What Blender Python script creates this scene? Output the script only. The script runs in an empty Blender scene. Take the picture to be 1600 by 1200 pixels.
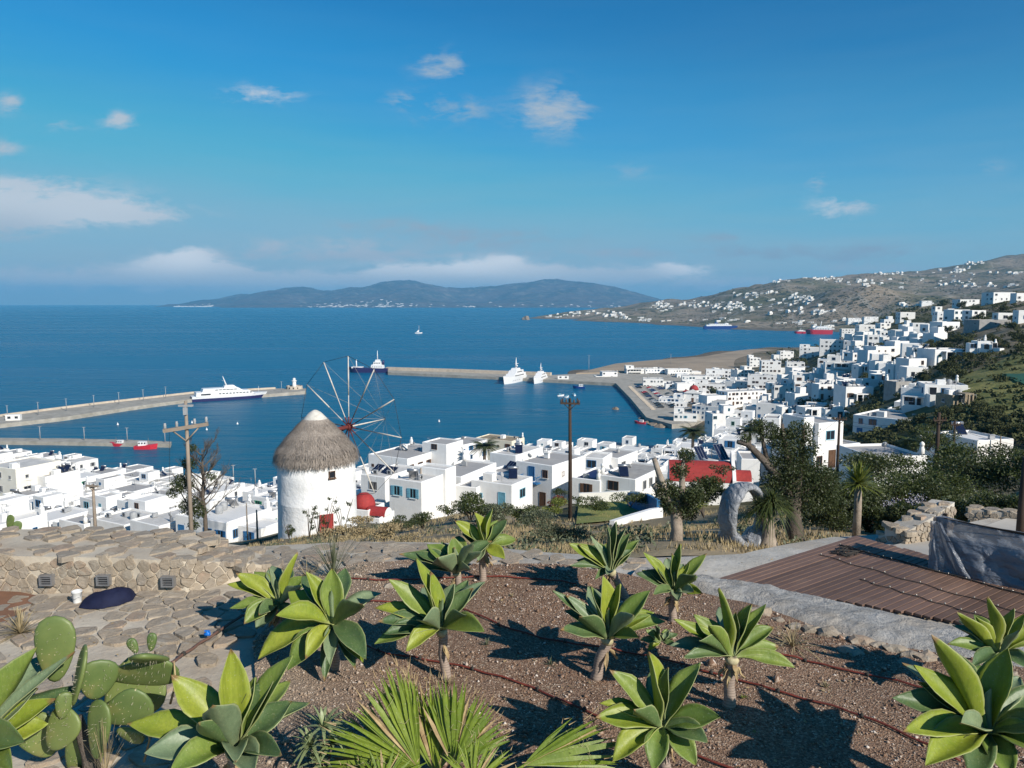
import bpy, bmesh, math, random
import numpy as np
from mathutils import Vector, Matrix, Euler
random.seed(7)
R = random.Random(11)
SC = bpy.context.scene
COL = SC.collection
# ------------------------------------------------------------------ camera
EYE = 65.0
PITCH = math.radians(6.05)
F = 1200.0                       # focal length in pixels of a 1600 wide picture
cam_d = bpy.data.cameras.new('camera'); cam = bpy.data.objects.new('camera', cam_d); COL.objects.link(cam)
cam.location = (0, 0, EYE); cam.rotation_euler = (math.radians(90) - PITCH, 0, 0)
cam_d.sensor_width = 36; cam_d.lens = 36 * F / 1600; cam_d.clip_start = 0.1; cam_d.clip_end = 200000
SC.camera = cam
# ------------------------------------------------------------------ exposure
SC.view_settings.view_transform = 'Standard'; SC.view_settings.look = 'None'
SC.view_settings.exposure = 0.28; SC.view_settings.gamma = 1.0; SC.view_settings.use_curve_mapping = False
SC.render.engine = 'CYCLES'
SC.cycles.use_denoising = True
SC.cycles.max_bounces = 6; SC.cycles.diffuse_bounces = 2; SC.cycles.glossy_bounces = 2
SC.cycles.transmission_bounces = 4; SC.cycles.transparent_max_bounces = 8; SC.cycles.volume_bounces = 0
# ------------------------------------------------------------------ sun
SUN_AZ = math.radians(138); SUN_EL = math.radians(31)
SUNV = Vector((math.sin(SUN_AZ) * math.cos(SUN_EL), math.cos(SUN_AZ) * math.cos(SUN_EL), math.sin(SUN_EL)))
sd = bpy.data.lights.new('sun', 'SUN'); sun = bpy.data.objects.new('sun', sd); COL.objects.link(sun)
sd.energy = 5.0; sd.angle = math.radians(0.5); sd.color = (1.0, 0.93, 0.83)
sun.rotation_euler = SUNV.to_track_quat('Z', 'Y').to_euler()
sun.location = (0, -50, 200)
# ------------------------------------------------------------------ world: Nishita sky + drifting clouds laid out by direction
W = bpy.data.worlds.new('World'); SC.world = W; W.use_nodes = True
wn = W.node_tree; wn.nodes.clear()

class NT:
    """small helper to write shader node graphs"""
    def __init__(s, tree): s.t = tree
    def n(s, typ, **kw):
        nd = s.t.nodes.new(typ)
        for k, v in kw.items(): setattr(nd, k, v)
        return nd
    def link(s, a, b): s.t.links.new(a, b)
    def setin(s, nd, key, v):
        if isinstance(v, bpy.types.NodeSocket): s.link(v, nd.inputs[key])
        elif v is not None: nd.inputs[key].default_value = v
    def m(s, op, a, b=None, c=None, clamp=False):
        nd = s.n('ShaderNodeMath', operation=op, use_clamp=clamp)
        s.setin(nd, 0, a); s.setin(nd, 1, b)
        if c is not None: s.setin(nd, 2, c)
        return nd.outputs[0]
    def vm(s, op, a, b=None):
        nd = s.n('ShaderNodeVectorMath', operation=op)
        s.setin(nd, 0, a)
        if b is not None: s.setin(nd, 1, b)
        return nd.outputs[0]
    def mix(s, f, a, b, bt='MIX'):
        nd = s.n('ShaderNodeMix', data_type='RGBA', blend_type=bt)
        s.setin(nd, 0, f)
        for k, v in ((6, a), (7, b)):
            if isinstance(v, tuple) and len(v) == 3: v = (*v, 1)
            s.setin(nd, k, v)
        return nd.outputs[2]
    def noise(s, vec=None, scale=5, detail=4, rough=.55, dist=0.0, out=0, w=None):
        nd = s.n('ShaderNodeTexNoise')
        if vec is not None: s.link(vec, nd.inputs['Vector'])
        nd.inputs['Scale'].default_value = scale; nd.inputs['Detail'].default_value = detail
        nd.inputs['Roughness'].default_value = rough; nd.inputs['Distortion'].default_value = dist
        return nd.outputs[out]
    def vor(s, vec=None, scale=5, feat='F1', out=0, rnd=1.0):
        nd = s.n('ShaderNodeTexVoronoi', feature=feat)
        if vec is not None: s.link(vec, nd.inputs['Vector'])
        nd.inputs['Scale'].default_value = scale; nd.inputs['Randomness'].default_value = rnd
        return nd.outputs[out]
    def ramp(s, fac, stops, interp='LINEAR'):
        nd = s.n('ShaderNodeValToRGB'); cr = nd.color_ramp; cr.interpolation = interp
        while len(cr.elements) < len(stops): cr.elements.new(0.5)
        for e, (p, c) in zip(cr.elements, stops):
            e.position = p
            e.color = (c, c, c, 1) if isinstance(c, (int, float)) else (*c, 1)
        s.link(fac, nd.inputs[0]); return nd.outputs[0]
    def maprange(s, v, a, b, c=0, d=1):
        nd = s.n('ShaderNodeMapRange'); s.setin(nd, 0, v)
        for i, q in enumerate((a, b, c, d)): nd.inputs[i + 1].default_value = q
        return nd.outputs[0]
    def mapping(s, vec, scale=(1, 1, 1), rot=(0, 0, 0), loc=(0, 0, 0)):
        nd = s.n('ShaderNodeMapping'); s.link(vec, nd.inputs[0])
        nd.inputs['Scale'].default_value = scale; nd.inputs['Rotation'].default_value = rot; nd.inputs['Location'].default_value = loc
        return nd.outputs[0]

N = NT(wn)
sky = N.n('ShaderNodeTexSky', sky_type='NISHITA'); sky.sun_disc = False
sky.sun_elevation = SUN_EL; sky.sun_rotation = SUN_AZ
sky.altitude = 0; sky.air_density = 1.0; sky.dust_density = 0.35; sky.ozone_density = 3.0
sc1 = N.vm('MULTIPLY', sky.outputs[0], (.1, .1, .1))
cv = N.n('ShaderNodeRGBCurve'); N.link(sc1, cv.inputs['Color'])     # the camera's strong azure rendering of a clear sky
for ch, pts in enumerate(([(0, 0), (.142, .001), (.172, .002), (.226, .006), (.327, .045), (.42, .105), (.542, .17), (.8, .24), (1, .29)],
                          [(0, 0), (.25, .165), (.3, .222), (.381, .292), (.514, .395), (.7, .43), (1, .47)],
                          [(0, 0), (.433, .43), (.498, .52), (.586, .60), (.686, .60), (1, .63)])):
    c_ = cv.mapping.curves[ch]
    for p_ in pts[1:-1]: c_.points.new(*p_)
    c_.points[0].location = pts[0]; c_.points[len(pts) - 1].location = pts[-1]
cv.mapping.update()
base_sky = N.vm('MULTIPLY', cv.outputs[0], (10, 10, 10))
tc = N.n('ShaderNodeTexCoord'); sx = N.n('ShaderNodeSeparateXYZ'); N.link(tc.outputs['Generated'], sx.inputs[0])
el = sx.outputs[2]
ysafe = N.m('MAXIMUM', sx.outputs[1], 0.05)
U = N.m('DIVIDE', sx.outputs[0], ysafe); V = N.m('DIVIDE', el, ysafe)
def uv_of(px, py):               # direction of a picture point as (x/y, z/y)
    c, s_ = math.cos(PITCH), math.sin(PITCH)
    a, b = (px - 800) / F, (600 - py) / F
    yy = c + b * s_; zz = -s_ + b * c
    return a / yy, zz / yy
comb = N.n('ShaderNodeCombineXYZ'); N.link(U, comb.inputs[0]); N.link(V, comb.inputs[1])
UV = comb.outputs[0]
nA = N.noise(N.mapping(UV, (1, 2.2, 1)), 13, 8, .62, .5)
nB = N.noise(N.mapping(UV, (1, 3.4, 1), loc=(3, 1, 0)), 40, 5, .65)
nn = N.m('ADD', N.m('MULTIPLY', nA, .72), N.m('MULTIPLY', nB, .28))
# px, py, half width, half height (picture pixels at that bearing), strength, whiteness
CL = [(40, 318, 130, 30, 1.0, .62), (150, 330, 110, 18, .9, .60), (235, 338, 60, 9, .6, .5), (10, 350, 70, 22, .8, .30), (60, 290, 60, 14, .5, .5), (292, 404, 34, 16, 1.15, 1.0), (262, 418, 60, 14, 1.0, .85), (335, 420, 50, 10, .8, .7), (360, 432, 60, 8, .5, .5),
      (745, 418, 60, 13, 1.1, 1.0), (640, 424, 80, 11, .95, .85), (820, 426, 60, 12, .9, .75), (790, 405, 24, 6, .9, 1.0), (900, 424, 90, 13, .8, .55), (960, 430, 70, 9, .6, .45), (1065, 421, 34, 10, 1.0, .95), (1030, 424, 40, 8, .5, .5), (1300, 325, 34, 16, .75, .6), (1345, 320, 28, 10, .6, .45), (1275, 283, 22, 14, .45, .35),
      (410, 147, 52, 13, .7, .55), (185, 190, 26, 14, .6, .45), (690, 103, 36, 20, .62, .3), (865, 172, 52, 34, .75, .33), (700, 170, 52, 20, .55, .25), (628, 156, 26, 12, .45, .3),
      (12, 162, 24, 14, .6, .4), (95, 195, 34, 10, .4, .4), (600, 352, 90, 11, .55, .2), (760, 372, 140, 15, .6, .18), (1300, 395, 210, 14, .6, .12), (1130, 370, 50, 7, .4, .15), (10, 232, 30, 12, .45, .4), (500, 385, 160, 14, .5, .4), (420, 438, 260, 14, .95, .55), (120, 436, 200, 18, .85, .45), (750, 440, 300, 12, .95, .45), (1150, 446, 200, 12, .6, .45), (560, 400, 200, 8, .6, .3), (950, 395, 140, 8, .5, .25), (1400, 420, 160, 8, .4, .3), (1545, 262, 40, 12, .25, .35), (980, 268, 50, 14, .22, .35)]
den = None; whi = None
for (px, py, a, b, st, wh) in CL:
    u0, v0 = uv_of(px, py)
    du = N.m('DIVIDE', N.m('SUBTRACT', U, u0), a / F); dv = N.m('DIVIDE', N.m('SUBTRACT', V, v0), b / F)
    g = N.m('EXPONENT', N.m('MULTIPLY', N.m('ADD', N.m('MULTIPLY', du, du), N.m('MULTIPLY', dv, dv)), -1.0))
    g = N.m('MULTIPLY', g, st * 1.3)
    w_ = N.m('MULTIPLY', g, wh)
    den = g if den is None else N.m('ADD', den, g)
    whi = w_ if whi is None else N.m('ADD', whi, w_)
front = N.m('GREATER_THAN', sx.outputs[1], 0.05)
dens = N.m('MULTIPLY', N.m('MULTIPLY', den, front), 1.0)
cl = N.maprange(N.m('ADD', N.m('MULTIPLY', dens, .55), N.m('MULTIPLY', N.m('SUBTRACT', nn, .5), 3.1)), 0.06, 0.70)
cl = N.m('MULTIPLY', cl, N.m('MINIMUM', N.m('MULTIPLY', dens, 2.0), 1.0))
# the same thin broken cloud goes on round the rest of the sky
gen = N.noise(N.mapping(tc.outputs['Generated'], (1, 1, 4)), 2.6, 6, .6)
rest = N.m('MULTIPLY', N.maprange(gen, .56, .8), .35)
rest = N.m('MULTIPLY', rest, N.m('SUBTRACT', 1.0, front))
alpha = N.m('MINIMUM', N.m('ADD', cl, rest), .9)
ccol = N.mix(N.m('MINIMUM', N.m('DIVIDE', whi, N.m('ADD', den, .02)), 1), (1.75, 2.75, 3.8), (8.2, 8.3, 8.5))
# low grey-blue veil towards the horizon
veil = N.m('MULTIPLY', N.m('EXPONENT', N.m('MULTIPLY', N.m('MAXIMUM', el, 0.0), -8.5)), .95)
nz = N.noise(N.mapping(tc.outputs['Generated'], (1, 1, 9)), 5, 5, .55)
veil = N.m('MULTIPLY', veil, N.maprange(nz, .3, .7, .75, 1.1))
s1 = N.mix(veil, base_sky, (3.5, 4.5, 5.1))
s2 = N.mix(alpha, s1, ccol)
bg = N.n('ShaderNodeBackground'); N.link(s2, bg.inputs[0]); bg.inputs[1].default_value = 0.091
wo = N.n('ShaderNodeOutputWorld'); N.link(bg.outputs[0], wo.inputs[0])

# ------------------------------------------------------------------ geometry from bearings
def ray(px, py):
    c, s_ = math.cos(PITCH), math.sin(PITCH)
    a, b = (px - 800) / F, (600 - py) / F
    return Vector((a, c + b * s_, -s_ + b * c))
def at_z(px, py, z):
    d = ray(px, py); t = (z - EYE) / d.z
    return Vector((0, 0, EYE)) + d * t
def at_y(px, py, Y):
    d = ray(px, py); return Vector((0, 0, EYE)) + d * (Y / d.y)
def x_of(px, Y, z):              # x of a point on bearing px at forward distance Y
    D = Y * math.cos(PITCH) + (EYE - z) * math.sin(PITCH)
    return (px - 800) / F * D
def z_of(py, Y):
    d = ray(800, py); return EYE + d.z * Y / d.y

# ------------------------------------------------------------------ object helpers
def tag(o, label=None, cat=None, group=None, kind=None):
    if label: o['label'] = label
    if cat: o['category'] = cat
    if group: o['group'] = group
    if kind: o['kind'] = kind
    return o
def link(name, data, parent=None, loc=None, rot=None, scale=None):
    o = bpy.data.objects.new(name, data); COL.objects.link(o)
    if parent: o.parent = parent
    if loc is not None: o.location = loc
    if rot is not None: o.rotation_euler = rot
    if scale is not None: o.scale = scale
    return o
def empty(name, loc=(0, 0, 0), rz=0.0, label=None, cat=None, group=None):
    o = link(name, None, None, loc, (0, 0, rz)); o.empty_display_size = .1
    return tag(o, label, cat, group)

class MB:
    """collects shapes, builds ONE mesh"""
    def __init__(s): s.v = []; s.f = []; s.mi = []; s.sm = []
    def add(s, vs, fs, mi=0, smooth=False):
        b = len(s.v); s.v.extend([tuple(p) for p in vs])
        for f in fs: s.f.append(tuple(i + b for i in f)); s.mi.append(mi); s.sm.append(smooth)
    def box(s, x0, x1, y0, y1, z0, z1, mi=0, M=None, bottom=True):
        vs = [(x0, y0, z0), (x1, y0, z0), (x1, y1, z0), (x0, y1, z0), (x0, y0, z1), (x1, y0, z1), (x1, y1, z1), (x0, y1, z1)]
        if M is not None: vs = [M @ Vector(v) for v in vs]
        fs = [(4, 5, 6, 7), (0, 1, 5, 4), (1, 2, 6, 5), (2, 3, 7, 6), (3, 0, 4, 7)]
        if bottom: fs.append((3, 2, 1, 0))
        s.add(vs, fs, mi)
    def bevbox(s, x0, x1, y0, y1, z0, z1, b, mi=0, M=None):
        """box with its upper edges and corners cut back"""
        o = []
        for z, k in ((z0, 0), (z1 - b, 0), (z1, b)):
            c = b if k == 0 else b
            o += [(x0 + k + c * .6, y0 + k, z), (x1 - k - c * .6, y0 + k, z), (x1 - k, y0 + k + c * .6, z), (x1 - k, y1 - k - c * .6, z),
                  (x1 - k - c * .6, y1 - k, z), (x0 + k + c * .6, y1 - k, z), (x0 + k, y1 - k - c * .6, z), (x0 + k, y0 + k + c * .6, z)]
        if M is not None: o = [M @ Vector(v) for v in o]
        fs = [tuple(range(16, 24))]
        for L in (0, 8):
            for i in range(8):
                j = (i + 1) % 8; fs.append((L + i, L + j, L + 8 + j, L + 8 + i))
        s.add(o, fs, mi)
    def tube(s, pts, rad, n=6, mi=0, cap=True, smooth=True):
        pts = [Vector(p) for p in pts]; m = len(pts)
        rad = rad if isinstance(rad, (list, tuple)) else [rad] * m
        vs = []; up = Vector((.13, .31, .94)).normalized()
        for i, p in enumerate(pts):
            t = (pts[min(i + 1, m - 1)] - pts[max(i - 1, 0)]).normalized()
            a = t.cross(up)
            if a.length < .05: a = t.cross(Vector((1, 0, 0)))
            a.normalize(); b = t.cross(a).normalized()
            for k in range(n):
                q = 2 * math.pi * k / n
                vs.append(p + (a * math.cos(q) + b * math.sin(q)) * rad[i])
        fs = []
        for i in range(m - 1):
            for k in range(n):
                l = (k + 1) % n; fs.append((i * n + k, i * n + l, (i + 1) * n + l, (i + 1) * n + k))
        s.add(vs, fs, mi, smooth)
        if cap:
            b = len(s.v) - m * n
            s.f.append(tuple(b + k for k in range(n))[::-1]); s.mi.append(mi); s.sm.append(False)
            s.f.append(tuple(b + (m - 1) * n + k for k in range(n))); s.mi.append(mi); s.sm.append(False)
    def lathe(s, prof, n=16, mi=0, c=(0, 0, 0), smooth=True, cap=True):
        vs = []; m = len(prof)
        for (r, z) in prof:
            for k in range(n):
                q = 2 * math.pi * k / n; vs.append((c[0] + r * math.cos(q), c[1] + r * math.sin(q), c[2] + z))
        fs = []
        for i in range(m - 1):
            for k in range(n):
                l = (k + 1) % n; fs.append((i * n + k, i * n + l, (i + 1) * n + l, (i + 1) * n + k))
        if cap:
            fs.append(tuple(range(n))[::-1]); fs.append(tuple((m - 1) * n + k for k in range(n)))
        s.add(vs, fs, mi, smooth)
    def prism(s, poly, z0, z1, mi=0, M=None):
        n = len(poly); vs = [(x, y, z0) for x, y in poly] + [(x, y, z1) for x, y in poly]
        if M is not None: vs = [M @ Vector(v) for v in vs]
        fs = [tuple(range(n))[::-1], tuple(range(n, 2 * n))] + [(i, (i + 1) % n, n + (i + 1) % n, n + i) for i in range(n)]
        s.add(vs, fs, mi)
    def mesh(s, name, mats):
        me = bpy.data.meshes.new(name); me.from_pydata(s.v, [], s.f)
        mats = mats if isinstance(mats, (list, tuple)) else [mats]
        for m in mats: me.materials.append(m)
        if len(mats) > 1: me.polygons.foreach_set('material_index', s.mi)
        if any(s.sm): me.polygons.foreach_set('use_smooth', s.sm)
        me.update(); return me
    def build(s, name, mats, parent=None, loc=None, rot=None, scale=None):
        return link(name, s.mesh(name, mats), parent, loc, rot, scale)

def np_mesh(name, verts, faces, mat, smooth=False):
    """fast mesh of equal-sided faces from numpy arrays"""
    me = bpy.data.meshes.new(name); k = faces.shape[1]; nf = len(faces)
    me.vertices.add(len(verts)); me.vertices.foreach_set('co', np.ascontiguousarray(verts, np.float32).ravel())
    me.loops.add(nf * k); me.loops.foreach_set('vertex_index', np.ascontiguousarray(faces, np.int32).ravel())
    me.polygons.add(nf); me.polygons.foreach_set('loop_start', np.arange(0, nf * k, k, dtype=np.int32))
    if smooth: me.polygons.foreach_set('use_smooth', np.ones(nf, bool))
    for m in (mat if isinstance(mat, (list, tuple)) else [mat]): me.materials.append(m)
    me.update(calc_edges=True); return me

# ------------------------------------------------------------------ materials
def mat(name, build):
    m = bpy.data.materials.new(name); m.use_nodes = True; t = m.node_tree; t.nodes.clear()
    n = NT(t); p = n.n('ShaderNodeBsdfPrincipled'); o = n.n('ShaderNodeOutputMaterial'); n.link(p.outputs[0], o.inputs[0])
    build(n, p, o); return m
def bump(n, p, h, strength=.5, dist=.02):
    b = n.n('ShaderNodeBump'); b.inputs['Strength'].default_value = strength; b.inputs['Distance'].default_value = dist
    n.link(h, b.inputs['Height']); n.link(b.outputs[0], p.inputs['Normal']); return b
def objpos(n): return n.n('ShaderNodeTexCoord').outputs['Object']
def wpos(n): return n.n('ShaderNodeNewGeometry').outputs['Position']
def orand(n): return n.n('ShaderNodeObjectInfo').outputs['Random']
def simple(name, c1, c2=None, rough=.8, scale=2.0, bmp=.2, bdist=.02, spec=.3, world=True, detail=5, vary=0.0, metal=0.0):
    """two-tone mottled surface with fine relief and a little variation from object to object"""
    def b(n, p, o):
        v = wpos(n) if world else objpos(n)
        f = n.noise(v, scale, detail, .6)
        c = n.mix(n.maprange(f, .35, .65), c1, c2 or tuple(x * .8 for x in c1))
        if vary:
            k = n.maprange(orand(n), 0, 1, 1 - vary, 1 + vary)
            cc = n.n('ShaderNodeVectorMath', operation='SCALE'); n.link(c, cc.inputs[0]); n.link(k, cc.inputs['Scale']); c = cc.outputs[0]
        n.link(c, p.inputs['Base Color'])
        p.inputs['Roughness'].default_value = rough; p.inputs['Specular IOR Level'].default_value = spec; p.inputs['Metallic'].default_value = metal
        if bmp: bump(n, p, n.noise(v, scale * 6, 4, .65), bmp, bdist)
    return mat(name, b)
# ================================================================== SEA, LAND, HILLS, ISLAND
CTRL = []
def cp(px, Y, z=None, py=None): CTRL.append((px, Y, z if z is not None else z_of(py, Y)))
def col(px, *pairs):
    for Y, z in pairs: cp(px, Y, z)
def colp(px, *pairs):
    for Y, py in pairs: cp(px, Y, None, py)
col(-500, (12, 58), (20, 57.5), (60, 45), (120, 27), (200, 13), (300, 2.5), (330, -3), (700, -15), (3000, -30), (8000, -30))
col(-150, (12, 58), (20, 57), (60, 45), (120, 27), (200, 13), (320, 2.5), (345, -3), (700, -15), (3000, -30), (8000, -30))
col(0, (12, 60), (20, 57.6), (25, 56.3), (40, 51), (60, 44.8), (90, 35), (120, 27), (180, 15), (250, 6), (325, 2), (342, -3), (600, -15), (3000, -30), (8000, -30))
col(250, (12, 60), (20, 57.8), (25, 56.5), (40, 51.4), (60, 45), (90, 35), (120, 27), (180, 14), (240, 4), (272, 1.8), (290, -3), (600, -15), (3000, -30))
col(400, (15, 59.3), (30, 55), (45, 50.4), (69, 42.6), (100, 33), (150, 20), (200, 9), (248, 1.8), (264, -3), (600, -15))
col(500, (15, 59.5), (30, 55.4), (45, 51), (60, 46.5), (69, 43.9), (76, 43.2), (100, 36), (150, 22), (200, 10), (248, 1.8), (266, -3), (600, -15), (3000, -30), (8000, -30))
col(640, (15, 59.7), (20, 58.4), (30, 55.5), (45, 51.4), (60, 47), (80, 41), (110, 34), (150, 23), (220, 8), (268, 2), (288, -3), (600, -15))
col(760, (15, 59.8), (20, 58.5), (30, 55.9), (45, 52.4), (60, 48), (80, 42), (110, 34.5), (150, 24), (220, 11), (300, 2), (322, -3), (600, -15), (3000, -30), (8000, -30))
col(900, (14, 60.3), (20, 58.6), (30, 55.5), (45, 51.2), (60, 47.2), (70, 45.2), (80, 43.9), (90, 40), (104, 37), (125, 33), (160, 23), (220, 12), (300, 3), (322, -2), (450, -10), (650, -6), (672, 1), (738, 1), (760, -4), (3000, -30), (8000, -30))
col(980, (14, 60.4), (20, 58.8), (30, 55.7), (45, 51.3), (60, 47.3), (70, 45.3), (80, 44), (90, 40.4), (110, 36), (150, 27), (220, 13), (322, 2.5), (345, -3), (420, -6), (540, -4), (566, 1), (700, 1), (800, 1), (880, -5), (1500, -20))
col(1050, (14, 60.5), (20, 58.9), (40, 53), (60, 47.6), (80, 42.6), (95, 39.5), (150, 29), (250, 11), (335, 2), (352, -2), (400, -3), (418, 1.6), (450, 2), (700, 1.2), (900, 1.2), (960, -4), (1500, -20), (2120, -4))
col(1120, (14, 60.5), (20, 59), (40, 53.2), (60, 47.9), (80, 43), (95, 40), (150, 31), (250, 16), (350, 7), (420, 4.5), (600, 3), (900, 2.5), (1010, 2), (1050, -4), (1500, -20), (1900, -6))
col(1200, (14, 60.3), (20, 59), (40, 53.8), (60, 48.8), (100, 40.5), (150, 33), (220, 24), (300, 18), (400, 13), (500, 10), (700, 6), (900, 4), (1090, 2.5), (1130, -4), (1500, -16), (1680, -5))
col(1300, (14, 60.2), (20, 59), (40, 54), (60, 49.2), (100, 40.8), (150, 37), (220, 33), (300, 30), (400, 28), (500, 27), (600, 24), (800, 15), (1000, 7), (1150, 2), (1190, -4), (1600, -6))
col(1400, (14, 60.2), (25, 57.6), (40, 53.8), (60, 49.4), (100, 42.5), (130, 40), (200, 40.5), (300, 41.5), (400, 43), (500, 48), (600, 52.5), (800, 56), (1000, 52), (1300, 25), (1450, 8))
col(1500, (14, 60.2), (25, 57.6), (40, 53.6), (60, 49.4), (100, 43.4), (130, 44.5), (160, 47.5), (200, 50), (300, 53), (400, 55.5), (600, 60.5), (800, 63), (1000, 62))
col(1600, (14, 60.2), (25, 57.8), (40, 54), (60, 50), (100, 44.5), (130, 46.5), (160, 50), (200, 54), (300, 60), (400, 64.5), (500, 69), (800, 78))
col(2100, (14, 60.2), (100, 60), (300, 72), (800, 100), (2000, 160), (4000, 320), (6000, 200))
col(800, (1500, -25), (2600, -25), (3300, -12), (4500, -25))
col(822, (3140, -4), (3400, -4)); col(700, (3000, -30), (5000, -30), (8000, -30))
col(850, (3060, -2), (3110, 3), (3500, -6)); colp(850, (3240, 493))
col(900, (2760, -3), (2820, 3), (3700, -6)); colp(900, (3000, 494), (3300, 487))
col(960, (2540, -3), (2600, 3), (4200, -6)); colp(960, (2850, 492), (3400, 480.5))
col(1040, (2200, -3), (2260, 3), (4300, 20)); colp(1040, (2600, 497), (3000, 487), (3500, 471))
col(1100, (2020, -3), (2080, 3)); colp(1100, (2400, 501), (2800, 489), (3400, 468), (4400, 480))
col(1150, (1840, -3), (1900, 3)); colp(1150, (2150, 500), (2500, 482), (3000, 453), (4200, 470))
col(1235, (1740, -3), (1800, 3)); colp(1235, (1950, 505), (2200, 487), (2600, 462), (3000, 435), (3500, 440), (4500, 450))
col(1300, (1700, -3), (1760, 3)); colp(1300, (1850, 508), (2000, 477), (2200, 453), (2420, 458), (2800, 450), (3100, 440), (3400, 437), (4500, 450))
colp(1360, (1700, 512), (1850, 495), (2050, 454), (2350, 461), (3200, 431), (3600, 434))
colp(1440, (1500, 505), (1800, 492), (2000, 474), (2300, 472), (2700, 455), (3200, 430), (4300, 440))
colp(1500, (1200, 495), (1800, 481), (2600, 452), (3000, 430), (3300, 414), (4000, 420), (5500, 430))
colp(1590, (1200, 478), (1800, 463), (2600, 436), (3500, 402), (4000, 410), (5500, 420))
CT = np.array(CTRL, float)
def key(px, Y): return np.stack([(px - 800) / 210.0, np.log(Y) * 4.2], -1)
KC = key(CT[:, 0], CT[:, 1])
def ker(d): return d
Kc = ker(np.linalg.norm(KC[:, None] - KC[None], axis=-1)) - np.eye(len(KC)) * 1e-3
A = np.block([[Kc, np.ones((len(KC), 1))], [np.ones((1, len(KC))), np.zeros((1, 1))]])
WT = np.linalg.solve(A, np.append(CT[:, 2], 0))
GPX = np.linspace(-560, 2180, 343); GLY = np.linspace(math.log(12.5), math.log(7600), 300)
gp, gy = np.meshgrid(GPX, np.exp(GLY), indexing='ij')
kk = key(gp.ravel(), gy.ravel())
GZ = np.concatenate([ker(np.linalg.norm(kk[i:i + 4000, None] - KC[None], axis=-1)) @ WT[:-1] + WT[-1] for i in range(0, len(kk), 4000)]).reshape(gp.shape)
def vnoise(x, y, seed=0):
    """value noise on arrays"""
    xi = np.floor(x).astype(np.int64); yi = np.floor(y).astype(np.int64); fx = x - xi; fy = y - yi
    fx = fx * fx * (3 - 2 * fx); fy = fy * fy * (3 - 2 * fy)
    def h(a, b):
        n = (a * 374761393 + b * 668265263 + seed * 1442695) & 0x7fffffff
        n = ((n ^ (n >> 13)) * 1274126177) & 0x7fffffff
        return ((n ^ (n >> 16)) & 0xffff) / 65535.0
    return (h(xi, yi) * (1 - fx) + h(xi + 1, yi) * fx) * (1 - fy) + (h(xi, yi + 1) * (1 - fx) + h(xi + 1, yi + 1) * fx) * fy
def fbm(x, y, oct=5, seed=0, rough=.5):
    s = 0; a = 1; t = 0
    for i in range(oct):
        s = s + a * vnoise(x * 2 ** i, y * 2 ** i, seed + i); t += a; a *= rough
    return s / t
# world x for the grid
DD = gy * math.cos(PITCH) + (EYE - np.clip(GZ, 0, 200)) * math.sin(PITCH)
GX = (gp - 800) / F * DD
land = np.clip((GZ - 2) / 30, 0, 1) * np.clip((gy - 900) / 900, 0, 1)
rid = 1 - np.abs(fbm(GX / 420, gy / 420, 5, 3) * 2 - 1)
GZ = GZ + land * ((fbm(GX / 260, gy / 260, 6, 1, .55) - .5) * 46 + (rid - .7) * 34)
near = np.clip((gy - 22) / 30, 0, 1) * (1 - np.clip((gy - 900) / 300, 0, 1)) * np.clip((GZ - 3) / 6, 0, 1)
GZ = GZ + near * (fbm(GX / 14, gy / 14, 4, 9) - .5) * 1.6
def H(x, y, z=None):
    """height of the land at (x, y)"""
    zz = 20.0 if z is None else z
    ly = (math.log(max(y, 12.6)) - GLY[0]) / (GLY[1] - GLY[0]); j = min(max(int(ly), 0), len(GLY) - 2); fy = min(max(ly - j, 0), 1)
    for _ in range(3):
        D = y * math.cos(PITCH) + (EYE - min(max(zz, 0), 200)) * math.sin(PITCH)
        p = ((x / D * F + 800) - GPX[0]) / (GPX[1] - GPX[0]); i = min(max(int(p), 0), len(GPX) - 2); fx = min(max(p - i, 0), 1)
        zz = (GZ[i, j] * (1 - fx) + GZ[i + 1, j] * fx) * (1 - fy) + (GZ[i, j + 1] * (1 - fx) + GZ[i + 1, j + 1] * fx) * fy
    return float(zz)
def hit(px, py, Y0=13, Y1=7000, lift=0.0):
    """first point of the land met along a bearing"""
    d = ray(px, py); Y = Y0
    while Y < Y1:
        z = EYE + d.z * Y / d.y
        p = (px - GPX[0]) / (GPX[1] - GPX[0]); i = int(p); fx = p - i
        ly = (math.log(Y) - GLY[0]) / (GLY[1] - GLY[0]); j = min(int(ly), len(GLY) - 2); fy = ly - j
        h = (GZ[i, j] * (1 - fx) + GZ[i + 1, j] * fx) * (1 - fy) + (GZ[i, j + 1] * (1 - fx) + GZ[i + 1, j + 1] * fx) * fy
        if h + lift > z: return Vector((d.x * Y / d.y, Y, h))
        Y *= 1.006
    return None

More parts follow.
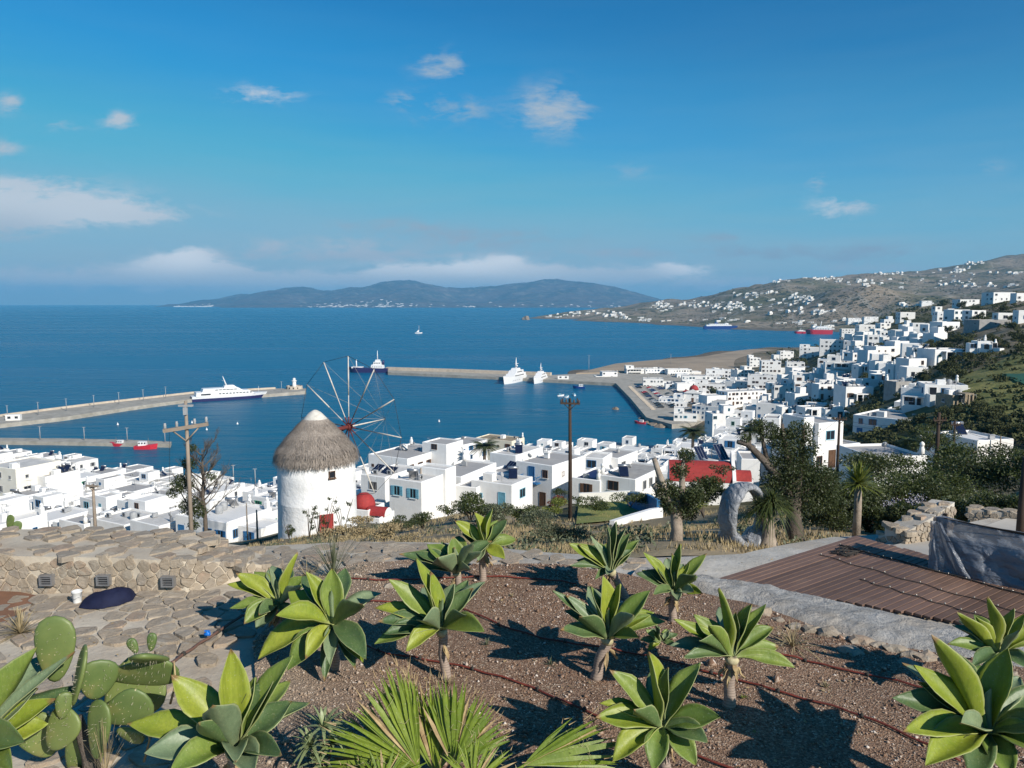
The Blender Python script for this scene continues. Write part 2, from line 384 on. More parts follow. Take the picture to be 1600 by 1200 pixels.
def _land(n, p, o):
    P = wpos(n); sp = n.n('ShaderNodeSeparateXYZ'); n.link(P, sp.inputs[0])
    big = n.noise(P, .006, 6, .6); mid = n.noise(P, .035, 6, .65); fine = n.noise(P, .5, 6, .7)
    soil = n.mix(n.maprange(fine, .35, .65), (.21, .155, .10), (.36, .29, .20))
    rock = n.mix(n.maprange(mid, .4, .6), (.21, .165, .12), (.33, .27, .20))
    c = n.mix(n.maprange(mid, .42, .6), soil, rock)
    grn = n.mix(n.maprange(fine, .4, .6), (.055, .07, .018), (.12, .115, .04))
    c = n.mix(n.m('MULTIPLY', n.maprange(big, .44, .62), .8), c, grn)
    # scrub dots
    v = n.vor(P, .11, out=0); dots = n.m('MULTIPLY', n.m('LESS_THAN', v, .36), n.maprange(n.noise(P, .012, 4, .6), .42, .55))
    c = n.mix(n.m('MULTIPLY', dots, .85), c, (.030, .034, .016))
    v2 = n.vor(P, .035, out=0); d2 = n.m('MULTIPLY', n.m('LESS_THAN', v2, .4), n.maprange(n.noise(P, .008, 3, .6), .5, .58))
    c = n.mix(n.m('MULTIPLY', d2, .8), c, (.028, .034, .016))
    # dry stone walls between the fields
    q = n.vor(n.mapping(P, (.011, .0065, 0)), 1, 'DISTANCE_TO_EDGE'); far = n.maprange(sp.outputs[1], 700, 1200)
    c = n.mix(n.m('MULTIPLY', n.m('LESS_THAN', q, .018), n.m('MULTIPLY', far, .55)), c, (.36, .33, .28))
    # bare wet rock at the waterline
    c = n.mix(n.maprange(sp.outputs[2], 1.0, 5.0, 1, 0), c, (.16, .13, .10))
    nearg = n.mix(n.maprange(fine, .35, .65), (.40, .31, .20), (.26, .21, .12)); c = n.mix(n.maprange(sp.outputs[1], 45, 16, 0, .85), c, nearg)  # dry near slope, its colour lightened to make up for the grazing sun
    n.link(c, p.inputs['Base Color']); p.inputs['Roughness'].default_value = .95; p.inputs['Specular IOR Level'].default_value = .1
    hgt = n.m('ADD', n.m('MULTIPLY', fine, .06), n.m('MULTIPLY', n.noise(P, .05, 8, .75), n.maprange(sp.outputs[1], 150, 1200, .05, 4.5)))
    bump(n, p, hgt, .9, 1.6)
M_LAND = mat('land', _land)
vs = np.stack([GX, gy, GZ], -1).reshape(-1, 3)
ni, nj = gp.shape
idx = np.arange(ni * nj).reshape(ni, nj)
fc = np.stack([idx[:-1, :-1], idx[1:, :-1], idx[1:, 1:], idx[:-1, 1:]], -1).reshape(-1, 4)
keep = (GZ.ravel()[fc] > -6).any(1)
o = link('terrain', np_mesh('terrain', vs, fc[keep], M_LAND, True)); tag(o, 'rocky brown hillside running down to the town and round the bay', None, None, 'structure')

def _sea(n, p, o):
    P = wpos(n); sp = n.n('ShaderNodeSeparateXYZ'); n.link(P, sp.inputs[0])
    q = n.mapping(P, (.0016, .008, 0), (0, 0, .22)); st = n.noise(q, 1.0, 5, .55, .6)
    q2 = n.mapping(P, (.004, .03, 0), (0, 0, -.1)); st2 = n.noise(q2, 1.0, 4, .55, .4)
    c = n.mix(n.maprange(st, .35, .65), (.0, .088, .19), (.001, .120, .235))
    c = n.mix(n.m('MULTIPLY', n.maprange(st2, .52, .72), .45), c, (.012, .140, .255))
    # shallower, greener water inside the harbour
    hb = n.maprange(sp.outputs[1], 700, 300)
    c = n.mix(n.m('MULTIPLY', hb, .55), c, (.002, .092, .150))
    n.link(c, p.inputs['Base Color'])
    n.link(n.maprange(st, .3, .7, .22, .34), p.inputs['Roughness']); p.inputs['IOR'].default_value = 1.33
    p.inputs['Specular IOR Level'].default_value = .16
    w = n.noise(n.mapping(P, (.35, .9, .35), (0, 0, .15)), 1.0, 6, .6, .3)
    w2 = n.noise(n.mapping(P, (.03, .11, .03), (0, 0, -.2)), 1.0, 3, .5, .3)
    bump(n, p, n.m('ADD', n.m('MULTIPLY', w, .8), n.m('MULTIPLY', w2, 4.0)), .8, .9)
M_SEA = mat('sea_water', _sea)
mb = MB()
ys = [240, 400, 700, 1200, 2500, 6000, 14000, 20000]; ys = [-3000, 100] + ys
xs = [-26000, -8000, -3000, -1000, -400, 0, 400, 1000, 3000, 8000, 26000]
vsx = [(x, y, 0) for y in ys for x in xs]; nx = len(xs)
mb.add(vsx, [(j * nx + i, j * nx + i + 1, (j + 1) * nx + i + 1, (j + 1) * nx + i) for j in range(len(ys) - 1) for i in range(nx - 1)])
tag(mb.build('sea', M_SEA), 'deep blue open sea and harbour water', None, None, 'structure')

# the long mountainous island across the strait
IC = []
def ic(px, *pairs):
    for Y, z in pairs: IC.append((px, Y, z))
prof = [(255, 480), (265, 476), (300, 474), (350, 470.5), (400, 463), (440, 455), (470, 454), (500, 458), (530, 455), (560, 451), (600, 446), (640, 443), (670, 449), (700, 456.5), (730, 456), (760, 455), (790, 452), (820, 445), (855, 442), (900, 444), (945, 446), (975, 452), (1000, 459), (1030, 469), (1075, 480)]
for k, (px, py) in enumerate(prof):
    s = 10000 if px > 330 else 12000; top = z_of(py - 1.5, 13600)
    mid = z_of(py + (483 - py) * .42, 11700) if py < 470 else 15
    ic(px, (s - 900, -40), (s, 4), (s + 1700, max(mid, 8)), (13600, top), (15500, top * .5), (17500, -30))
ic(200, (9000, -60), (13600, -60), (17500, -60)); ic(1130, (9000, -60), (13600, -60), (17500, -60))
ic(600, (11200, z_of(463, 11200))); ic(690, (11500, z_of(470, 11500))); ic(560, (10900, z_of(470, 10900))); ic(870, (11800, z_of(458, 11800)))
IT = np.array(IC, float)
def ikey(px, Y): return np.stack([px / 60.0, Y / 900.0], -1)
KI = ikey(IT[:, 0], IT[:, 1]); Ai = np.linalg.norm(KI[:, None] - KI[None], axis=-1) - np.eye(len(KI)) * 2e-2
Ai = np.block([[Ai, np.ones((len(KI), 1))], [np.ones((1, len(KI))), np.zeros((1, 1))]]); WI = np.linalg.solve(Ai, np.append(IT[:, 2], 0))
ip, iy = np.meshgrid(np.linspace(205, 1125, 260), np.linspace(9100, 17400, 90), indexing='ij')
k2 = ikey(ip.ravel(), iy.ravel())
IZ = (np.linalg.norm(k2[:, None] - KI[None], axis=-1) @ WI[:-1] + WI[-1]).reshape(ip.shape)
ix = (ip - 800) / F * iy
ir = 1 - np.abs(fbm(ix / 1500, iy / 1500, 5, 5) * 2 - 1)
IZ = IZ + np.clip(IZ / 150, 0, 1) * ((ir - .7) * 230 + (fbm(ix / 500, iy / 500, 4, 8) - .5) * 90)
vs = np.stack([ix, iy, IZ], -1).reshape(-1, 3); ni, nj = ip.shape; idx = np.arange(ni * nj).reshape(ni, nj)
fc = np.stack([idx[:-1, :-1], idx[1:, :-1], idx[1:, 1:], idx[:-1, 1:]], -1).reshape(-1, 4)
fc = fc[(IZ.ravel()[fc] > -10).any(1)]
def _isl(n, p, o):
    P = wpos(n); a = n.noise(P, .0016, 6, .6); b = n.noise(P, .009, 5, .65)
    c = n.mix(n.maprange(a, .4, .6), (.12, .09, .085), (.07, .065, .06)); c = n.mix(n.maprange(b, .5, .7), c, (.20, .17, .14))
    n.link(c, p.inputs['Base Color']); p.inputs['Roughness'].default_value = 1; p.inputs['Specular IOR Level'].default_value = 0
M_ISL = mat('island_ground', _isl)
tag(link('mountains', np_mesh('mountains', vs, fc, M_ISL, True)), 'long mountainous island fading to blue across the strait', None, None, 'structure')

# ---- the air: one closed box, even density
mb = MB(); mb.box(-26500, 26500, -3500, 20500, -41, 470)
hz = mb.build('haze', None) if False else link('haze', mb.mesh('haze', []))
hm = bpy.data.materials.new('haze_air'); hm.use_nodes = True; hm.node_tree.nodes.clear(); n = NT(hm.node_tree)
pv = n.n('ShaderNodeVolumePrincipled'); pv.inputs['Color'].default_value = (.17, .58, .97, 1); pv.inputs['Density'].default_value = 7.4e-5
pv.inputs['Anisotropy'].default_value = 0.0
oo = n.n('ShaderNodeOutputMaterial'); n.link(pv.outputs[0], oo.inputs['Volume'])
hz.data.materials.append(hm); tag(hz, 'thin sea haze over the bay', None, None, 'stuff')
# ================================================================== TOWN: materials and house builder
def _plaster(n, p, o):
    P = wpos(n)
    a = n.noise(P, .6, 5, .6); b = n.noise(n.mapping(P, (2.5, 2.5, .35)), 1.0, 5, .7); r = orand(n)
    c = n.mix(n.maprange(a, .35, .7), (.80, .80, .79), (.72, .71, .69))
    c = n.mix(n.m('MULTIPLY', n.maprange(b, .55, .8), .45), c, (.52, .50, .46))
    c = n.mix(n.m('MULTIPLY', n.maprange(r, .6, 1), .35), c, (.70, .66, .58))
    n.link(c, p.inputs['Base Color']); p.inputs['Roughness'].default_value = .85; p.inputs['Specular IOR Level'].default_value = .2
    bump(n, p, n.noise(P, 3.0, 5, .6), .35, .05)
M_WHITE = mat('white_plaster', _plaster)
def _roof(n, p, o):
    P = wpos(n); a = n.noise(P, .45, 6, .65); b = n.noise(P, 2.2, 4, .6); r = orand(n)
    c = n.mix(n.maprange(a, .35, .65), (.62, .60, .57), (.44, .43, .41))
    c = n.mix(n.m('MULTIPLY', n.maprange(b, .55, .75), .5), c, (.30, .29, .27))
    c = n.mix(n.m('MULTIPLY', n.m('GREATER_THAN', r, .72), .75), c, (.28, .27, .265))
    c = n.mix(n.m('MULTIPLY', n.m('LESS_THAN', r, .3), .8), c, (.68, .67, .65))
    n.link(c, p.inputs['Base Color']); p.inputs['Roughness'].default_value = .9; bump(n, p, b, .3, .05)
M_ROOF = mat('roof_screed', _roof)
M_GREYP = simple('grey_render', (.36, .35, .33), (.27, .26, .25), .9, 1.0, .3, .05)
M_STONEW = simple('rubble_stone', (.36, .29, .20), (.22, .18, .13), .9, 1.6, .8, .15)
M_CREAM = simple('cream_plaster', (.76, .70, .56), (.70, .63, .49), .85, .5)
def _glass(n, p, o):
    p.inputs['Base Color'].default_value = (.018, .022, .03, 1); p.inputs['Roughness'].default_value = .18; p.inputs['Specular IOR Level'].default_value = .5
M_GLASS = mat('window_glass', _glass)
def flat(name, c, rough=.6, vary=0.0, metal=0.0, spec=.35): return simple(name, c, tuple(x * .78 for x in c), rough, 3.0, .08, .01, spec, True, 3, vary, metal)
M_BLUE = flat('blue_paint', (.03, .16, .36)); M_LBLUE = flat('pale_blue_paint', (.16, .40, .52)); M_GREEN = flat('green_paint', (.02, .22, .12))
M_BROWN = flat('brown_wood', (.13, .07, .04)); M_GREYW = flat('grey_paint', (.35, .36, .37)); M_RED = flat('red_paint', (.33, .038, .034), .8)
M_DOME = flat('red_dome_paint', (.36, .038, .036), .75); M_SOLAR = flat('solar_glass', (.012, .018, .045), .15); M_METAL = flat('zinc', (.42, .43, .45), .35, 0, .7)
M_NAVY = flat('navy_tarp', (.012, .025, .10), .6); M_WOODP = flat('weathered_pole', (.30, .245, .195), .9); M_DARKP = flat('dark_pole', (.055, .035, .025), .8)
M_SHUT = {'blue': M_BLUE, 'pale blue': M_LBLUE, 'green': M_GREEN, 'brown': M_BROWN, 'grey': M_GREYW}

def window_mesh(w, h, frame, shut=None, deep=.06):
    mb = MB(); t = .06
    mb.box(-w / 2, w / 2, -.012, .05, 0, h, 1)                                  # glass in its opening
    for x0, x1, z0, z1 in ((-w / 2 - t, -w / 2 + t * .4, -t, h + t), (w / 2 - t * .4, w / 2 + t, -t, h + t), (-w / 2 + t * .4, w / 2 - t * .4, -t, t * .3), (-w / 2 + t * .4, w / 2 - t * .4, h - t * .3, h + t), (-.025, .025, t * .3, h - t * .3)):
        mb.box(x0, x1, -deep, .05, z0, z1, 0)
    mb.box(-w / 2 - .14, w / 2 + .14, -.14, .05, -t - .08, -t, 2)              # sill
    if shut:
        for s in (-1, 1):
            a, b = sorted((s * (w / 2 + t + .01), s * (w / 2 + t + w * .48)))
            mb.box(a, b, -.075, -.02, -.03, h + .03, 3)
            for k in range(5): mb.box(a + .04, b - .04, -.095, -.075, h * (k + .3) / 5, h * (k + .75) / 5, 3)
    return mb.mesh('window', [frame, M_GLASS, M_WHITE] + ([shut] if shut else []))
def door_mesh(w, h, frame, leafm):
    mb = MB()
    mb.box(-w / 2, w / 2, -.02, .05, 0, h, 1)
    for k in range(2):
        for q in range(2):
            mb.box(-w / 2 + .06 + q * w / 2, -w / 2 - .06 + (q + 1) * w / 2, -.035, -.02, .12 + k * h / 2, h / 2 * (k + 1) - .08, 1)
    for x0, x1, z0, z1 in ((-w / 2 - .08, -w / 2, 0, h + .08), (w / 2, w / 2 + .08, 0, h + .08), (-w / 2, w / 2, h, h + .08)):
        mb.box(x0, x1, -.07, .05, z0, z1, 0)
    mb.box(-w / 2 - .1, w / 2 + .1, -.35, .05, -.18, -.005, 2)
    return mb.mesh('door', [frame, leafm, M_WHITE])
WIN = {}; DOOR = {}
for cn, cm in M_SHUT.items():
    WIN[cn] = [window_mesh(.8, 1.1, cm), window_mesh(.9, 1.2, cm, cm), window_mesh(1.5, 1.2, cm), window_mesh(.6, .6, cm)]
    DOOR[cn] = [door_mesh(.95, 2.1, cm, cm), door_mesh(1.3, 2.15, M_WHITE, M_GLASS)]
def chimney_mesh(k):
    mb = MB()
    if k == 0:
        mb.bevbox(-.3, .3, -.3, .3, 0, 1.0, .08); mb.bevbox(-.2, .2, -.2, .2, 1.0, 1.35, .05); mb.lathe([(.24, 1.35), (.26, 1.42), (.14, 1.6), (.02, 1.66)], 8)
    elif k == 1:
        mb.lathe([(.32, 0), (.30, .8), (.22, .95), (.22, 1.15), (.30, 1.22), (.24, 1.45), (.05, 1.62)], 9)
    else:
        mb.bevbox(-.42, .42, -.25, .25, 0, .8, .06); mb.bevbox(-.5, .5, -.32, .32, .8, .92, .03)
        for s in (-.2, .2): mb.lathe([(.12, .92), (.12, 1.2), (.02, 1.25)], 6, 0, (s, 0, 0))
    return mb.mesh('chimney', [M_WHITE])
CHIM = [chimney_mesh(k) for k in range(3)]
def clutter_mesh(kind):
    mb = MB()
    if kind == 'solar_heater':
        M = Matrix.Rotation(math.radians(42), 4, 'X')
        mb.box(-.6, .6, -.9, .9, .0, .08, 1, Matrix.Translation((0, 0, .68)) @ M)
        mb.box(-.64, .64, -.94, .94, -.03, 0, 0, Matrix.Translation((0, 0, .68)) @ M)
        mb.tube([(-.75, .75, 1.35), (.75, .75, 1.35)], .24, 8, 0)
        for s in (-.5, .5): mb.box(s - .03, s + .03, .6, .8, 0, 1.2, 0); mb.box(s - .03, s + .03, -.75, -.65, 0, .15, 0)
        return mb.mesh(kind, [M_METAL, M_SOLAR])
    if kind == 'air_conditioner':
        mb.bevbox(-.42, .42, -.17, .17, .08, .7, .02); mb.lathe([(.24, -.01), (.24, .01)], 12, 1)
        vs = mb.v; k = len(vs) - 24
        for q in range(24): x, y, z = vs[k + q]; vs[k + q] = (x, -.18 + z, .4 + y)
        return mb.mesh(kind, [M_GREYW, M_GLASS])
    if kind == 'water_tank':
        mb.lathe([(.5, 0), (.52, .1), (.52, 1.0), (.3, 1.15), (.12, 1.2)], 12); return mb.mesh(kind, [M_GREYW])
    if kind == 'television_aerial':
        mb.tube([(0, 0, 0), (0, 0, 2.4)], .025, 4)
        for q in range(5): mb.tube([(-.35 + .03 * q, -.4 + .2 * q, 2.3), (.35 - .03 * q, -.4 + .2 * q, 2.3)], .012, 3)
        mb.tube([(0, -.45, 2.3), (0, .5, 2.3)], .014, 3); return mb.mesh(kind, [M_METAL])
    if kind == 'satellite_dish':
        mb.tube([(0, 0, 0), (0, 0, .8)], .03, 4); mb.lathe([(.02, 0), (.25, .05), (.38, .14), (.37, .15), (.24, .07), (.02, .02)], 10)
        vs = mb.v; Mr = Matrix.Translation((0, -.05, .9)) @ Matrix.Rotation(math.radians(-70), 4, 'X')
        for q in range(len(vs) - 60, len(vs)): vs[q] = tuple(Mr @ Vector(vs[q]))
        return mb.mesh(kind, [M_GREYW])
    if kind == 'roof_hatch':
        mb.bevbox(-.8, .8, -.6, .6, 0, 1.1, .08); return mb.mesh(kind, [M_WHITE])
CLUT = {k: clutter_mesh(k) for k in ('solar_heater', 'air_conditioner', 'water_tank', 'television_aerial', 'satellite_dish', 'roof_hatch')}

def volume(mb, x0, x1, y0, y1, z0, z1, rim=.22, par=.28, c=.07):
    """walls with a rounded-off parapet, open to the recessed roof"""
    o = [(x0, y0), (x1, y0), (x1, y1), (x0, y1)]
    def ring(k, z): return [(x0 + k, y0 + k, z), (x1 - k, y0 + k, z), (x1 - k, y1 - k, z), (x0 + k, y1 - k, z)]
    vs = ring(0, z0) + ring(0, z1 - c) + ring(c, z1) + ring(rim - c * .5, z1) + ring(rim, z1 - c) + ring(rim, z1 - par - .03)
    fs = []
    for L in range(5):
        for i in range(4):
            j = (i + 1) % 4; fs.append((L * 4 + i, L * 4 + j, L * 4 + 4 + j, L * 4 + 4 + i))
    mb.add(vs, fs)
def make_house(x, y, z, rz, w, d, h, seed, label, group=None, detail=2, shut=None, extra=None, walls=None, name='white_house', roofm=None, nowin=False, cat='house'):
    """Empty at the foot of the front wall's middle; local -y is the front"""
    r = random.Random(seed)
    t = empty(name, (x, y, z), rz, label, cat, group)
    wm = walls or M_WHITE
    vols = [(-w / 2, w / 2, 0, d, h)]
    if extra is not None: vols += extra
    elif detail >= 1:
        q = r.random()
        if q < .35 and w > 7: vols.append((-w / 2 if r.random() < .5 else w / 2 - w * .45, 0, 0, 0, 0))
        if len(vols) > 1:
            x0 = vols[1][0]; vols[1] = (x0 + .02, x0 + w * .45, d * .35, d - .02, h + r.uniform(2.2, 2.9))
        if .35 <= q < .7:
            s = r.choice((-1, 1)); ww = w * r.uniform(.3, .5); hh = h * r.uniform(.45, .8) if h > 4.5 else h * .78
            a = -w / 2 - ww + .05 if s < 0 else w / 2 - .05
            vols.append((a, a + ww, d * r.uniform(-.1, .25), d * r.uniform(.7, .95), hh))
    mb = MB(); rf = MB()
    for (a, b, c, e, hh) in vols:
        volume(mb, a, b, c, e, -5 if hh > 0 and (c, e) != (-9, -9) else 0, hh)
        rf.box(a + .2, b - .2, c + .2, e - .2, hh - .33, hh - .28, bottom=False)
    mb.build('wall', wm, t); rf.build('roof', roofm or M_ROOF, t)
    sc = shut or r.choice(['blue', 'blue', 'brown', 'grey', 'pale blue', 'green', 'brown', 'grey'])
    if not nowin:
        # windows on the front and on both flanks
        floors = max(1, int(round((h - .4) / 2.9))); fh = (h - .3) / floors
        def put(kind, lx, ly, lz, rot, nm):
            link(nm, kind, t, (lx, ly, lz), (0, 0, rot))
        step = 2.3 if detail >= 2 else 3.0
        dd = False
        for f in range(floors):
            n = max(1, int(w / step)); z0 = f * fh
            for k in range(n):
                if r.random() < .22: continue
                lx = -w / 2 + w * (k + .5) / n + r.uniform(-.25, .25)
                if f == 0 and not dd and r.random() < .5 and detail >= 1:
                    put(r.choice(DOOR[sc]), lx, 0, z0 + .1, 0, 'door'); dd = True
                else: put(r.choice(WIN[sc]), lx, 0, z0 + fh * .36, 0, 'window')
            n = max(1, int(d / (step + .4)))
            for k in range(n):
                for s in (1, -1):
                    if r.random() < (.22 if s > 0 else .5): continue
                    ly = d * (k + .5) / n + r.uniform(-.2, .2)
                    put(r.choice(WIN[sc]), s * w / 2, ly, z0 + fh * .36, s * math.pi / 2, 'window')
        for (a, b, c, e, hh) in vols[1:]:
            if hh > h: put(r.choice(WIN[sc]), (a + b) / 2, c, h + .7, 0, 'window')
            elif c < d * .3: put(r.choice(WIN[sc]), (a + b) / 2, c, .9, 0, 'window')
    if detail >= 1 and extra is None and h < 7:
        q = r.random()
        if q < .38:                                     # pillared verandah on the front
            vw = w * r.uniform(.45, .85); vh = 2.5; z0 = 0 if h < 4.5 or r.random() < .5 else h - 3.0; mv = MB()
            mv.box(-vw / 2, vw / 2, -2.0, 0, z0 + vh, z0 + vh + .22); mv.box(-vw / 2, vw / 2, -2.0, 0, z0 - (4 if z0 == 0 else .2), z0)
            nq = max(2, int(vw / 2.2))
            for k in range(nq + 1): mv.box(-vw / 2 + k * (vw - .3) / nq, -vw / 2 + .3 + k * (vw - .3) / nq, -2.0, -1.7, z0, z0 + vh)
            if z0 > 0 or r.random() < .4: mv.box(-vw / 2, vw / 2, -1.98, -1.86, z0, z0 + .9)
            mv.build('verandah', wm, t); md = MB(); md.box(-vw * .3, vw * .3, -.03, .0, z0 + .05, z0 + 2.1); md.build('dark_opening', M_GLASS, t)
        elif q < .6 and h > 4.5:                        # outside stair up the right flank
            ms = MB()
            for k in range(12): ms.box(w / 2, w / 2 + 1.0, .4 + k * .28, .4 + (k + 1) * .28, -2, .25 * (k + 1))
            ms.box(w / 2, w / 2 + 1.0, .4 + 12 * .28, d * .95, -2, 3.0); ms.build('outside_stair', wm, t)
        elif q < .8: my = MB(); yw = w * r.uniform(.6, 1.1); my.box(-yw / 2, yw / 2, -2.6, -2.4, -4, 1.0); my.box(-yw / 2, -yw / 2 + .2, -2.4, 0, -4, 1.0); my.box(yw / 2 - .2, yw / 2, -2.4, 0, -4, 1.0); my.build('yard_wall', wm, t)
    if detail >= 1:
        # chimneys and what stands on the roof
        if r.random() < .6: link('chimney', r.choice(CHIM), t, (r.choice((-1, 1)) * (w / 2 - .4), d - .5 if r.random() < .6 else .5, h - .05))
        k = r.random()
        nC = 8 if detail >= 2 else 3
        for _ in range(nC):
            if r.random() < .62:
                kd = r.choice(['solar_heater', 'air_conditioner', 'air_conditioner', 'water_tank', 'television_aerial', 'satellite_dish', 'roof_hatch'])
                lx = r.uniform(-w / 2 + 1, w / 2 - 1); ly = r.uniform(1, d - 1)
                if len(vols) > 1 and vols[1][4] > h and vols[1][0] - .8 < lx < vols[1][1] + .8 and ly > vols[1][2] - .8: continue
                link(kd, CLUT[kd], t, (lx, ly, h - .28), (0, 0, r.choice((0, 0, 1.57, -1.57, 3.14)) - rz * (kd == 'solar_heater')))
    return t
ORD = ['first', 'second', 'third', 'fourth', 'fifth', 'sixth', 'seventh', 'eighth', 'ninth', 'tenth', 'eleventh', 'twelfth', 'thirteenth', 'fourteenth', 'fifteenth', 'sixteenth', 'seventeenth', 'eighteenth', 'nineteenth', 'twentieth', 'twenty-first', 'twenty-second', 'twenty-third', 'twenty-fourth', 'twenty-fifth', 'twenty-sixth', 'twenty-seventh', 'twenty-eighth', 'twenty-ninth', 'thirtieth']
HOUSES = []          # (x, y, radius) already built on
def free(x, y, r):
    return all((x - a) ** 2 + (y - b) ** 2 > (r + c) ** 2 for a, b, c in HOUSES)
def house_px(L, Rr, top, bot, Y, rz, label, depth=None, **k):
    """a house whose front fills a measured stretch of the view at distance Y (None: where the land is met)"""
    pc = (L + Rr) / 2
    if Y is None:
        p = hit(pc, bot); Y = p.y
    z = z_of(bot, Y); x = x_of(pc, Y, z); a = math.radians(rz)
    w = (Rr - L) / F * Y / max(.55, math.cos(a)); h = (bot - top) / F * Y * 1.0
    d = depth or max(4.5, min(w * .85, 11))
    HOUSES.append((x - math.sin(a) * d / 2, Y + math.cos(a) * d / 2, max(w, d) * .52))
    return make_house(x, Y, z, a, w, d, h, int(L * 7 + bot * 13), label, **k)
# ------------------------------------------------------------------ the houses that can be picked out, near to far
G_MID = 'white houses of the old town below the garden'
def solar_panel(parent, loc, rz=0.0, w=2.2, d=1.3, tilt=35):
    mb = MB(); M = Matrix.Rotation(math.radians(tilt), 4, 'X')
    mb.box(-w / 2, w / 2, 0, d, -.03, .02, 0, M); 
    for k in range(3): mb.box(-w / 2 + .04 + k * w / 3, -w / 2 - .04 + (k + 1) * w / 3, .05, d - .05, .02, .035, 1, M)
    for s in (-1, 1): mb.box(s * w * .4 - .03, s * w * .4 + .03, d * .75, d * .8, -.0, d * .75 * math.sin(math.radians(tilt)) - .05, 0)
    return mb.build('solar_panel', [M_METAL, M_SOLAR], parent, loc, (0, 0, rz))
# two-storey house with the blue balcony
t = house_px(806, 862, 721, 790, 112, -36, 'two-storey house with blue balcony and glazed door, right of the blue-shuttered cottage', depth=9.5, shut='grey', nowin=True, detail=0, extra=[(-9.8, -3.2, 1.2, 8.5, 3.9)])
def on(t, kind, lx, ly, lz, rot=0, nm='window', sc=1): return link(nm, kind, t, (lx, ly, lz), (0, 0, math.radians(rot)), (sc, sc, sc))
on(t, DOOR['blue'][0], -.4, 0, 3.75, 0, 'door'); on(t, WIN['brown'][0], 2.0, 0, 4.5); on(t, DOOR['brown'][1], -1.4, 0, .1, 0, 'door'); on(t, DOOR['brown'][0], 1.6, 0, .1, 0, 'door')
on(t, WIN['brown'][3], 3.2, 3, 4.4, 90); on(t, WIN['brown'][0], 3.2, 6.4, 1.3, 90)
mb = MB(); mb.box(-1.9, 1.2, -1.1, 0, 3.5, 3.65)
for k in range(15): mb.box(-1.88 + k * .215, -1.85 + k * .215, -1.08, -1.05, 3.65, 4.55)
for k in range(4): mb.box(-1.88, -1.85, -1.0 + k * .25, -.97 + k * .25, 3.65, 4.55); mb.box(1.15, 1.18, -1.0 + k * .25, -.97 + k * .25, 3.65, 4.55)
mb.box(-1.9, 1.2, -1.1, -1.04, 4.55, 4.62); mb.box(-1.9, -1.84, -1.04, 0, 4.55, 4.62); mb.box(1.14, 1.2, -1.04, 0, 4.55, 4.62)
mb.build('balcony', M_BLUE, t); on(t, CLUT['satellite_dish'], -1.5, 1, 6.3, 0, 'satellite_dish'); on(t, CHIM[2], -1, 5, 6.25, 0, 'chimney')
solar_panel(t, (-5.4, 3.2, 3.75), -.2, 2.6, 2.4, 40); solar_panel(t, (-8.0, 4.2, 3.75), -.2, 1.8, 1.8, 35)
t = house_px(735, 800, 752, 792, 104, -30, 'low white house with rounded corner wall beside the balcony house', depth=6, shut='pale blue', detail=1, extra=[])
t = house_px(765, 806, 708, 745, 126, -32, 'tall plain white block directly behind the balcony house', depth=9, shut='brown', nowin=True, extra=[])
t = house_px(606, 661, 748, 798, 100, -28, 'grey-white cottage with two blue-shuttered windows right of the windmill', depth=8, shut='pale blue', nowin=True, detail=1, extra=[(-2.2, 3.0, 5.2, 7.9, 4.9)])
on(t, WIN['pale blue'][1], -1.35, 0, 2.0); on(t, WIN['pale blue'][1], 1.25, 0, 1.9)
t = house_px(664, 722, 740, 790, 108, -26, 'broad bright house with flat empty roof and blue-washed side wall', depth=11, shut='pale blue', detail=1, extra=[(2.6, 6.2, -1.5, 7, 3.6)])
t = house_px(894, 936, 747, 779, 106, -30, 'white house with navy cover spread over its sunken terrace', depth=8, shut='brown', detail=1, extra=[])
mb = MB(); mb.box(-1.8, 1.7, 1.0, 6.9, -.25, -.2, 0); mb.build('roof_cover', M_NAVY, t, (0, 0, 2.83))
t = house_px(936, 990, 744, 776, 104, -33, 'grey-roofed white house with dark window behind the lawn', depth=11, shut='grey', detail=1, extra=[], nowin=True, roofm=M_GREYP)
on(t, WIN['brown'][2], -.5, 0, .9); on(t, WIN['grey'][0], 2.9, 3.0, .9, 90); on(t, WIN['grey'][0], 2.9, 5.2, .9, 90); on(t, DOOR['grey'][0], 2.9, 8, .1, 90, 'door')
t = house_px(918, 964, 712, 742, 128, -33, 'white house with grey garage-like opening above the navy-covered terrace', depth=8, shut='grey', detail=1, extra=[])
t = house_px(1016, 1045, 738, 768, 108, -30, 'narrow bright house wall with tall pale windows left of the red roof', depth=8, shut='grey', extra=[], detail=0)
t = house_px(662, 700, 697, 728, 205, -38, 'white waterfront building with long blue-shaded side and crowded roof', depth=17, shut='blue', detail=2, extra=[])
t = house_px(742, 800, 686, 703, 235, -30, 'ochre stone waterfront building behind the palm', depth=8, walls=M_CREAM, extra=[], roofm=M_STONEW, detail=1, shut='brown')
t = house_px(572, 640, 712, 742, 170, -30, 'white terrace house with crowded roof above the blue-shuttered cottage', depth=16, shut='brown', detail=2, extra=[(3, 9.8, 9, 15.9, 6.4)])
t = house_px(562, 604, 742, 775, 118, -28, 'white roof terrace with dark solar panels between windmill and cottage', depth=9, shut='grey', detail=1, extra=[])
solar_panel(t, (.2, 3, 2.9), -.2, 2.6, 1.9, 32); solar_panel(t, (-2.4, 3.4, 2.9), -.2, 1.8, 1.9, 32)
t = house_px(-34, 38, 728, 776, 158, -24, 'large pale cream house with grey shutters at the left edge of the view', walls=simple('pale_cream_plaster', (.80, .765, .68), (.74, .70, .61), .85, .5), shut='grey', extra=[], detail=1, depth=10)
t = house_px(40, 78, 742, 775, 160, -24, 'white house with arched dark openings beside the cream one', shut='brown', extra=[], detail=2, depth=8)
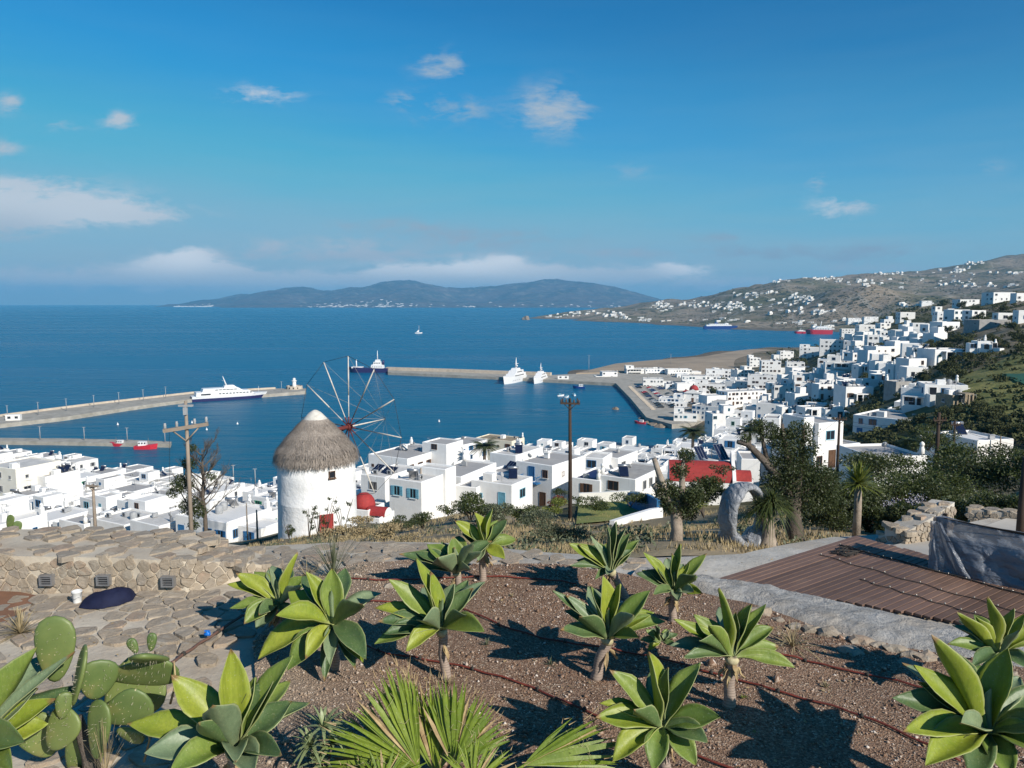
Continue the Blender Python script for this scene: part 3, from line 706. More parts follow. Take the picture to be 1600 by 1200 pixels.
# white villa at the right, with its lower wing
t = house_px(1262, 1352, 694, 740, 104, 24, 'large white villa with tall dark doors behind the hedge', depth=8, shut='brown', nowin=True, detail=0, extra=[(-2.4, 2.2, 1.2, 7.9, 7.0), (-4.3, -2.45, 2.0, 6, 7.8)])
for lx, k in ((-3.3, 0), (-1.0, 2), (2.2, 1)): on(t, DOOR['brown'][0] if k else WIN['brown'][0], lx, 0, .9 if k else 1.4, 0, 'door' if k else 'window', 1.15)
for ly in (1.6, 4.6): on(t, WIN['brown'][0], -4.25, ly, 1.3, -90, 'window', 1.2)
on(t, WIN['pale blue'][2], -.2, 1.2, 4.6, 0); on(t, CHIM[0], 2.6, 6, 3.9, 0, 'chimney', 1.2)
t = house_px(1362, 1452, 712, 737, 88, 8, 'low white building with rounded corners and grey roof beside the villa', depth=8, nowin=True, detail=1, extra=[])
t = house_px(1190, 1232, 700, 745, 112, -20, 'blue-shaded white house half hidden behind the big dark tree', depth=8, shut='brown', detail=1, extra=[])
t = house_px(1105, 1150, 718, 762, 112, 10, 'white house with two dark solar panels behind the red roof', depth=9, shut='grey', detail=0, extra=[], nowin=True)
solar_panel(t, (-1.9, 2.2, 3.8), .3, 1.7, 2.4, 50); solar_panel(t, (1.2, 1.6, 3.8), .3, 1.8, 2.8, 50); on(t, CHIM[2], 0, 6, 3.8, 0, 'chimney')
t = house_px(1158, 1186, 716, 752, 104, -10, 'small white outbuilding with pale double door right of the red roof', depth=6, shut='grey', detail=0, extra=[])
t = house_px(1345, 1402, 651, 690, 150, -48, 'blue-shaded terraced building with arched ground floor windows', depth=13, shut='blue', detail=2, extra=[])
t = house_px(1395, 1446, 640, 668, 168, -40, 'long white building with a row of grey-blue bays under a sloping roof', depth=14, shut='pale blue', detail=2, extra=[(-4, 5, 3, 12, 5.2)])
t = house_px(1520, 1588, 686, 716, 96, 14, 'low cream-white house with round openings near the right edge', depth=7, walls=M_WHITE, shut='grey', detail=1, extra=[])
t = house_px(1462, 1516, 696, 712, 100, -14, 'low white house with a long bank of dark solar panels', depth=8, shut='blue', detail=0, extra=[])
for k in range(6): solar_panel(t, (-2.2 + k * 1.15, .8 + k * .55, 1.1), .2, 1.0, 2.6, 38)
# ------------------------------------------------------------------ hillside and waterfront on the right (L, R, top, bottom, turn, shutters, words)
RIGHT = [
 (1283, 1319, 531, 550, -20, 'grey', 'broad white house with small red porch, highest by the far water'), (1251, 1283, 543, 558, -20, 'grey', 'stepped white house at the edge of the brown headland'),
 (1279, 1301, 561, 577, -25, 'brown', 'plain white cube house below the red-porched one'), (1294, 1334, 566, 588, -25, 'blue', 'white house with blue balconies on the hillside'),
 (1340, 1361, 570, 588, 10, 'pale blue', 'small white house with two bright blue shuttered windows'), (1331, 1360, 551, 568, 8, 'brown', 'white cube house just above the bright blue shutters'),
 (1357, 1389, 524, 540, -15, 'grey', 'upper house of the stacked white pair on the slope'), (1366, 1401, 541, 564, 12, 'brown', 'lower house of the stacked white pair on the slope'),
 (1417, 1449, 560, 586, 14, 'brown', 'tall narrow white house with shaded left face'), (1395, 1420, 569, 590, 5, 'grey', 'white house with arched verandah left of the tall narrow one'),
 (1398, 1425, 596, 614, 12, 'grey', 'grey rendered garage block below the arched verandah'), (1413, 1452, 606, 637, -35, 'blue', 'blue-shaded house wall left of the ochre-parapet villa'),
 (1448, 1507, 601, 622, -15, 'blue', 'wide villa with ochre parapets and blue awnings'), (1486, 1517, 617, 634, 10, 'grey', 'small stone-faced house under the ochre-parapet villa'),
 (1320, 1365, 604, 628, 5, 'brown', 'white house with wide dark balconies in the middle of the slope'), (1242, 1275, 598, 626, -15, 'brown', 'white balconied house left of centre on the lower slope'),
 (1278, 1303, 600, 624, 8, 'brown', 'white end house beside the balconied one'), (1222, 1250, 640, 662, -20, 'brown', 'white house low behind the bare pruned branches'),
 (1256, 1285, 636, 660, 12, 'pale blue', 'white house with glazed verandah above the villa'), (1459, 1513, 546, 562, 5, 'green', 'long pale green-white villa among trees'),
 (1528, 1549, 533, 548, -10, 'blue', 'small bluish house high on the green slope'), (1550, 1559, 539, 548, 5, 'brown', 'tiny round-topped white chapel-like hut on the green slope'),
 (1400, 1436, 516, 529, -12, 'grey', 'low white house in the long row crossing the upper slope'), (1432, 1454, 521, 533, 10, 'brown', 'white house at the lower end of the upper row'),
 (1427, 1449, 505, 518, -14, 'grey', 'white house just below the wide terrace block'), (1449, 1472, 507, 521, 8, 'brown', 'white house second along under the wide terrace block'),
 (1470, 1501, 503, 517, 12, 'grey', 'white house third along under the wide terrace block'), (1465, 1488, 487, 501, -8, 'grey', 'white cube left of the wide terrace block'),
 (1489, 1516, 484, 501, 10, 'pale blue', 'left half of the wide white terrace block near the ridge'), (1517, 1541, 485, 500, 10, 'grey', 'right half of the wide white terrace block near the ridge'),
 (1530, 1579, 500, 510, 0, 'grey', 'long low grey wall-like house below the ridge'), (1560, 1581, 489, 501, -6, 'grey', 'grey-blue house right of the wide terrace block'),
 (1592, 1612, 485, 504, -10, 'blue', 'house cut by the right edge of the view on the ridge'), (1407, 1429, 488, 500, -6, 'grey', 'white house standing alone against the brown hill'),
 (1461, 1472, 479, 489, 5, 'grey', 'small white tower-like house above the slope'), (1551, 1587, 457, 470, 5, 'grey', 'long bright white house on the skyline at right'),
 (1343, 1373, 508, 521, -8, 'grey', 'white house at the foot of the brown hill'), (1375, 1392, 505, 515, 5, 'grey', 'small white house beside the foot of the brown hill'),
 (1325, 1345, 497, 506, 0, 'grey', 'low white house by the far harbour road'), (1350, 1372, 495, 504, 0, 'brown', 'pale house further along the far harbour road'),
 (941, 965, 581, 595, 5, 'grey', 'white quay office with dark openings at the root of the pier'), (979, 1007, 576, 586, 3, 'grey', 'low white shed at the left end of the quay row'),
 (1008, 1040, 576, 586, 3, 'blue', 'long low white shed with blue end on the quay'), (1043, 1081, 577, 587, 3, 'grey', 'long low white shed right of the blue-ended one'),
 (1066, 1102, 587, 600, -10, 'pale blue', 'white house with pale blue verandah behind the quay'), (1104, 1146, 578, 595, -12, 'brown', 'white two-storey row house facing the quay'),
 (1151, 1179, 578, 593, 10, 'grey', 'white block right of the row house facing the quay'), (1171, 1188, 559, 573, 0, 'grey', 'white gabled hall at the edge of the brown land'),
 (1190, 1219, 564, 588, -10, 'brown', 'tall white house with small dark windows near the brown land'), (1219, 1240, 549, 561, 0, 'grey', 'white cube on the far end of the brown land'),
 (1005, 1036, 592, 606, -8, 'grey', 'white arcade beside the car park'), (1170, 1213, 587, 607, -20, 'brown', 'white house with long garden wall at the top of the lane'),
 (1030, 1066, 622, 634, -22, 'blue', 'blue-shaded low house left of the red-domed church'), (1086, 1131, 600, 616, -15, 'brown', 'broad white house behind the red-domed church'),
 (1133, 1201, 611, 632, 18, 'brown', 'long white hotel with small square windows beside the lane'), (1053, 1088, 646, 665, -12, 'pale blue', 'glass-fronted white restaurant at the old harbour edge'),
 (1084, 1125, 634, 656, -35, 'blue', 'blue-shaded white house behind the glass-fronted restaurant'), (1112, 1152, 646, 678, 6, 'pale blue', 'white house with pale blue shutters above the cove'),
 (1184, 1221, 630, 656, -28, 'blue', 'white gabled hall with tall blue windows by the lane'), (1106, 1149, 628, 640, 0, 'brown', 'white flat-roofed cafe behind the shuttered house'),
 (1225, 1262, 650, 666, 8, 'brown', 'low white house with small windows behind the dark tree'), (1250, 1275, 584, 596, -10, 'brown', 'white house beside the tamarisk on the lower slope'),
 (1210, 1240, 602, 622, -10, 'grey', 'white house with tall cypress-like bush at its corner'), (1290, 1318, 640, 655, -8, 'grey', 'flat white roof terrace peeping over the villa'),
 (1230, 1256, 566, 580, -14, 'grey', 'white house half hidden by tamarisks near the headland'), (1310, 1335, 590, 602, -12, 'grey', 'low white house under the blue-balconied one'),
 (1369, 1392, 585, 597, 6, 'brown', 'low house in the dip between the two slopes'), (1100, 1128, 588, 598, -8, 'grey', 'low white house between quay sheds and lane'),
 (1040, 1066, 600, 611, -6, 'brown', 'low white house behind the car park trees'), (1150, 1180, 596, 610, -14, 'grey', 'white house with flat roof above the long hotel'),
 (1435, 1458, 540, 551, 0, 'grey', 'white wall house among the dark trees'), (1316, 1342, 514, 524, -10, 'grey', 'white house near the far ferry quay'), (1380, 1400, 527, 537, -6, 'brown', 'white house right of the stacked pair'),
 (1500, 1530, 468, 477, 0, 'grey', 'long white house under the skyline one'), (1440, 1456, 470, 477, 0, 'grey', 'small white house alone on the upper brown slope'), (1588, 1606, 458, 470, 0, 'grey', 'white house at the right end of the skyline'),
]
for q in RIGHT:
    L, Rr, tp, bt, rz, sh, words_ = q
    k = dict(shut=sh, detail=1 if tp > 520 else 0)
    if 'grey rendered' in words_ or 'wall-like' in words_: k['walls'] = M_GREYP
    if 'stone-faced' in words_: k['walls'] = M_STONEW
    if tp > 560 and (Rr - L) > 24: k['detail'] = 2
    for wd, nm in (('hotel', 'hotel'), ('restaurant', 'restaurant'), ('shed', 'quay_shed'), ('hall', 'hall'), ('cafe', 'cafe'), ('garage', 'garage_block'), ('villa', 'villa'), ('hut', 'chapel_hut'), ('quay office', 'quay_office'), ('arcade', 'arcade'), ('block', 'apartment_block')):
        if wd in words_.split(' the ')[0].split(' left of ')[0].split(' under ')[0].split(' above ')[0]: k['name'] = nm; break
    house_px(L, Rr, tp, bt + 1, None, rz, words_, group='white houses on the hillside and round the bay', **k)
# ------------------------------------------------------------------ dense quarters, in rows parallel to the waterfront
def quarter(name_where, theta, org, ni, nj, cw, cd, inside, group, hmax, rows_from=0, hf=1.0):
    a = math.radians(theta); ca, sa = math.cos(a), math.sin(a); total = 0
    for j in range(nj):
        row = []
        for i in range(ni):
            r = random.Random(i * 131 + j * 977 + int(org[0]))
            u = (i + (j % 2) * .5 + r.uniform(-.12, .12)) * cw; v = (j + r.uniform(-.1, .1)) * cd
            x = org[0] + u * ca - v * sa; y = org[1] + u * sa + v * ca
            if y < 60: continue
            h0 = H(x, y)
            D = y * math.cos(PITCH) + (EYE - h0) * math.sin(PITCH); px = x / D * F + 800
            if h0 < 1.0 or not inside(px, y) or not free(x, y, 3.6) or r.random() < .07: continue
            w = cw * r.uniform(.62, 1.0); d = abs(cd) * r.uniform(.55, .92)
            hh = r.choice((3.1, 3.4, 3.6, 5.6, 6.2)) if y < 320 else r.choice((3.4, 6, 6.5))
            if y > 215: hh = r.choice((5.2, 6.0, 6.6, 3.8))
            hh = min(hh, hmax(px, y))
            row.append((px, x, y, h0, w, d, hh, r.randint(0, 10 ** 6), r.uniform(-4, 4)))
        row.sort()
        for c, (px, x, y, h0, w, d, hh, sd_, dr) in enumerate(row):
            rr = random.Random(sd_); sh = rr.choice(['blue', 'blue', 'brown', 'grey', 'pale blue', 'green', 'brown', 'grey'])
            st = 'two-storey' if hh > 4.6 else 'single-storey'
            lab = f"{st} white house, {sh} woodwork, {ORD[min(c, 19)]} from left in {ORD[j + rows_from]} row {name_where}"
            make_house(x, y, h0 + .2, a + math.radians(dr), w, d, hh, sd_, lab, group, 2 if y < 170 else 1, sh)
            total += 1
    return total
n1 = quarter('up from left quay', -27, (-268, 318), 33, 23, 9.4, -9.2, lambda px, y: -40 < px < 448 and y > 98 and y < 330, 'white houses of the quarter left of the windmill', lambda px, y: 9 if y > 130 else 3.6)
n2 = quarter('up from middle waterfront', -27, (-80, 350), 20, 23, 11.0, -10.2, lambda px, y: 545 < px < 1190 and (108 if px < 900 else 118) < y < 330 and not (px > 990 and y > 250), G_MID, lambda px, y: 9 if y > 150 else 3.6)
# small houses that fill the gaps of the right-hand slope and the harbour side
BANDS = [('beside the lane above the cove', 1130, 1240, 596, 660, 16), ('between the hotel and the middle slope', 1240, 1330, 580, 650, 15), ('on the middle slope under the dark trees', 1300, 1440, 540, 610, 18), ('in the upper rows near the far port', 1290, 1420, 505, 545, 16), ('on the shoulder below the ridge', 1400, 1500, 495, 560, 10), ('behind the harbour quay', 1010, 1140, 588, 640, 14)]
rb = random.Random(9); nb_ = 0; FILL = MB()
for (where, xa, xb, ya, yb, n_) in BANDS:
    row = []
    for _ in range(n_ * 6):
        if len(row) >= n_: break
        p = hit(rb.uniform(xa, xb), rb.uniform(ya, yb))
        if p is None or p.z < 1.2 or not free(p.x, p.y, 3.0 if p.y < 500 else 4.0): continue
        D = p.y * math.cos(PITCH) + (EYE - p.z) * math.sin(PITCH); row.append((p.x / D * F + 800, p)); HOUSES.append((p.x, p.y, 2.5 if p.y < 500 else 4))
    for px, p in row:
        s = 1.0 if p.y < 500 else 1.5; w, d, h = rb.uniform(4.5, 8) * s, rb.uniform(4, 6) * s, rb.choice((2.9, 3.2, 3.4, 5.4)) * (1.15 if s > 1 else 1)
        t_ = MB(); volume(t_, -w / 2, w / 2, 0, d, -4, h); 
        if rb.random() < .4: volume(t_, w * .05, w / 2 - .05, d * .3, d - .05, h - .3, h + 2.3)
        M = Matrix.Translation(p) @ Matrix.Rotation(math.radians(rb.uniform(-35, 25)), 4, 'Z')
        FILL.add([M @ Vector(v) for v in t_.v], t_.f, 0); FILL.box(-w / 2 + .2, w / 2 - .2, .2, d - .2, h - .33, h - .28, 1, M, bottom=False)
        for k in range(max(1, int(w / 2.6))):
            if rb.random() < .75: x = -w / 2 + (k + .5) * 2.4; FILL.box(x, x + 1.0, -.04, .02, .9, 2.1, 2, M); FILL.box(x - .1, x + 1.1, -.09, .02, .78, .9, 0, M)
        FILL.box(w / 2 - .02, w / 2 + .04, d * .4, d * .4 + .9, .9, 2.0, 2, M); nb_ += 1
tag(FILL.build('far_houses', [M_WHITE, M_ROOF, M_GLASS]), 'crowd of smaller white houses filling the gaps of the right-hand town', None, None, 'stuff')
print('fill', nb_, 'total', len([o for o in bpy.data.objects if o.name.startswith('white_house')]))
print('quarters', n1, n2, 'right', len(RIGHT))
# ================================================================== HARBOUR: quays, piers, boats
M_CONC = simple('quay_concrete', (.40, .37, .32), (.27, .25, .21), .9, .25, .4, .1)
M_DIRT = simple('bare_fill', (.36, .28, .20), (.25, .20, .145), .95, .03, .4, .3)
M_PIERW = simple('pier_parapet', (.55, .47, .38), (.42, .36, .29), .9, .4, .4, .1)
def slab(name, pts, z, m, label, depth=5.0, kind='structure'):
    w = [at_z(px, py, z) for px, py in pts]
    bm_ = bmesh.new(); top = [bm_.verts.new(p) for p in w]; bot = [bm_.verts.new((p.x, p.y, z - depth)) for p in w]
    n = len(w); bm_.faces.new(top)
    for i in range(n): bm_.faces.new((top[i], bot[i], bot[(i + 1) % n], top[(i + 1) % n]))
    bmesh.ops.triangulate(bm_, faces=bm_.faces[:1]); bmesh.ops.recalc_face_normals(bm_, faces=bm_.faces)
    me = bpy.data.meshes.new(name); bm_.to_mesh(me); bm_.free(); me.materials.append(m)
    return tag(link(name, me), label, None, None, kind)
slab('quay', [(-120, 676), (0, 662.5), (100, 651.5), (200, 636.5), (250, 629.5), (300, 623.5), (430, 614.8), (478, 611), (478, 607), (430, 607), (300, 614), (150, 631), (0, 650), (-120, 664)], 2.2, M_CONC, 'long curved stone pier of the old harbour', 5)
slab('jetty', [(-60, 689), (50, 690), (120, 691), (266, 694), (268, 690), (200, 687), (100, 685), (0, 684), (-60, 684)], 1.6, M_CONC, 'low rubble jetty in front of the left quarter', 5)
slab('quay', [(606, 581.5), (780, 589), (862, 593.5), (962, 598.5), (985, 622), (1010, 652), (1050, 663), (1090, 660), (1180, 640), (1230, 610), (1260, 590), (1250, 560), (1100, 570), (960, 577), (900, 584), (862, 586), (780, 583), (700, 580), (606, 577)], 2.4, M_CONC, 'concrete breakwater and harbour quay', 6)
slab('ground', [(900, 583), (962, 568), (1010, 563.5), (1100, 557), (1150, 548), (1175, 545.5), (1240, 547), (1290, 552), (1250, 585), (1180, 590), (1100, 586), (1000, 579.5), (940, 582)], 3.2, M_DIRT, 'bare brown filled land behind the harbour quay', 7)
# parapets along the seaward edges
def parapet(pts, z, h, w, m, label):
    mb = MB(); q = [at_z(px, py, z) for px, py in pts]
    for a, b in zip(q[:-1], q[1:]):
        d = (b - a); L = d.length; M = Matrix.Translation(a) @ Matrix.Rotation(math.atan2(d.y, d.x), 4, 'Z')
        mb.box(0, L + .02, -w, 0, -.5, h, 0, M)
    return tag(mb.build('pier_parapet', m), label, 'wall')
parapet([(-120, 664.6), (0, 650.6), (150, 631.6), (300, 614.6), (430, 607.4)], 2.2, 1.2, 1.2, M_PIERW, 'low stone parapet along the seaward side of the long curved pier')
parapet([(606, 577.6), (700, 580.4), (780, 583.4), (862, 586.4)], 2.4, 2.6, 4.0, M_PIERW, 'thick pale parapet on top of the straight breakwater')
# light beacon at the pier end on its stone head
p = at_z(460, 607.5, 2.2)
t = empty('harbour_beacon', p, 0, 'small white light tower on a rounded stone platform at the pier end', 'lighthouse')
mb = MB(); mb.lathe([(6, 0), (5.8, 2.2), (5.2, 2.3), (5.2, 1.6), (0.1, 1.6)], 14, smooth=False, cap=False); mb.build('platform', M_PIERW, t)
mb = MB(); mb.lathe([(1.5, 0), (1.3, 5.5), (1.9, 5.7), (1.9, 6.1), (1.0, 6.2), (1.0, 7.4), (1.3, 7.5), (.1, 8.1)], 10, smooth=False); mb.build('tower', M_WHITE, t)
for k in range(4):
    mb = MB(); mb.box(-.4, .4, -.05, .05, 0, 1.0); mb.build('niche', M_GLASS, t, (5.95 * math.cos(-2.4 + k * .5), 5.95 * math.sin(-2.4 + k * .5), .5), (0, 0, -2.4 + k * .5 + 1.57))
# lamp posts
def lamp(px, py, z, h, label, group, arm=True):
    p = at_z(px, py, z); mb = MB(); mb.tube([(0, 0, 0), (0, 0, h)], [.22, .14], 6); mb.box(-.7, .7, -.14, .14, h, h + .2)
    return tag(mb.build('street_lamp', M_GREYW, None, p), label, 'street lamp', group)
for k, (px, py) in enumerate([(12, 651), (60, 645), (104, 639), (147, 633), (186, 628), (224, 623), (259, 618), (440, 609)]):
    lamp(px, py + 3, 2.2, 7, f'{ORD[k]} pale lamp post from the left along the long curved pier', 'lamp posts on the curved pier')
for k, (px, py) in enumerate([(63, 687), (132, 688), (199, 689), (258, 691)]):
    lamp(px, py, 1.6, 6, f'{ORD[k]} pale lamp post from the left along the low jetty', 'lamp posts on the low jetty')
lamp(920, 583, 2.4, 16, 'tall floodlight mast on the harbour quay', None)
lamp(1048, 569, 3.2, 10, 'lone mast on the bare brown land', None)
lamp(365, 749, 2, 5, 'left of two pale lamp posts behind the waterfront roofs', 'lamp posts behind the left quarter'); lamp(399, 755, 2, 5, 'right of two pale lamp posts behind the waterfront roofs', 'lamp posts behind the left quarter')
def booth(px, py, z, w, d, h, rz, label):
    mb = MB(); mb.bevbox(-w / 2, w / 2, 0, d, 0, h, .1); t = empty('harbour_booth', at_z(px, py, z), math.radians(rz), label, 'booth'); mb.build('wall', M_WHITE, t)
    for s in (-1, 1): link('window', WIN['grey'][2], t, (s * w * .25, 0, 1))
booth(20, 657, 2.2, 7, 3, 3, 14, 'small white booth on the long curved pier')
booth(880, 592.5, 2.4, 9, 3, 2.6, -3, 'white tent-like kiosk at the root of the breakwater')

def hull(mb, L, B, Hh, bow=.22, mi=(0, 1), split=.45, flare=1.0, stern=.85, sheer=.12, n=14, draught=.6):
    """lofted hull, bow towards +x, waterline at z 0; two paint bands and a deck"""
    rows = []
    for i in range(n + 1):
        t = i / n; x = -L / 2 + L * t
        w = (stern + (1 - stern) * min(1, t / .35)) if t < 1 - bow else max(0.0, math.cos((t - (1 - bow)) / bow * math.pi / 2)) ** .75
        zt = Hh * (1 + sheer * (t ** 2) * 2)
        rk = L * .05 * max(0, (t - .6) / .4)
        wd = B / 2 * max(w, .01); wl = B / 2 * max(w ** 1.25 * .88, .008)
        rows.append([(x, -wl * .8, -draught), (x, -wl, 0.0), (x + rk * split, -(wl + (wd - wl) * split), zt * split), (x + rk, -wd, zt), (x + rk, wd, zt), (x + rk * split, wl + (wd - wl) * split, zt * split), (x, wl, 0.0), (x, wl * .8, -draught)])
    vs = [q for r in rows for q in r]
    for i in range(n):
        for k, m_ in ((0, 0), (1, 0), (2, 1), (3, 2), (4, 1), (5, 0), (6, 0)):
            a = i * 8 + k; mb.add([vs[a], vs[a + 8], vs[a + 9], vs[a + 1]], [(0, 1, 2, 3)], {0: mi[0], 1: mi[1], 2: mi[1]}[m_])
    mb.add(rows[0], [(7, 6, 5, 4, 3, 2, 1, 0)], mi[0])
def tier(mb, x0, x1, w, z0, z1, f0=.3, f1=.6, mi=0):
    """deckhouse with raked ends"""
    h = z1 - z0
    mb.add([(x0, -w / 2, z0), (x1, -w / 2, z0), (x1, w / 2, z0), (x0, w / 2, z0), (x0 + h * f0, -w / 2 + .1, z1), (x1 - h * f1, -w / 2 + .1, z1), (x1 - h * f1, w / 2 - .1, z1), (x0 + h * f0, w / 2 - .1, z1)],
           [(4, 5, 6, 7), (0, 1, 5, 4), (1, 2, 6, 5), (2, 3, 7, 6), (3, 0, 4, 7)], mi)
M_SHIPW = flat('ship_white', (.82, .82, .82), .35); M_SHIPN = flat('ship_navy', (.03, .03, .11), .35); M_SHIPR = flat('ship_red', (.55, .03, .05), .4); M_SHIPB = flat('ship_blue', (.015, .05, .22), .4)
def ship(px, py, head, name, label, cat, group=None):
    return empty(name, at_z(px, py, 0.0), math.radians(head), label, cat, group)
def windows(t, xs, w, z, ww=.9, hh=.6, both=True, nm='window'):
    mb = MB(); mb.box(-ww / 2, ww / 2, -.03, .03, 0, hh); me = mb.mesh(nm, [M_GLASS])
    for x in xs:
        for s in ((-1, 1) if both else (-1,)): link(nm, me, t, (x, s * (w / 2 + .02), z))
# fast ferry alongside the pier
_a, _b = at_z(309, 626.5, 0), at_z(405, 620.5, 0)
t = ship(357, 624.2, math.degrees(math.atan2(_b.y - _a.y, _b.x - _a.x)), 'fast_ferry', 'white fast ferry with purple-navy lower hull moored alongside the curved pier', 'ferry')
mb = MB(); hull(mb, 47, 9.5, 3.6, .3, (0, 1), .55, sheer=.05); mb.build('hull', [M_SHIPN, M_SHIPW], t)
mb = MB(); tier(mb, -21, 17, 9, 3.5, 6.2, .1, 1.6); tier(mb, -17, 9, 8, 6.2, 8.3, .3, 1.5); tier(mb, -3, 5, 5.5, 8.3, 9.8, .3, 1.0); mb.build('deckhouse', M_SHIPW, t)
windows(t, [-6 + k * 2.2 for k in range(10)], 9, 4.4, 1.3, .7); windows(t, [-8 + k * 2.4 for k in range(6)], 8, 7.0, 2.0, .5)
mb = MB(); mb.box(-18, -12, -4.57, -4.5, 4.2, 5.2); mb.build('side_opening', M_GLASS, t)
mb = MB(); mb.tube([(-1, 0, 9.5), (-3.2, 0, 16)], [.6, .15], 6); mb.tube([(-3.6, -1.4, 13), (-3.6, 1.4, 13)], .12, 4); mb.tube([(20, 0, 4), (20, 0, 8)], .12, 4); mb.build('mast', M_SHIPW, t)
# tug-like vessel at the breakwater head
t = ship(577, 582, 178, 'tug_boat', 'dark-hulled vessel with white wheelhouse and tall mast at the breakwater head', 'boat')
mb = MB(); hull(mb, 36, 9, 4.2, .25, (0, 0), .5, sheer=.15); mb.build('hull', [M_SHIPN], t)
mb = MB(); tier(mb, -14, -2, 7.5, 4, 7.5, .2, .2); tier(mb, -12, -4, 6, 7.5, 10.2, .3, .3); tier(mb, -10.5, -6, 4.5, 10.2, 12.2, .2, .2); mb.box(6, 16, -3.4, 3.4, 4.2, 5.5); mb.build('deckhouse', M_SHIPW, t)
windows(t, [-10.5 + k * 1.6 for k in range(5)], 6, 8.6, 1.0, .8); windows(t, [-12 + k * 2.0 for k in range(5)], 7.5, 5.2, .7, .7)
mb = MB(); mb.tube([(-8, 0, 12), (-8, 0, 20.5)], [.5, .25], 6); mb.tube([(-8, -2, 16), (-8, 2, 16)], .2, 4); mb.tube([(12, 0, 5), (12, 0, 12)], [.7, .5], 6); mb.build('mast', M_SHIPW, t)
mb = MB(); mb.tube([(-13, 0, 7.5), (-13.6, 0, 11.5)], [1.2, 1.0], 8); mb.build('funnel', M_SHIPN, t)
# two motor yachts, sterns to the breakwater
def yacht(px, py, head, L, label):
    t = ship(px, py, head, 'motor_yacht', label, 'yacht', 'white motor yachts at the breakwater'); s = L / 40
    mb = MB(); hull(mb, L, 8.5 * s, 4.6 * s, .42, (0, 0), .5, sheer=.22); mb.build('hull', [M_SHIPW], t)
    mb = MB(); tier(mb, -17 * s, 10 * s, 7.6 * s, 4.4 * s, 7.2 * s, .1, 1.0); tier(mb, -13 * s, 5 * s, 6.8 * s, 7.2 * s, 9.7 * s, .2, 1.2); tier(mb, -8 * s, 1 * s, 5 * s, 9.7 * s, 11.4 * s, .2, 1.0); mb.build('deckhouse', M_SHIPW, t)
    windows(t, [(-11 + k * 2.4) * s for k in range(8)], 7.6 * s, 5.3 * s, 1.8 * s, .8 * s); windows(t, [(-9 + k * 2.2) * s for k in range(5)], 6.8 * s, 8.0 * s, 1.6 * s, .8 * s); windows(t, [(-2 + k * 4) * s for k in range(4)], 8.3 * s, 2.0 * s, .9 * s, .5 * s)
    mb = MB(); mb.box(-.04, .04, -2.6 * s, 2.6 * s, 0, .9 * s); mb.build('windscreen', M_GLASS, t, (3.2 * s, 0, 8.0 * s), (0, -.7, 0))
    mb = MB(); mb.tube([(-4 * s, 0, 11 * s), (-5 * s, 0, 20 * s)], [.9 * s, .15 * s], 6); mb.tube([(-4.6 * s, -2 * s, 15 * s), (-4.6 * s, 2 * s, 15 * s)], .25 * s, 4); mb.lathe([(.2 * s, 0), (.9 * s, .5 * s), (.5 * s, 1.3 * s), (.1, 1.5 * s)], 8, 0, (-3.6 * s, 1.2 * s, 12.5 * s)); mb.build('mast', M_SHIPW, t)
    mb = MB(); mb.tube([(L * .46, 0, 5.4 * s), (L * .5, 0, 7.5 * s)], .1, 4); mb.build('jack_staff', M_SHIPW, t)
    return t
yacht(803, 597, -113, 40, 'larger white motor yacht with tall radar mast, moored stern to the breakwater')
yacht(843, 597, -108, 31, 'smaller white motor yacht lying just right of the larger one')
# ferries at the far port
t = ship(1125, 514, 3, 'car_ferry', 'large blue and white car ferry in the far port', 'ferry')
mb = MB(); hull(mb, 132, 19, 12, .18, (0, 0), .5, sheer=.03); mb.build('hull', [M_SHIPB], t)
mb = MB(); tier(mb, -58, 46, 18, 11.5, 17, 0, .6); tier(mb, -45, 34, 17, 17, 21, 0, .6); tier(mb, 18, 32, 16, 21, 24, 0, .6); mb.build('deckhouse', M_SHIPW, t)
mb = MB(); mb.box(-22, -10, -5, 5, 21, 27); mb.build('funnel', M_SHIPB, t); windows(t, [-40 + k * 8 for k in range(10)], 17, 18.3, 4.5, 1.2)
mb = MB(); mb.tube([(24, 0, 24), (23, 0, 31)], .6, 5); mb.build('mast', M_SHIPW, t)
t.scale = (.62, .62, .62)
for (px, py, hd, s, lb) in ((1280, 522, 170, 1.0, 'large red catamaran ferry with white upper deck at the far port'), (1250, 521, 175, .45, 'small red boat just left of the red ferry')):
    t = ship(px, py, hd, 'red_ferry', lb, 'ferry' if s == 1 else 'boat')
    mb = MB(); hull(mb, 50 * s, 16 * s, 9 * s, .25, (0, 0), .5, sheer=.03); mb.build('hull', [M_SHIPR], t)
    mb = MB(); tier(mb, -22 * s, 14 * s, 15 * s, 9 * s, 13 * s, .2, 1); tier(mb, -14 * s, 8 * s, 12 * s, 13 * s, 16 * s, .2, 1); mb.build('deckhouse', M_SHIPW, t)
    mb = MB(); mb.tube([(-2 * s, 0, 16 * s), (-4 * s, 0, 27 * s)], [1.2 * s, .5 * s], 5); mb.build('mast', M_SHIPW, t); windows(t, [(-16 + k * 5) * s for k in range(6)], 15 * s, 10.2 * s, 3.4 * s, 1.2 * s)
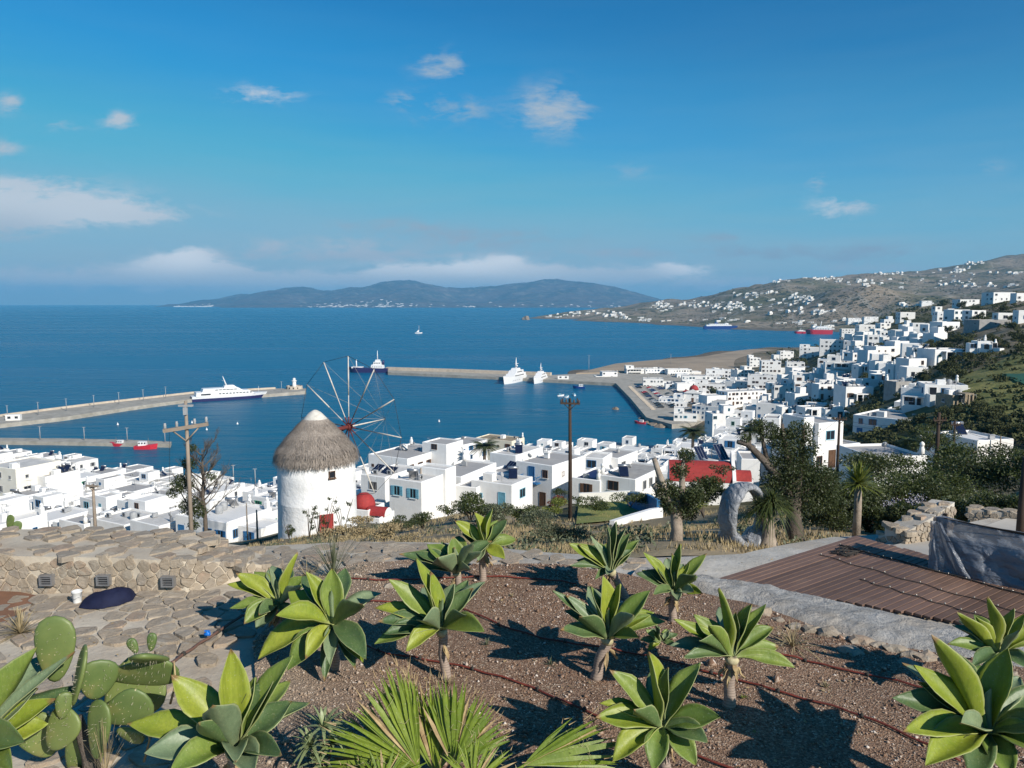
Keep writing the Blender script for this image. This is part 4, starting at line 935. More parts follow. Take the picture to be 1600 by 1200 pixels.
# small craft
def fishing(px, py, hd, L, m, label, group=None):
    t = ship(px, py, hd, 'fishing_boat', label, 'boat', group); s = L / 8
    mb = MB(); hull(mb, L, 2.8 * s, 1.3 * s, .35, (0, 0), .5, sheer=.3, n=8, draught=.3); mb.build('hull', [m], t)
    mb = MB(); tier(mb, -2.5 * s, .4 * s, 1.9 * s, 1.1 * s, 2.9 * s, 0, .1); mb.build('wheelhouse', M_SHIPW if m != M_SHIPW else M_LBLUE, t); windows(t, [-2.0 * s, -1.0 * s, 0], 1.9 * s, 2.1 * s, .5 * s, .5 * s)
    mb = MB(); mb.tube([(1.2 * s, 0, 1.2 * s), (1.0 * s, 0, 4.2 * s)], .06 * s, 4); mb.tube([(-3 * s, 0, 1.2 * s), (-3 * s, 0, 3.2 * s)], .05 * s, 4); mb.build('mast', M_WOODP, t)
fishing(185, 697, 175, 7.5, M_SHIPR, 'smaller red fishing boat moored by the low jetty'); fishing(228, 701.5, 5, 9.5, M_SHIPR, 'larger red fishing boat with pale green deckhouse by the low jetty')
fishing(905, 607, 170, 9, M_SHIPB, 'small dark blue boat alone off the quay')
for k, (px, py) in enumerate(((876, 619), (886, 621), (897, 618))): fishing(px, py, 20 + 40 * k, 5, M_SHIPW, f'{("left", "middle", "right")[k]} of three tiny white boats off the quay corner', 'tiny white boats off the quay')
fishing(1000, 662, 150, 6, M_SHIPR, 'little red boat beside the harbour rocks')
t = ship(654, 521, 10, 'sailing_yacht', 'lone white sailing boat far out on the open sea', 'boat')
mb = MB(); hull(mb, 15, 4, 1.8, .4, (0, 0), .5, sheer=.2, n=8); mb.build('hull', [M_SHIPW], t)
mb = MB(); mb.tube([(1, 0, 1.5), (1, 0, 17)], .22, 5); mb.tube([(1, 0, 3), (-5, 0, 3)], .25, 5); mb.build('mast', M_SHIPW, t)
mb = MB(); mb.add([(1.2, .02, 3.2), (-4.6, .02, 3.3), (1.0, .02, 8.5), (1.2, -.05, 3.2), (-4.6, -.05, 3.3), (1.0, -.05, 8.5)], [(0, 1, 2), (5, 4, 3), (0, 3, 4, 1), (1, 4, 5, 2), (2, 5, 3, 0)]); mb.build('sail', M_SHIPW, t)
for k, (px, py) in enumerate(((184, 664), (371, 663), (323, 672), (686, 659), (300, 661))):
    mb = MB(); mb.lathe([(.1, -.3), (.55, 0), (.5, .5), (.15, .9), (.06, 1.5)], 8)
    tag(mb.build('mooring_buoy', M_SHIPW, None, at_z(px, py, 0)), ('tiny white buoy off the low jetty, left', 'tiny white buoy right of the wooden pole in the harbour', 'tiny white buoy close by the wooden pole crossarm', 'tiny white buoy right of the windmill sails', 'tiny white buoy just behind the wooden pole')[k], 'buoy', 'white buoys in the harbour')
# rocks
M_ROCK = simple('sea_rock', (.30, .24, .18), (.16, .13, .10), .95, .8, .9, .2)
def rock(p, r, label, cat='rock', group=None, seed=0, m=None, sz=.7):
    b_ = bmesh.new(); bmesh.ops.create_icosphere(b_, subdivisions=2, radius=1); rr = random.Random(seed)
    off = rr.uniform(0, 50)
    from mathutils import noise as mn
    for v in b_.verts:
        k = 1 + .45 * mn.noise(v.co * 1.6 + Vector((off, 0, 0))) + .2 * mn.noise(v.co * 4 + Vector((off, 3, 0)))
        v.co = Vector((v.co.x * k * r, v.co.y * k * r, v.co.z * k * r * sz))
    me = bpy.data.meshes.new('rock'); b_.to_mesh(me); b_.free(); me.materials.append(m or M_ROCK)
    return tag(link('rock', me, None, p, (0, 0, rr.uniform(0, 6))), label, cat, group)
rock(at_z(962, 640, -.2), 2.4, 'lone rock standing in the harbour water', seed=4)
for k, (px, py, r) in enumerate(((1012, 661, 2.6), (1022, 665, 3.2), (1032, 668, 3.4), (1042, 668, 3.0), (1052, 668, 2.8), (1002, 655, 2.2))):
    rock(at_z(px, py, -.3), r, f'{ORD[k]} brown rock of the little spit beside the glass-fronted restaurant', 'rock', 'rocks of the little harbour spit', k, sz=.5)
rock(at_z(822, 500.5, -2), 16, 'small rocky islet off the far headland', seed=9, sz=1.0)
# cars on the quay
def car_mesh(c):
    mb = MB(); pr = [(-2.1, .35), (-2.15, .75), (-1.9, .95), (-1.2, 1.02), (-.75, 1.45), (.75, 1.5), (1.45, 1.0), (2.0, .85), (2.1, .4)]
    for s in (-1, 1): mb.add([(x, s * (.85 if z < 1.1 else .68), z) for x, z in pr], [tuple(range(9)) if s < 0 else tuple(range(9))[::-1]], 0)
    for i in range(8):
        (x0, z0), (x1, z1) = pr[i], pr[i + 1]; a = .85 if z0 < 1.1 else .68; b = .85 if z1 < 1.1 else .68
        mb.add([(x0, -a, z0), (x1, -b, z1), (x1, b, z1), (x0, a, z0)], [(0, 1, 2, 3)], 1 if i in (3, 5) else 0)
    for s in (-1, 1):
        mb.box(-.9, 1.0, s * .79 - .03, s * .79 + .03, 1.06, 1.36, 1)
        for x in (-1.3, 1.3): mb.tube([(x, s * .7, .33), (x, s * .9, .33)], .33, 8, 1)
    return mb.mesh('car', [c, M_GLASS])
CARS = [(nm_, car_mesh(flat('car_' + nm_, c_, .3))) for nm_, c_ in (('white', (.75, .75, .75)), ('dark grey', (.05, .055, .06)), ('silver', (.4, .41, .42)), ('black', (.02, .02, .022)), ('navy blue', (.02, .04, .12)), ('red', (.4, .02, .02)))]
rc = random.Random(3)
A0, A1 = at_z(977, 604, 2.4), at_z(1013, 641, 2.4); dq = (A1 - A0); nq = Vector((-dq.y, dq.x, 0)).normalized()
if nq.x < 0: nq = -nq
for row in range(5):
    for k in range(17):
        if rc.random() < .18: continue
        p = A0 + dq * (k + .5) / 17 + nq * (9 + row * 7.5); p.z = 2.405
        if not free(p.x, p.y, 2.0): continue
        nm_, me = rc.choice(CARS)
        tag(link('parked_car', me, None, p, (0, 0, math.atan2(nq.y, nq.x) + rc.uniform(-.05, .05))), f'{nm_} car, {ORD[k]} from far end, {ORD[row]} parking row from quay edge', 'car', 'cars parked on the harbour quay')
# stone bollard-like planters along the quay edge
for k in range(22):
    p = A0 + dq * (k + .5) / 22 + nq * 3.2; p.z = 2.4; mb = MB(); mb.bevbox(-1.3, 1.3, -.5, .5, 0, .7, .08)
    tag(mb.build('stone_bench', M_PIERW, None, p, (0, 0, math.atan2(nq.y, nq.x))), f'{ORD[k]} pale stone bench from the far end of the row along the quay edge', 'bench', 'benches along the quay edge')
# ------------------------------------------------------------------ far hamlets on the hills and the island: past what can be told apart
mb = MB(); rf_ = random.Random(5); nfar = 0
clusters = [(870, 495, 40, 3, 26), (960, 493, 22, 5, 60), (905, 490, 40, 4, 40), (1040, 480, 30, 8, 60), (1010, 500, 40, 5, 25), (1150, 482, 60, 10, 70), (1090, 477, 60, 6, 60), (1180, 462, 40, 6, 40), (1225, 440, 25, 3, 20),
            (1290, 435, 60, 4, 45), (1250, 466, 22, 7, 50), (1268, 490, 36, 4, 40), (1385, 428, 50, 3, 36), (1340, 440, 50, 4, 30), (1400, 445, 70, 6, 20), (1500, 425, 40, 8, 44), (1520, 412, 25, 4, 30), (1480, 440, 60, 8, 36),
            (1575, 428, 25, 3, 20), (1200, 478, 70, 10, 40), (1130, 500, 60, 5, 20), (1420, 478, 50, 4, 14), (1545, 447, 50, 6, 26), (1330, 505, 30, 3, 24), (1290, 512, 30, 3, 24), (1245, 505, 50, 3, 16)]
for (cx, cy, sx_, sy_, n_) in clusters:
    for _ in range(int(n_ * .5)):
        px, py = rf_.gauss(cx, sx_ * .42) + rf_.choice((-1, 0, 1)) * sx_ * .25, rf_.gauss(cy, sy_ * .45)
        p = hit(px, py, 1250)
        if p is None or p.z < 3: continue
        w, d, h = rf_.uniform(7, 15), rf_.uniform(6, 9), rf_.choice((2.8, 3.2, 3.2, 5.4))
        M = Matrix.Translation(p) @ Matrix.Rotation(rf_.uniform(-.6, .6), 4, 'Z')
        mb.box(-w / 2, w / 2, 0, d, -4, h, 0, M, bottom=False); nfar += 1
        if rf_.random() < .4: mb.box(-w / 4, w / 2, d * .3, d, h, h + 2.6, 0, M, bottom=False)
        for k in range(int(w / 4)): mb.box(-w / 2 + 1.2 + k * 4, -w / 2 + 2.8 + k * 4, -.06, .02, h * .3, h * .3 + 1.4, 1, M)
tag(mb.build('far_hamlets', [M_WHITE, M_GLASS]), 'scattered white houses on the far brown hills', None, None, 'stuff')
mb = MB()
for _ in range(260):
    px = rf_.choice((rf_.uniform(275, 335), rf_.gauss(530, 22), rf_.gauss(600, 18), rf_.uniform(480, 1000))); Y = 10000 + (1600 if px < 335 else 0) + abs(rf_.gauss(0, 260)); x = (px - 800) / F * Y
    i = (px - 205) / 920 * 259; j = (Y - 9100) / 8300 * 89; z = IZ[int(i), int(j)]
    if z < 2: z = 4
    w = rf_.uniform(14, 40); mb.box(x - w / 2, x + w / 2, Y, Y + 12, z - 10, z + 9, 0, bottom=False)
tag(mb.build('island_towns', [M_WHITE]), 'white coastal towns scattered along the foot of the far island', None, None, 'stuff')
# ================================================================== WINDMILL, CHURCHES, POLES
def _thatch(n, p, o):
    v = objpos(n); a = n.noise(n.mapping(v, (6, 6, 1.2)), 2.0, 5, .7); b = n.noise(v, .9, 3, .6)
    c = n.mix(n.maprange(a, .3, .7), (.16, .132, .115), (.44, .385, .33)); c = n.mix(n.m('MULTIPLY', n.maprange(b, .45, .65), .35), c, (.21, .18, .155))
    n.link(c, p.inputs['Base Color']); p.inputs['Roughness'].default_value = .95; p.inputs['Specular IOR Level'].default_value = .1
M_THATCH = mat('thatch', _thatch)
def _mw(n, p, o):
    v = objpos(n); sp = n.n('ShaderNodeSeparateXYZ'); n.link(v, sp.inputs[0])
    a = n.noise(v, .8, 5, .6); b = n.noise(n.mapping(v, (1.5, 1.5, .25)), 1.0, 6, .7)
    c = n.mix(n.maprange(a, .35, .7), (.80, .80, .80), (.73, .73, .72)); c = n.mix(n.m('MULTIPLY', n.maprange(b, .58, .8), .4), c, (.58, .56, .52))
    c = n.mix(n.m('MULTIPLY', n.maprange(sp.outputs[2], .9, 0, 0, 1), n.maprange(a, .3, .6)), c, (.55, .50, .42))
    n.link(c, p.inputs['Base Color']); p.inputs['Roughness'].default_value = .85
    bump(n, p, n.m('ADD', n.noise(v, .9, 5, .6), n.m('MULTIPLY', n.noise(v, 5, 4, .6), .15)), .6, .22)
M_MILLW = mat('limewashed_wall', _mw)
M_SPAR = flat('pale_spar', (.62, .58, .52), .7); M_ROPE = flat('dark_rope', (.05, .045, .04), .9); M_ROPEL = flat('light_rope', (.40, .38, .35), .9); M_SHAFT = flat('red_shaft', (.17, .035, .03), .85)
MY = 69.0; mz = 43.7; mc = Vector((x_of(497.5, MY, mz), MY, mz))
mill = empty('windmill', mc, 0, 'white round windmill with thatched conical roof and bare sail spars', 'windmill')
mb = MB(); mb.lathe([(3.62, -3.0), (3.56, 0), (3.53, 1.8), (3.505, 3.4), (3.512, 3.44), (3.49, 3.5), (3.48, 5.4), (3.46, 7.4), (3.2, 7.6)], 56, cap=False); mb.build('wall', M_MILLW, mill)
# roof: a cone body under a few thousand straws
mb = MB(); mb.lathe([(3.5, 7.25), (3.62, 7.12), (3.60, 7.5), (3.25, 8.3), (2.25, 9.6), (1.1, 10.8), (.9, 10.9)], 40, cap=False); rf = mb.build('thatched_roof', M_THATCH, mill)
rg = np.random.RandomState(4); NS = 9000
tt = rg.rand(NS) ** .75; th = rg.rand(NS) * 2 * np.pi
zt = np.interp(tt, [0, .3, .62, .85, 1], [10.85, 9.65, 8.4, 7.72, 7.42]); rt = np.interp(tt, [0, .3, .62, .85, 1], [1.05, 2.22, 3.25, 3.58, 3.62])
L = rg.uniform(.3, .75, NS) + .22 * (tt > .8) * rg.rand(NS) ** 2 + .07 * np.sin(th * 23 + np.sin(th * 7) * 2) * (tt > .75); tn = np.clip(tt, 0, 1); sl = np.interp(tn, [0, .6, .85, 1], [.80, .80, 1.15, 1.45])
dr = np.cos(sl) * L; dz = -np.sin(sl) * L; dth = rg.normal(0, .02, NS)
lift = rg.uniform(.02, .10, NS) + .05 * np.sin(tt * 22); w = rg.uniform(.016, .034, NS) / rt
p0 = np.stack([(rt) * np.cos(th - w), (rt) * np.sin(th - w), zt], -1); p1 = np.stack([(rt) * np.cos(th + w), (rt) * np.sin(th + w), zt], -1)
r2 = rt + dr + lift; p2 = np.stack([r2 * np.cos(th + dth + w * .3), r2 * np.sin(th + dth + w * .3), zt + dz], -1); p3 = np.stack([r2 * np.cos(th + dth - w * .3), r2 * np.sin(th + dth - w * .3), zt + dz], -1)
vs = np.stack([p0, p1, p2, p3], 1).reshape(-1, 3); fc = np.arange(NS * 4).reshape(-1, 4)
tag(link('straw', np_mesh('straw', vs, fc, M_THATCH), rf), kind='stuff')
mb = MB(); mb.lathe([(1.12, 10.65), (1.05, 10.85), (.55, 11.38), (.2, 11.6), (.02, 11.64)], 28); mb.build('cap', flat('mortar_cap', (.62, .59, .53), .8), mill)
# door and little window on the camera side
def on_wall(ang, z): return (3.5 * math.sin(ang), -3.5 * math.cos(ang), z)
a = .46
dr_ = empty('door', on_wall(a, .75)); dr_.parent = mill; dr_.rotation_euler = (0, 0, a)
mb = MB()
for k in range(5): mb.box(-.48 + k * .195, -.48 + k * .195 + .18, -.10, .1, 0, 1.95)
for z in (.3, 1.6): mb.box(-.46, .48, -.13, -.10, z, z + .12)
mb.build('leaf_panel', M_RED, dr_)
mb = MB(); mb.box(-.6, -.5, -.12, .1, -.05, 2.07); mb.box(.5, .6, -.12, .1, -.05, 2.07); mb.box(-.5, .5, -.12, .1, 1.97, 2.07); mb.build('frame', flat('old_red_frame', (.30, .04, .035), .8), dr_)
w_ = empty('window', on_wall(.63, 6.05)); w_.parent = mill; w_.rotation_euler = (0, 0, .63)
mb = MB(); mb.box(-.24, .24, -.04, .1, 0, .5); mb.build('pane', M_GLASS, w_); mb = MB(); mb.box(-.3, -.24, -.08, .1, -.05, .55); mb.box(.24, .3, -.08, .1, -.05, .55); mb.box(-.24, .24, -.08, .1, .5, .55); mb.box(-.36, .36, -.2, .1, -.13, -.05); mb.build('frame', M_BROWN, w_)
# sail wheel, facing the sea on the far right-hand side
al = math.radians(35); nrm = Vector((math.sin(al), math.cos(al), .03)).normalized()
hub = Vector((0, 0, 0)) + nrm * 4.75; hub.z = z_of(667, MY + hub.y) - mz; hub.x = x_of(545, MY + hub.y, mz + hub.z) - mc.x
hz_ = Vector((math.cos(al), -math.sin(al), 0)); up = hz_.cross(nrm); up = up if up.z > 0 else -up
sw = empty('sail_wheel'); sw.parent = mill
mb = MB(); mb.tube([hub - nrm * 4.2, hub + nrm * .35], .2, 8); mb.tube([hub - nrm * .2, hub + nrm * .25], .30, 10); mb.build('windshaft', M_SHAFT, sw)
mb = MB(); tipb = hub + nrm * 4.9; mb.tube([hub, tipb], [.09, .05], 6); mb.build('bowsprit', M_SPAR, sw)
tips = []
sp_in = MB(); 
for k in range(12):
    q = math.radians(-60 + 30 * k + 3); d = up * math.cos(q) + hz_ * math.sin(q); Rr_ = 6.85; tip = hub + d * Rr_; tips.append(tip)
    mb = MB(); mb.tube([hub + d * .2, hub + d * 3.1], [.05, .045], 5, 2 if k in (0, 1, 2) else 0); mb.tube([hub + d * .2, hub + d * 1.0], [.07, .06], 5, 1)
    if k != 4 or True: mb.tube([hub + d * 3.1, hub + d * 4.9, tip], [.06, .075, .05], 6, 2)
    mb.build('spar', [flat('dark_spar', (.06, .045, .04), .8) if k == 0 else M_DSP, M_SHAFT, M_SPAR] if k else [globals().setdefault('M_DSP', flat('dark_spar', (.07, .05, .045), .8)), M_SHAFT, M_SPAR], sw)
mb = MB()
for k in range(12): mb.tube([tips[k], tips[(k + 1) % 12]], .022, 4)
mb.build('rim_rope', M_ROPE, sw)
mb = MB()
for k in range(12): mb.tube([tipb, tips[k]], .013, 3)
mb.build('stay', M_ROPEL, sw)
HOUSES.append((mc.x, mc.y, 6))
# ---- red-domed chapel beside the mill
Yc = 92; zc = z_of(812, Yc); xc = x_of(566, Yc, zc)
t = empty('chapel', (xc, Yc, zc), math.radians(-20), 'white chapel with red dome and red vaulted wing right of the windmill', 'church')
mb = MB(); volume(mb, -1.9, 1.9, -1.5, 3.5, -4, 2.0, .2, .2); volume(mb, 1.5, 4.2, -2.2, 2.5, -4, 1.2, .2, .2); mb.build('wall', M_WHITE, t)
mb = MB(); mb.lathe([(1.75, 1.7), (1.72, 2.3), (1.55, 2.95), (1.2, 3.5), (.7, 3.88), (.2, 4.0), (.02, 4.01)], 24, 0, (-.2, 1, 0)); mb.build('dome', M_DOME, t)
def vault(r, L, n=12, k=1.0):
    mb = MB(); vs = []; 
    for i in range(n + 1):
        a = math.pi * i / n; vs += [(-L / 2, r * math.cos(a), r * k * math.sin(a)), (L / 2, r * math.cos(a), r * k * math.sin(a))]
    mb.add(vs, [(2 * i, 2 * i + 1, 2 * i + 3, 2 * i + 2) for i in range(n)], 0, True)
    for e in (0, 1): mb.add([vs[2 * i + e] for i in range(n + 1)], [tuple(range(n + 1))[::(1 if e else -1)]], 1)
    return mb
mb = vault(1.15, 3.2); mb.build('vault', [M_DOME, M_WHITE], t, (2.9, .1, 1.15)); link('window', WIN['grey'][3], t, (.5, -1.5, .4))
t.scale = (.8, .8, .8)
HOUSES.append((xc, Yc, 5))
# ---- chapel with the long red vault
Yc = 90; zc = z_of(772, Yc); xc = x_of(1094, Yc, zc)
t = empty('chapel', (xc, Yc, zc), math.radians(-9), 'white chapel under a long bright red barrel roof behind the pruned tree', 'church')
mb = MB(); mb.box(-3.7, 3.7, 0, 4.4, -4, 1.55); mb.build('wall', M_WHITE, t)
mb = vault(2.28, 7.3, 14, .92); mb.build('vault', [M_RED, M_WHITE], t, (0, 2.2, 1.5))
def gable(x): 
    mb = MB(); pr = [(-2.5, 0), (2.5, 0), (2.5, 1.8), (1.8, 2.9), (.75, 3.7), (.5, 4.6), (0, 5.0), (-.5, 4.6), (-.75, 3.7), (-1.8, 2.9), (-2.5, 1.8)]
    M = Matrix.Translation((x, 2.2, 0)) @ Matrix.Rotation(math.pi / 2, 4, 'Z') @ Matrix.Rotation(math.pi / 2, 4, 'X'); mb.prism([(a, b - .0) for a, b in pr], -.2, .2, 0, M); return mb
gable(3.9).build('gable', M_WHITE, t)
mb = MB(); mb.box(4.1, 6.2, .8, 3.6, -4, 1.5); mb.build('porch', M_WHITE, t); vault(1.35, 1.9, 10, .85).build('vault', [M_RED, M_WHITE], t, (5.1, 2.2, 1.45)); link('window', WIN['grey'][0], t, (-1.6, 0, -.2))
HOUSES.append((xc, Yc, 5))
# ---- church with the red dome by the harbour
p = hit(1082, 630); t = empty('church', p, math.radians(-20), 'white church with small red dome near the harbour car park', 'church')
mb = MB(); volume(mb, -5.5, 5.5, 0, 12, -4, 6.0); mb.prism([(-5.5, 6), (5.5, 6), (0, 8.6)], 0, .6, 0, Matrix.Rotation(math.pi / 2, 4, 'X')); mb.build('wall', M_WHITE, t)
mb = MB(); mb.lathe([(2.9, 5.6), (2.9, 7.6)], 16, cap=False, c=(0, 6, 0)); mb.build('drum', M_WHITE, t); mb = MB(); mb.lathe([(3.0, 7.5), (2.8, 8.6), (2.1, 9.8), (1.1, 10.5), (.1, 10.7)], 18, 0, (0, 6, 0)); mb.build('dome', M_DOME, t)
link('door', DOOR['brown'][0], t, (0, 0, .3), None, (1.3, 1.3, 1.3)); link('window', WIN['brown'][0], t, (0, 0, 4.5))
# ---- poles and wires
def pole(px, ptop, pbot, Y, m, label, r=.13, arms=(), lean=0.0, parts=True, group=None):
    zb = z_of(pbot, Y); h = (pbot - ptop) / F * Y * 1.0; x = x_of(px, Y, zb); t = empty('utility_pole', (x, Y, zb), 0, label, 'utility pole', group)
    mb = MB(); mb.tube([(0, 0, -1.5), (lean * .4, 0, h * .5), (lean, 0, h)], [r * 1.15, r, r * .75], 8); mb.build('shaft', m, t)
    for (w, dz, rz, tilt) in arms:
        mb = MB(); M = Matrix.Translation((lean * (1 - dz / h), -r, h - dz)) @ Matrix.Rotation(math.radians(rz), 4, 'Z') @ Matrix.Rotation(math.radians(tilt), 4, 'Y')
        mb.box(-w / 2, w / 2, -.07, .07, -.07, .07, 0, M)
        arm = mb.build('crossarm', m, t)
        mi_ = MB(); mi_.lathe([(.02, .07), (.07, .1), (.045, .16), (.07, .2), (.045, .26), (.05, .3)], 6); me = mi_.mesh('insulator', [M_BROWN if m is M_DARKP else M_GREYW])
        for q in (-.46, -.2, .2, .46): link('insulator', me, arm, tuple(M @ Vector((q * w, 0, 0))))
        mb = MB(); mb.tube([M @ Vector((-w * .3, 0, -.05)), Vector((lean * (1 - dz / h), -r, h - dz - w * .32))], .03, 4); mb.tube([M @ Vector((w * .3, 0, -.05)), Vector((lean * (1 - dz / h), -r, h - dz - w * .32))], .03, 4); mb.build('brace', m, t)
    return t, Vector((x + lean, Y, zb + h))
_, A1p = pole(891, 617, 806, 58, M_DARKP, 'tall dark brown utility pole with short crossarm rising from the lawn', .15, ((1.5, .35, 8, 3),), -.1)
mb = MB(); 
for s in (-.55, .0, .55): mb.tube([(s, 0, 0), (s, 0, .35)], .05, 5)
mb.build('insulator', M_DARKP, _, (-.1, -.15, (806 - 617) / F * 58 - .3)); 
_, A2p = pole(300, 618, 852, 30, M_WOODP, 'grey-brown wooden utility pole with tilted crossarm, beside the bare tree', .08, ((1.7, 1.05, 10, -8),), .0)
mb = MB(); mb.box(-.28, .28, -.06, .06, 5.62, 5.7); mb.box(-.07, .07, -.12, .0, 5.3, 5.6); mb.build('pole_head', M_GREYW, _)
_, A3p = pole(150, 752, 842, 62, M_WOODP, 'thin grey pole standing among the white houses at left', .13, ((1.2, .15, -15, 0),))
_, A4p = pole(1308, 645, 738, 92, M_DARKP, 'dark pole in front of the large white villa', .15, ((1.6, .6, 0, 0),))
_, A5p = pole(1462, 642, 738, 80, M_DARKP, 'thick dark pole right of the low rounded white building', .2, ((1.5, .8, 10, 0),))
_, A6p = pole(1488, 655, 728, 92, M_DARKP, 'slimmer dark pole just right of the thick one', .13, ((1.2, .5, 0, 0),))
_, A7p = pole(1561, 680, 722, 95, M_WOODP, 'short pole in front of the cream-white house', .1)
_, A8p = pole(1528, 622, 655, 190, M_WOODP, 'pole on the green slope at right', .14, ((1.6, .4, 0, 0),))
_, A9p = pole(658, 730, 768, 105, M_WOODP, 'short pole beside the blue-shuttered cottage', .12)
pole(402, 795, 830, 80, M_WOODP, 'thin pole above the roofs left of the windmill', .1); pole(386, 785, 815, 90, M_WOODP, 'thin aerial pole left of the windmill', .08)
def wire(a, b, sag, label, r=.018):
    mb = MB(); n = 14; mb.tube([a.lerp(b, i / n) - Vector((0, 0, sag * 4 * (i / n) * (1 - i / n))) for i in range(n + 1)], r, 3, cap=False)
    return tag(mb.build('power_line', M_ROPE), label, 'cable', 'overhead cables between the poles')
far_r = Vector((x_of(1720, 85, 50), 85, 49))
for k, dz in enumerate((0, .45)):
    wire(A4p - Vector((0, 0, .5 + dz)), A5p - Vector((0, 0, .6 + dz)), .8, ('upper', 'lower')[k] + ' black cable sagging between the two dark poles by the villa')
    wire(A5p - Vector((0, 0, .6 + dz)), far_r - Vector((0, 0, dz)), 1.0, ('upper', 'lower')[k] + ' thin black cable running off the right edge')
wire(A6p - Vector((0, 0, .5)), A8p, 2.0, 'thin black cable climbing to the pole on the green slope', .025)
wire(A4p - Vector((0, 0, .5)), Vector((x_of(1190, 105, 45), 105, 44)), 1.0, 'thin black cable from the villa pole towards the dark tree')
wire(A2p - Vector((.7, 0, 1.2)), Vector((x_of(262, 34, 57), 34, 54.5)), .1, 'slack stay wire beside the wooden pole', .008)
# ================================================================== VEGETATION
def _leafm(c1, c2, rough=.5, spec=.35, tr=0.0, sc=6.0):
    def b(n, p, o):
        P = wpos(n); v = n.vor(P, sc, 'F1', 1); s = n.n('ShaderNodeSeparateColor'); n.link(v, s.inputs[0])
        g = n.n('ShaderNodeNewGeometry')
        f = n.m('ADD', n.m('MULTIPLY', s.outputs[0], .6), n.m('MULTIPLY', n.noise(P, sc * .15, 3, .5), .4))
        c = n.mix(f, c1, c2); n.link(c, p.inputs['Base Color']); p.inputs['Roughness'].default_value = rough; p.inputs['Specular IOR Level'].default_value = spec
        if tr:
            t = n.n('ShaderNodeBsdfTranslucent'); n.link(n.mix(.5, c, (.20, .26, .02)), t.inputs[0]); ms = n.n('ShaderNodeMixShader'); ms.inputs[0].default_value = tr
            n.link(p.outputs[0], ms.inputs[1]); n.link(t.outputs[0], ms.inputs[2]); n.link(ms.outputs[0], o.inputs[0])
    return b
M_LDARK = mat('dark_leaves', _leafm((.024, .036, .015), (.085, .102, .040), .45, .35, .15, 9))
M_LMID = mat('mid_green_leaves', _leafm((.030, .046, .014), (.095, .115, .035), .5, .3, .15, 5))
M_LFAR = mat('hillside_leaves', _leafm((.034, .042, .018), (.105, .112, .048), .8, .1, 0, 1.2))
M_LOLIVE = mat('olive_leaves', _leafm((.06, .075, .04), (.16, .175, .11), .5, .3, .1, 9))
M_LYEL = mat('yellow_green_leaves', _leafm((.09, .12, .02), (.24, .26, .06), .5, .3, .2, 8))
M_DRY = mat('dry_stalks', _leafm((.20, .155, .085), (.42, .34, .20), .9, .1, 0, 9))
M_BARK = simple('bark', (.16, .13, .105), (.08, .066, .055), .95, 3, .9, .04); M_BARKP = simple('pale_bark', (.36, .30, .24), (.22, .18, .145), .9, 6, .7, .02)
def leaf_cloud(blobs, n, size, seed, asp=.45, shell=.45, droop=0.0):
    """n leaf faces scattered through a set of (centre, radii) blobs"""
    g = np.random.RandomState(seed); wts = np.array([b[1][0] * b[1][1] * b[1][2] for b in blobs]) ** .7; wts /= wts.sum()
    bi = g.choice(len(blobs), n, p=wts); C = np.array([b[0] for b in blobs])[bi]; Rd = np.array([b[1] for b in blobs])[bi]
    d = g.normal(size=(n, 3)); d /= np.linalg.norm(d, axis=1)[:, None]; r = shell + (1 - shell) * g.rand(n) ** .6
    r *= 1 + .25 * g.normal(size=n) * (g.rand(n) < .3)
    P = C + d * Rd * r[:, None]
    ax = d + g.normal(size=(n, 3)) * .9; ax[:, 2] -= droop; ax /= np.linalg.norm(ax, axis=1)[:, None]
    sd_ = np.cross(ax, g.normal(size=(n, 3))); sd_ /= np.linalg.norm(sd_, axis=1)[:, None]
    L = size * g.uniform(.6, 1.3, n)[:, None]; Wd = L * asp
    vs = np.stack([P - ax * L * .5, P + sd_ * Wd * .5, P + ax * L * .5, P - sd_ * Wd * .5], 1).reshape(-1, 3)
    return vs, np.arange(n * 4).reshape(-1, 4)
def crown_blobs(rx, rz, k, seed, cz=None):
    r = random.Random(seed); out = []
    for _ in range(k):
        a = r.uniform(0, 6.283); q = r.uniform(.15, .8); s = r.uniform(.30, .55)
        out.append(((rx * q * math.cos(a), rx * q * math.sin(a), (cz or rz) + rz * r.uniform(-.55, .6)), (rx * s, rx * s, rz * s * .9)))
    return out
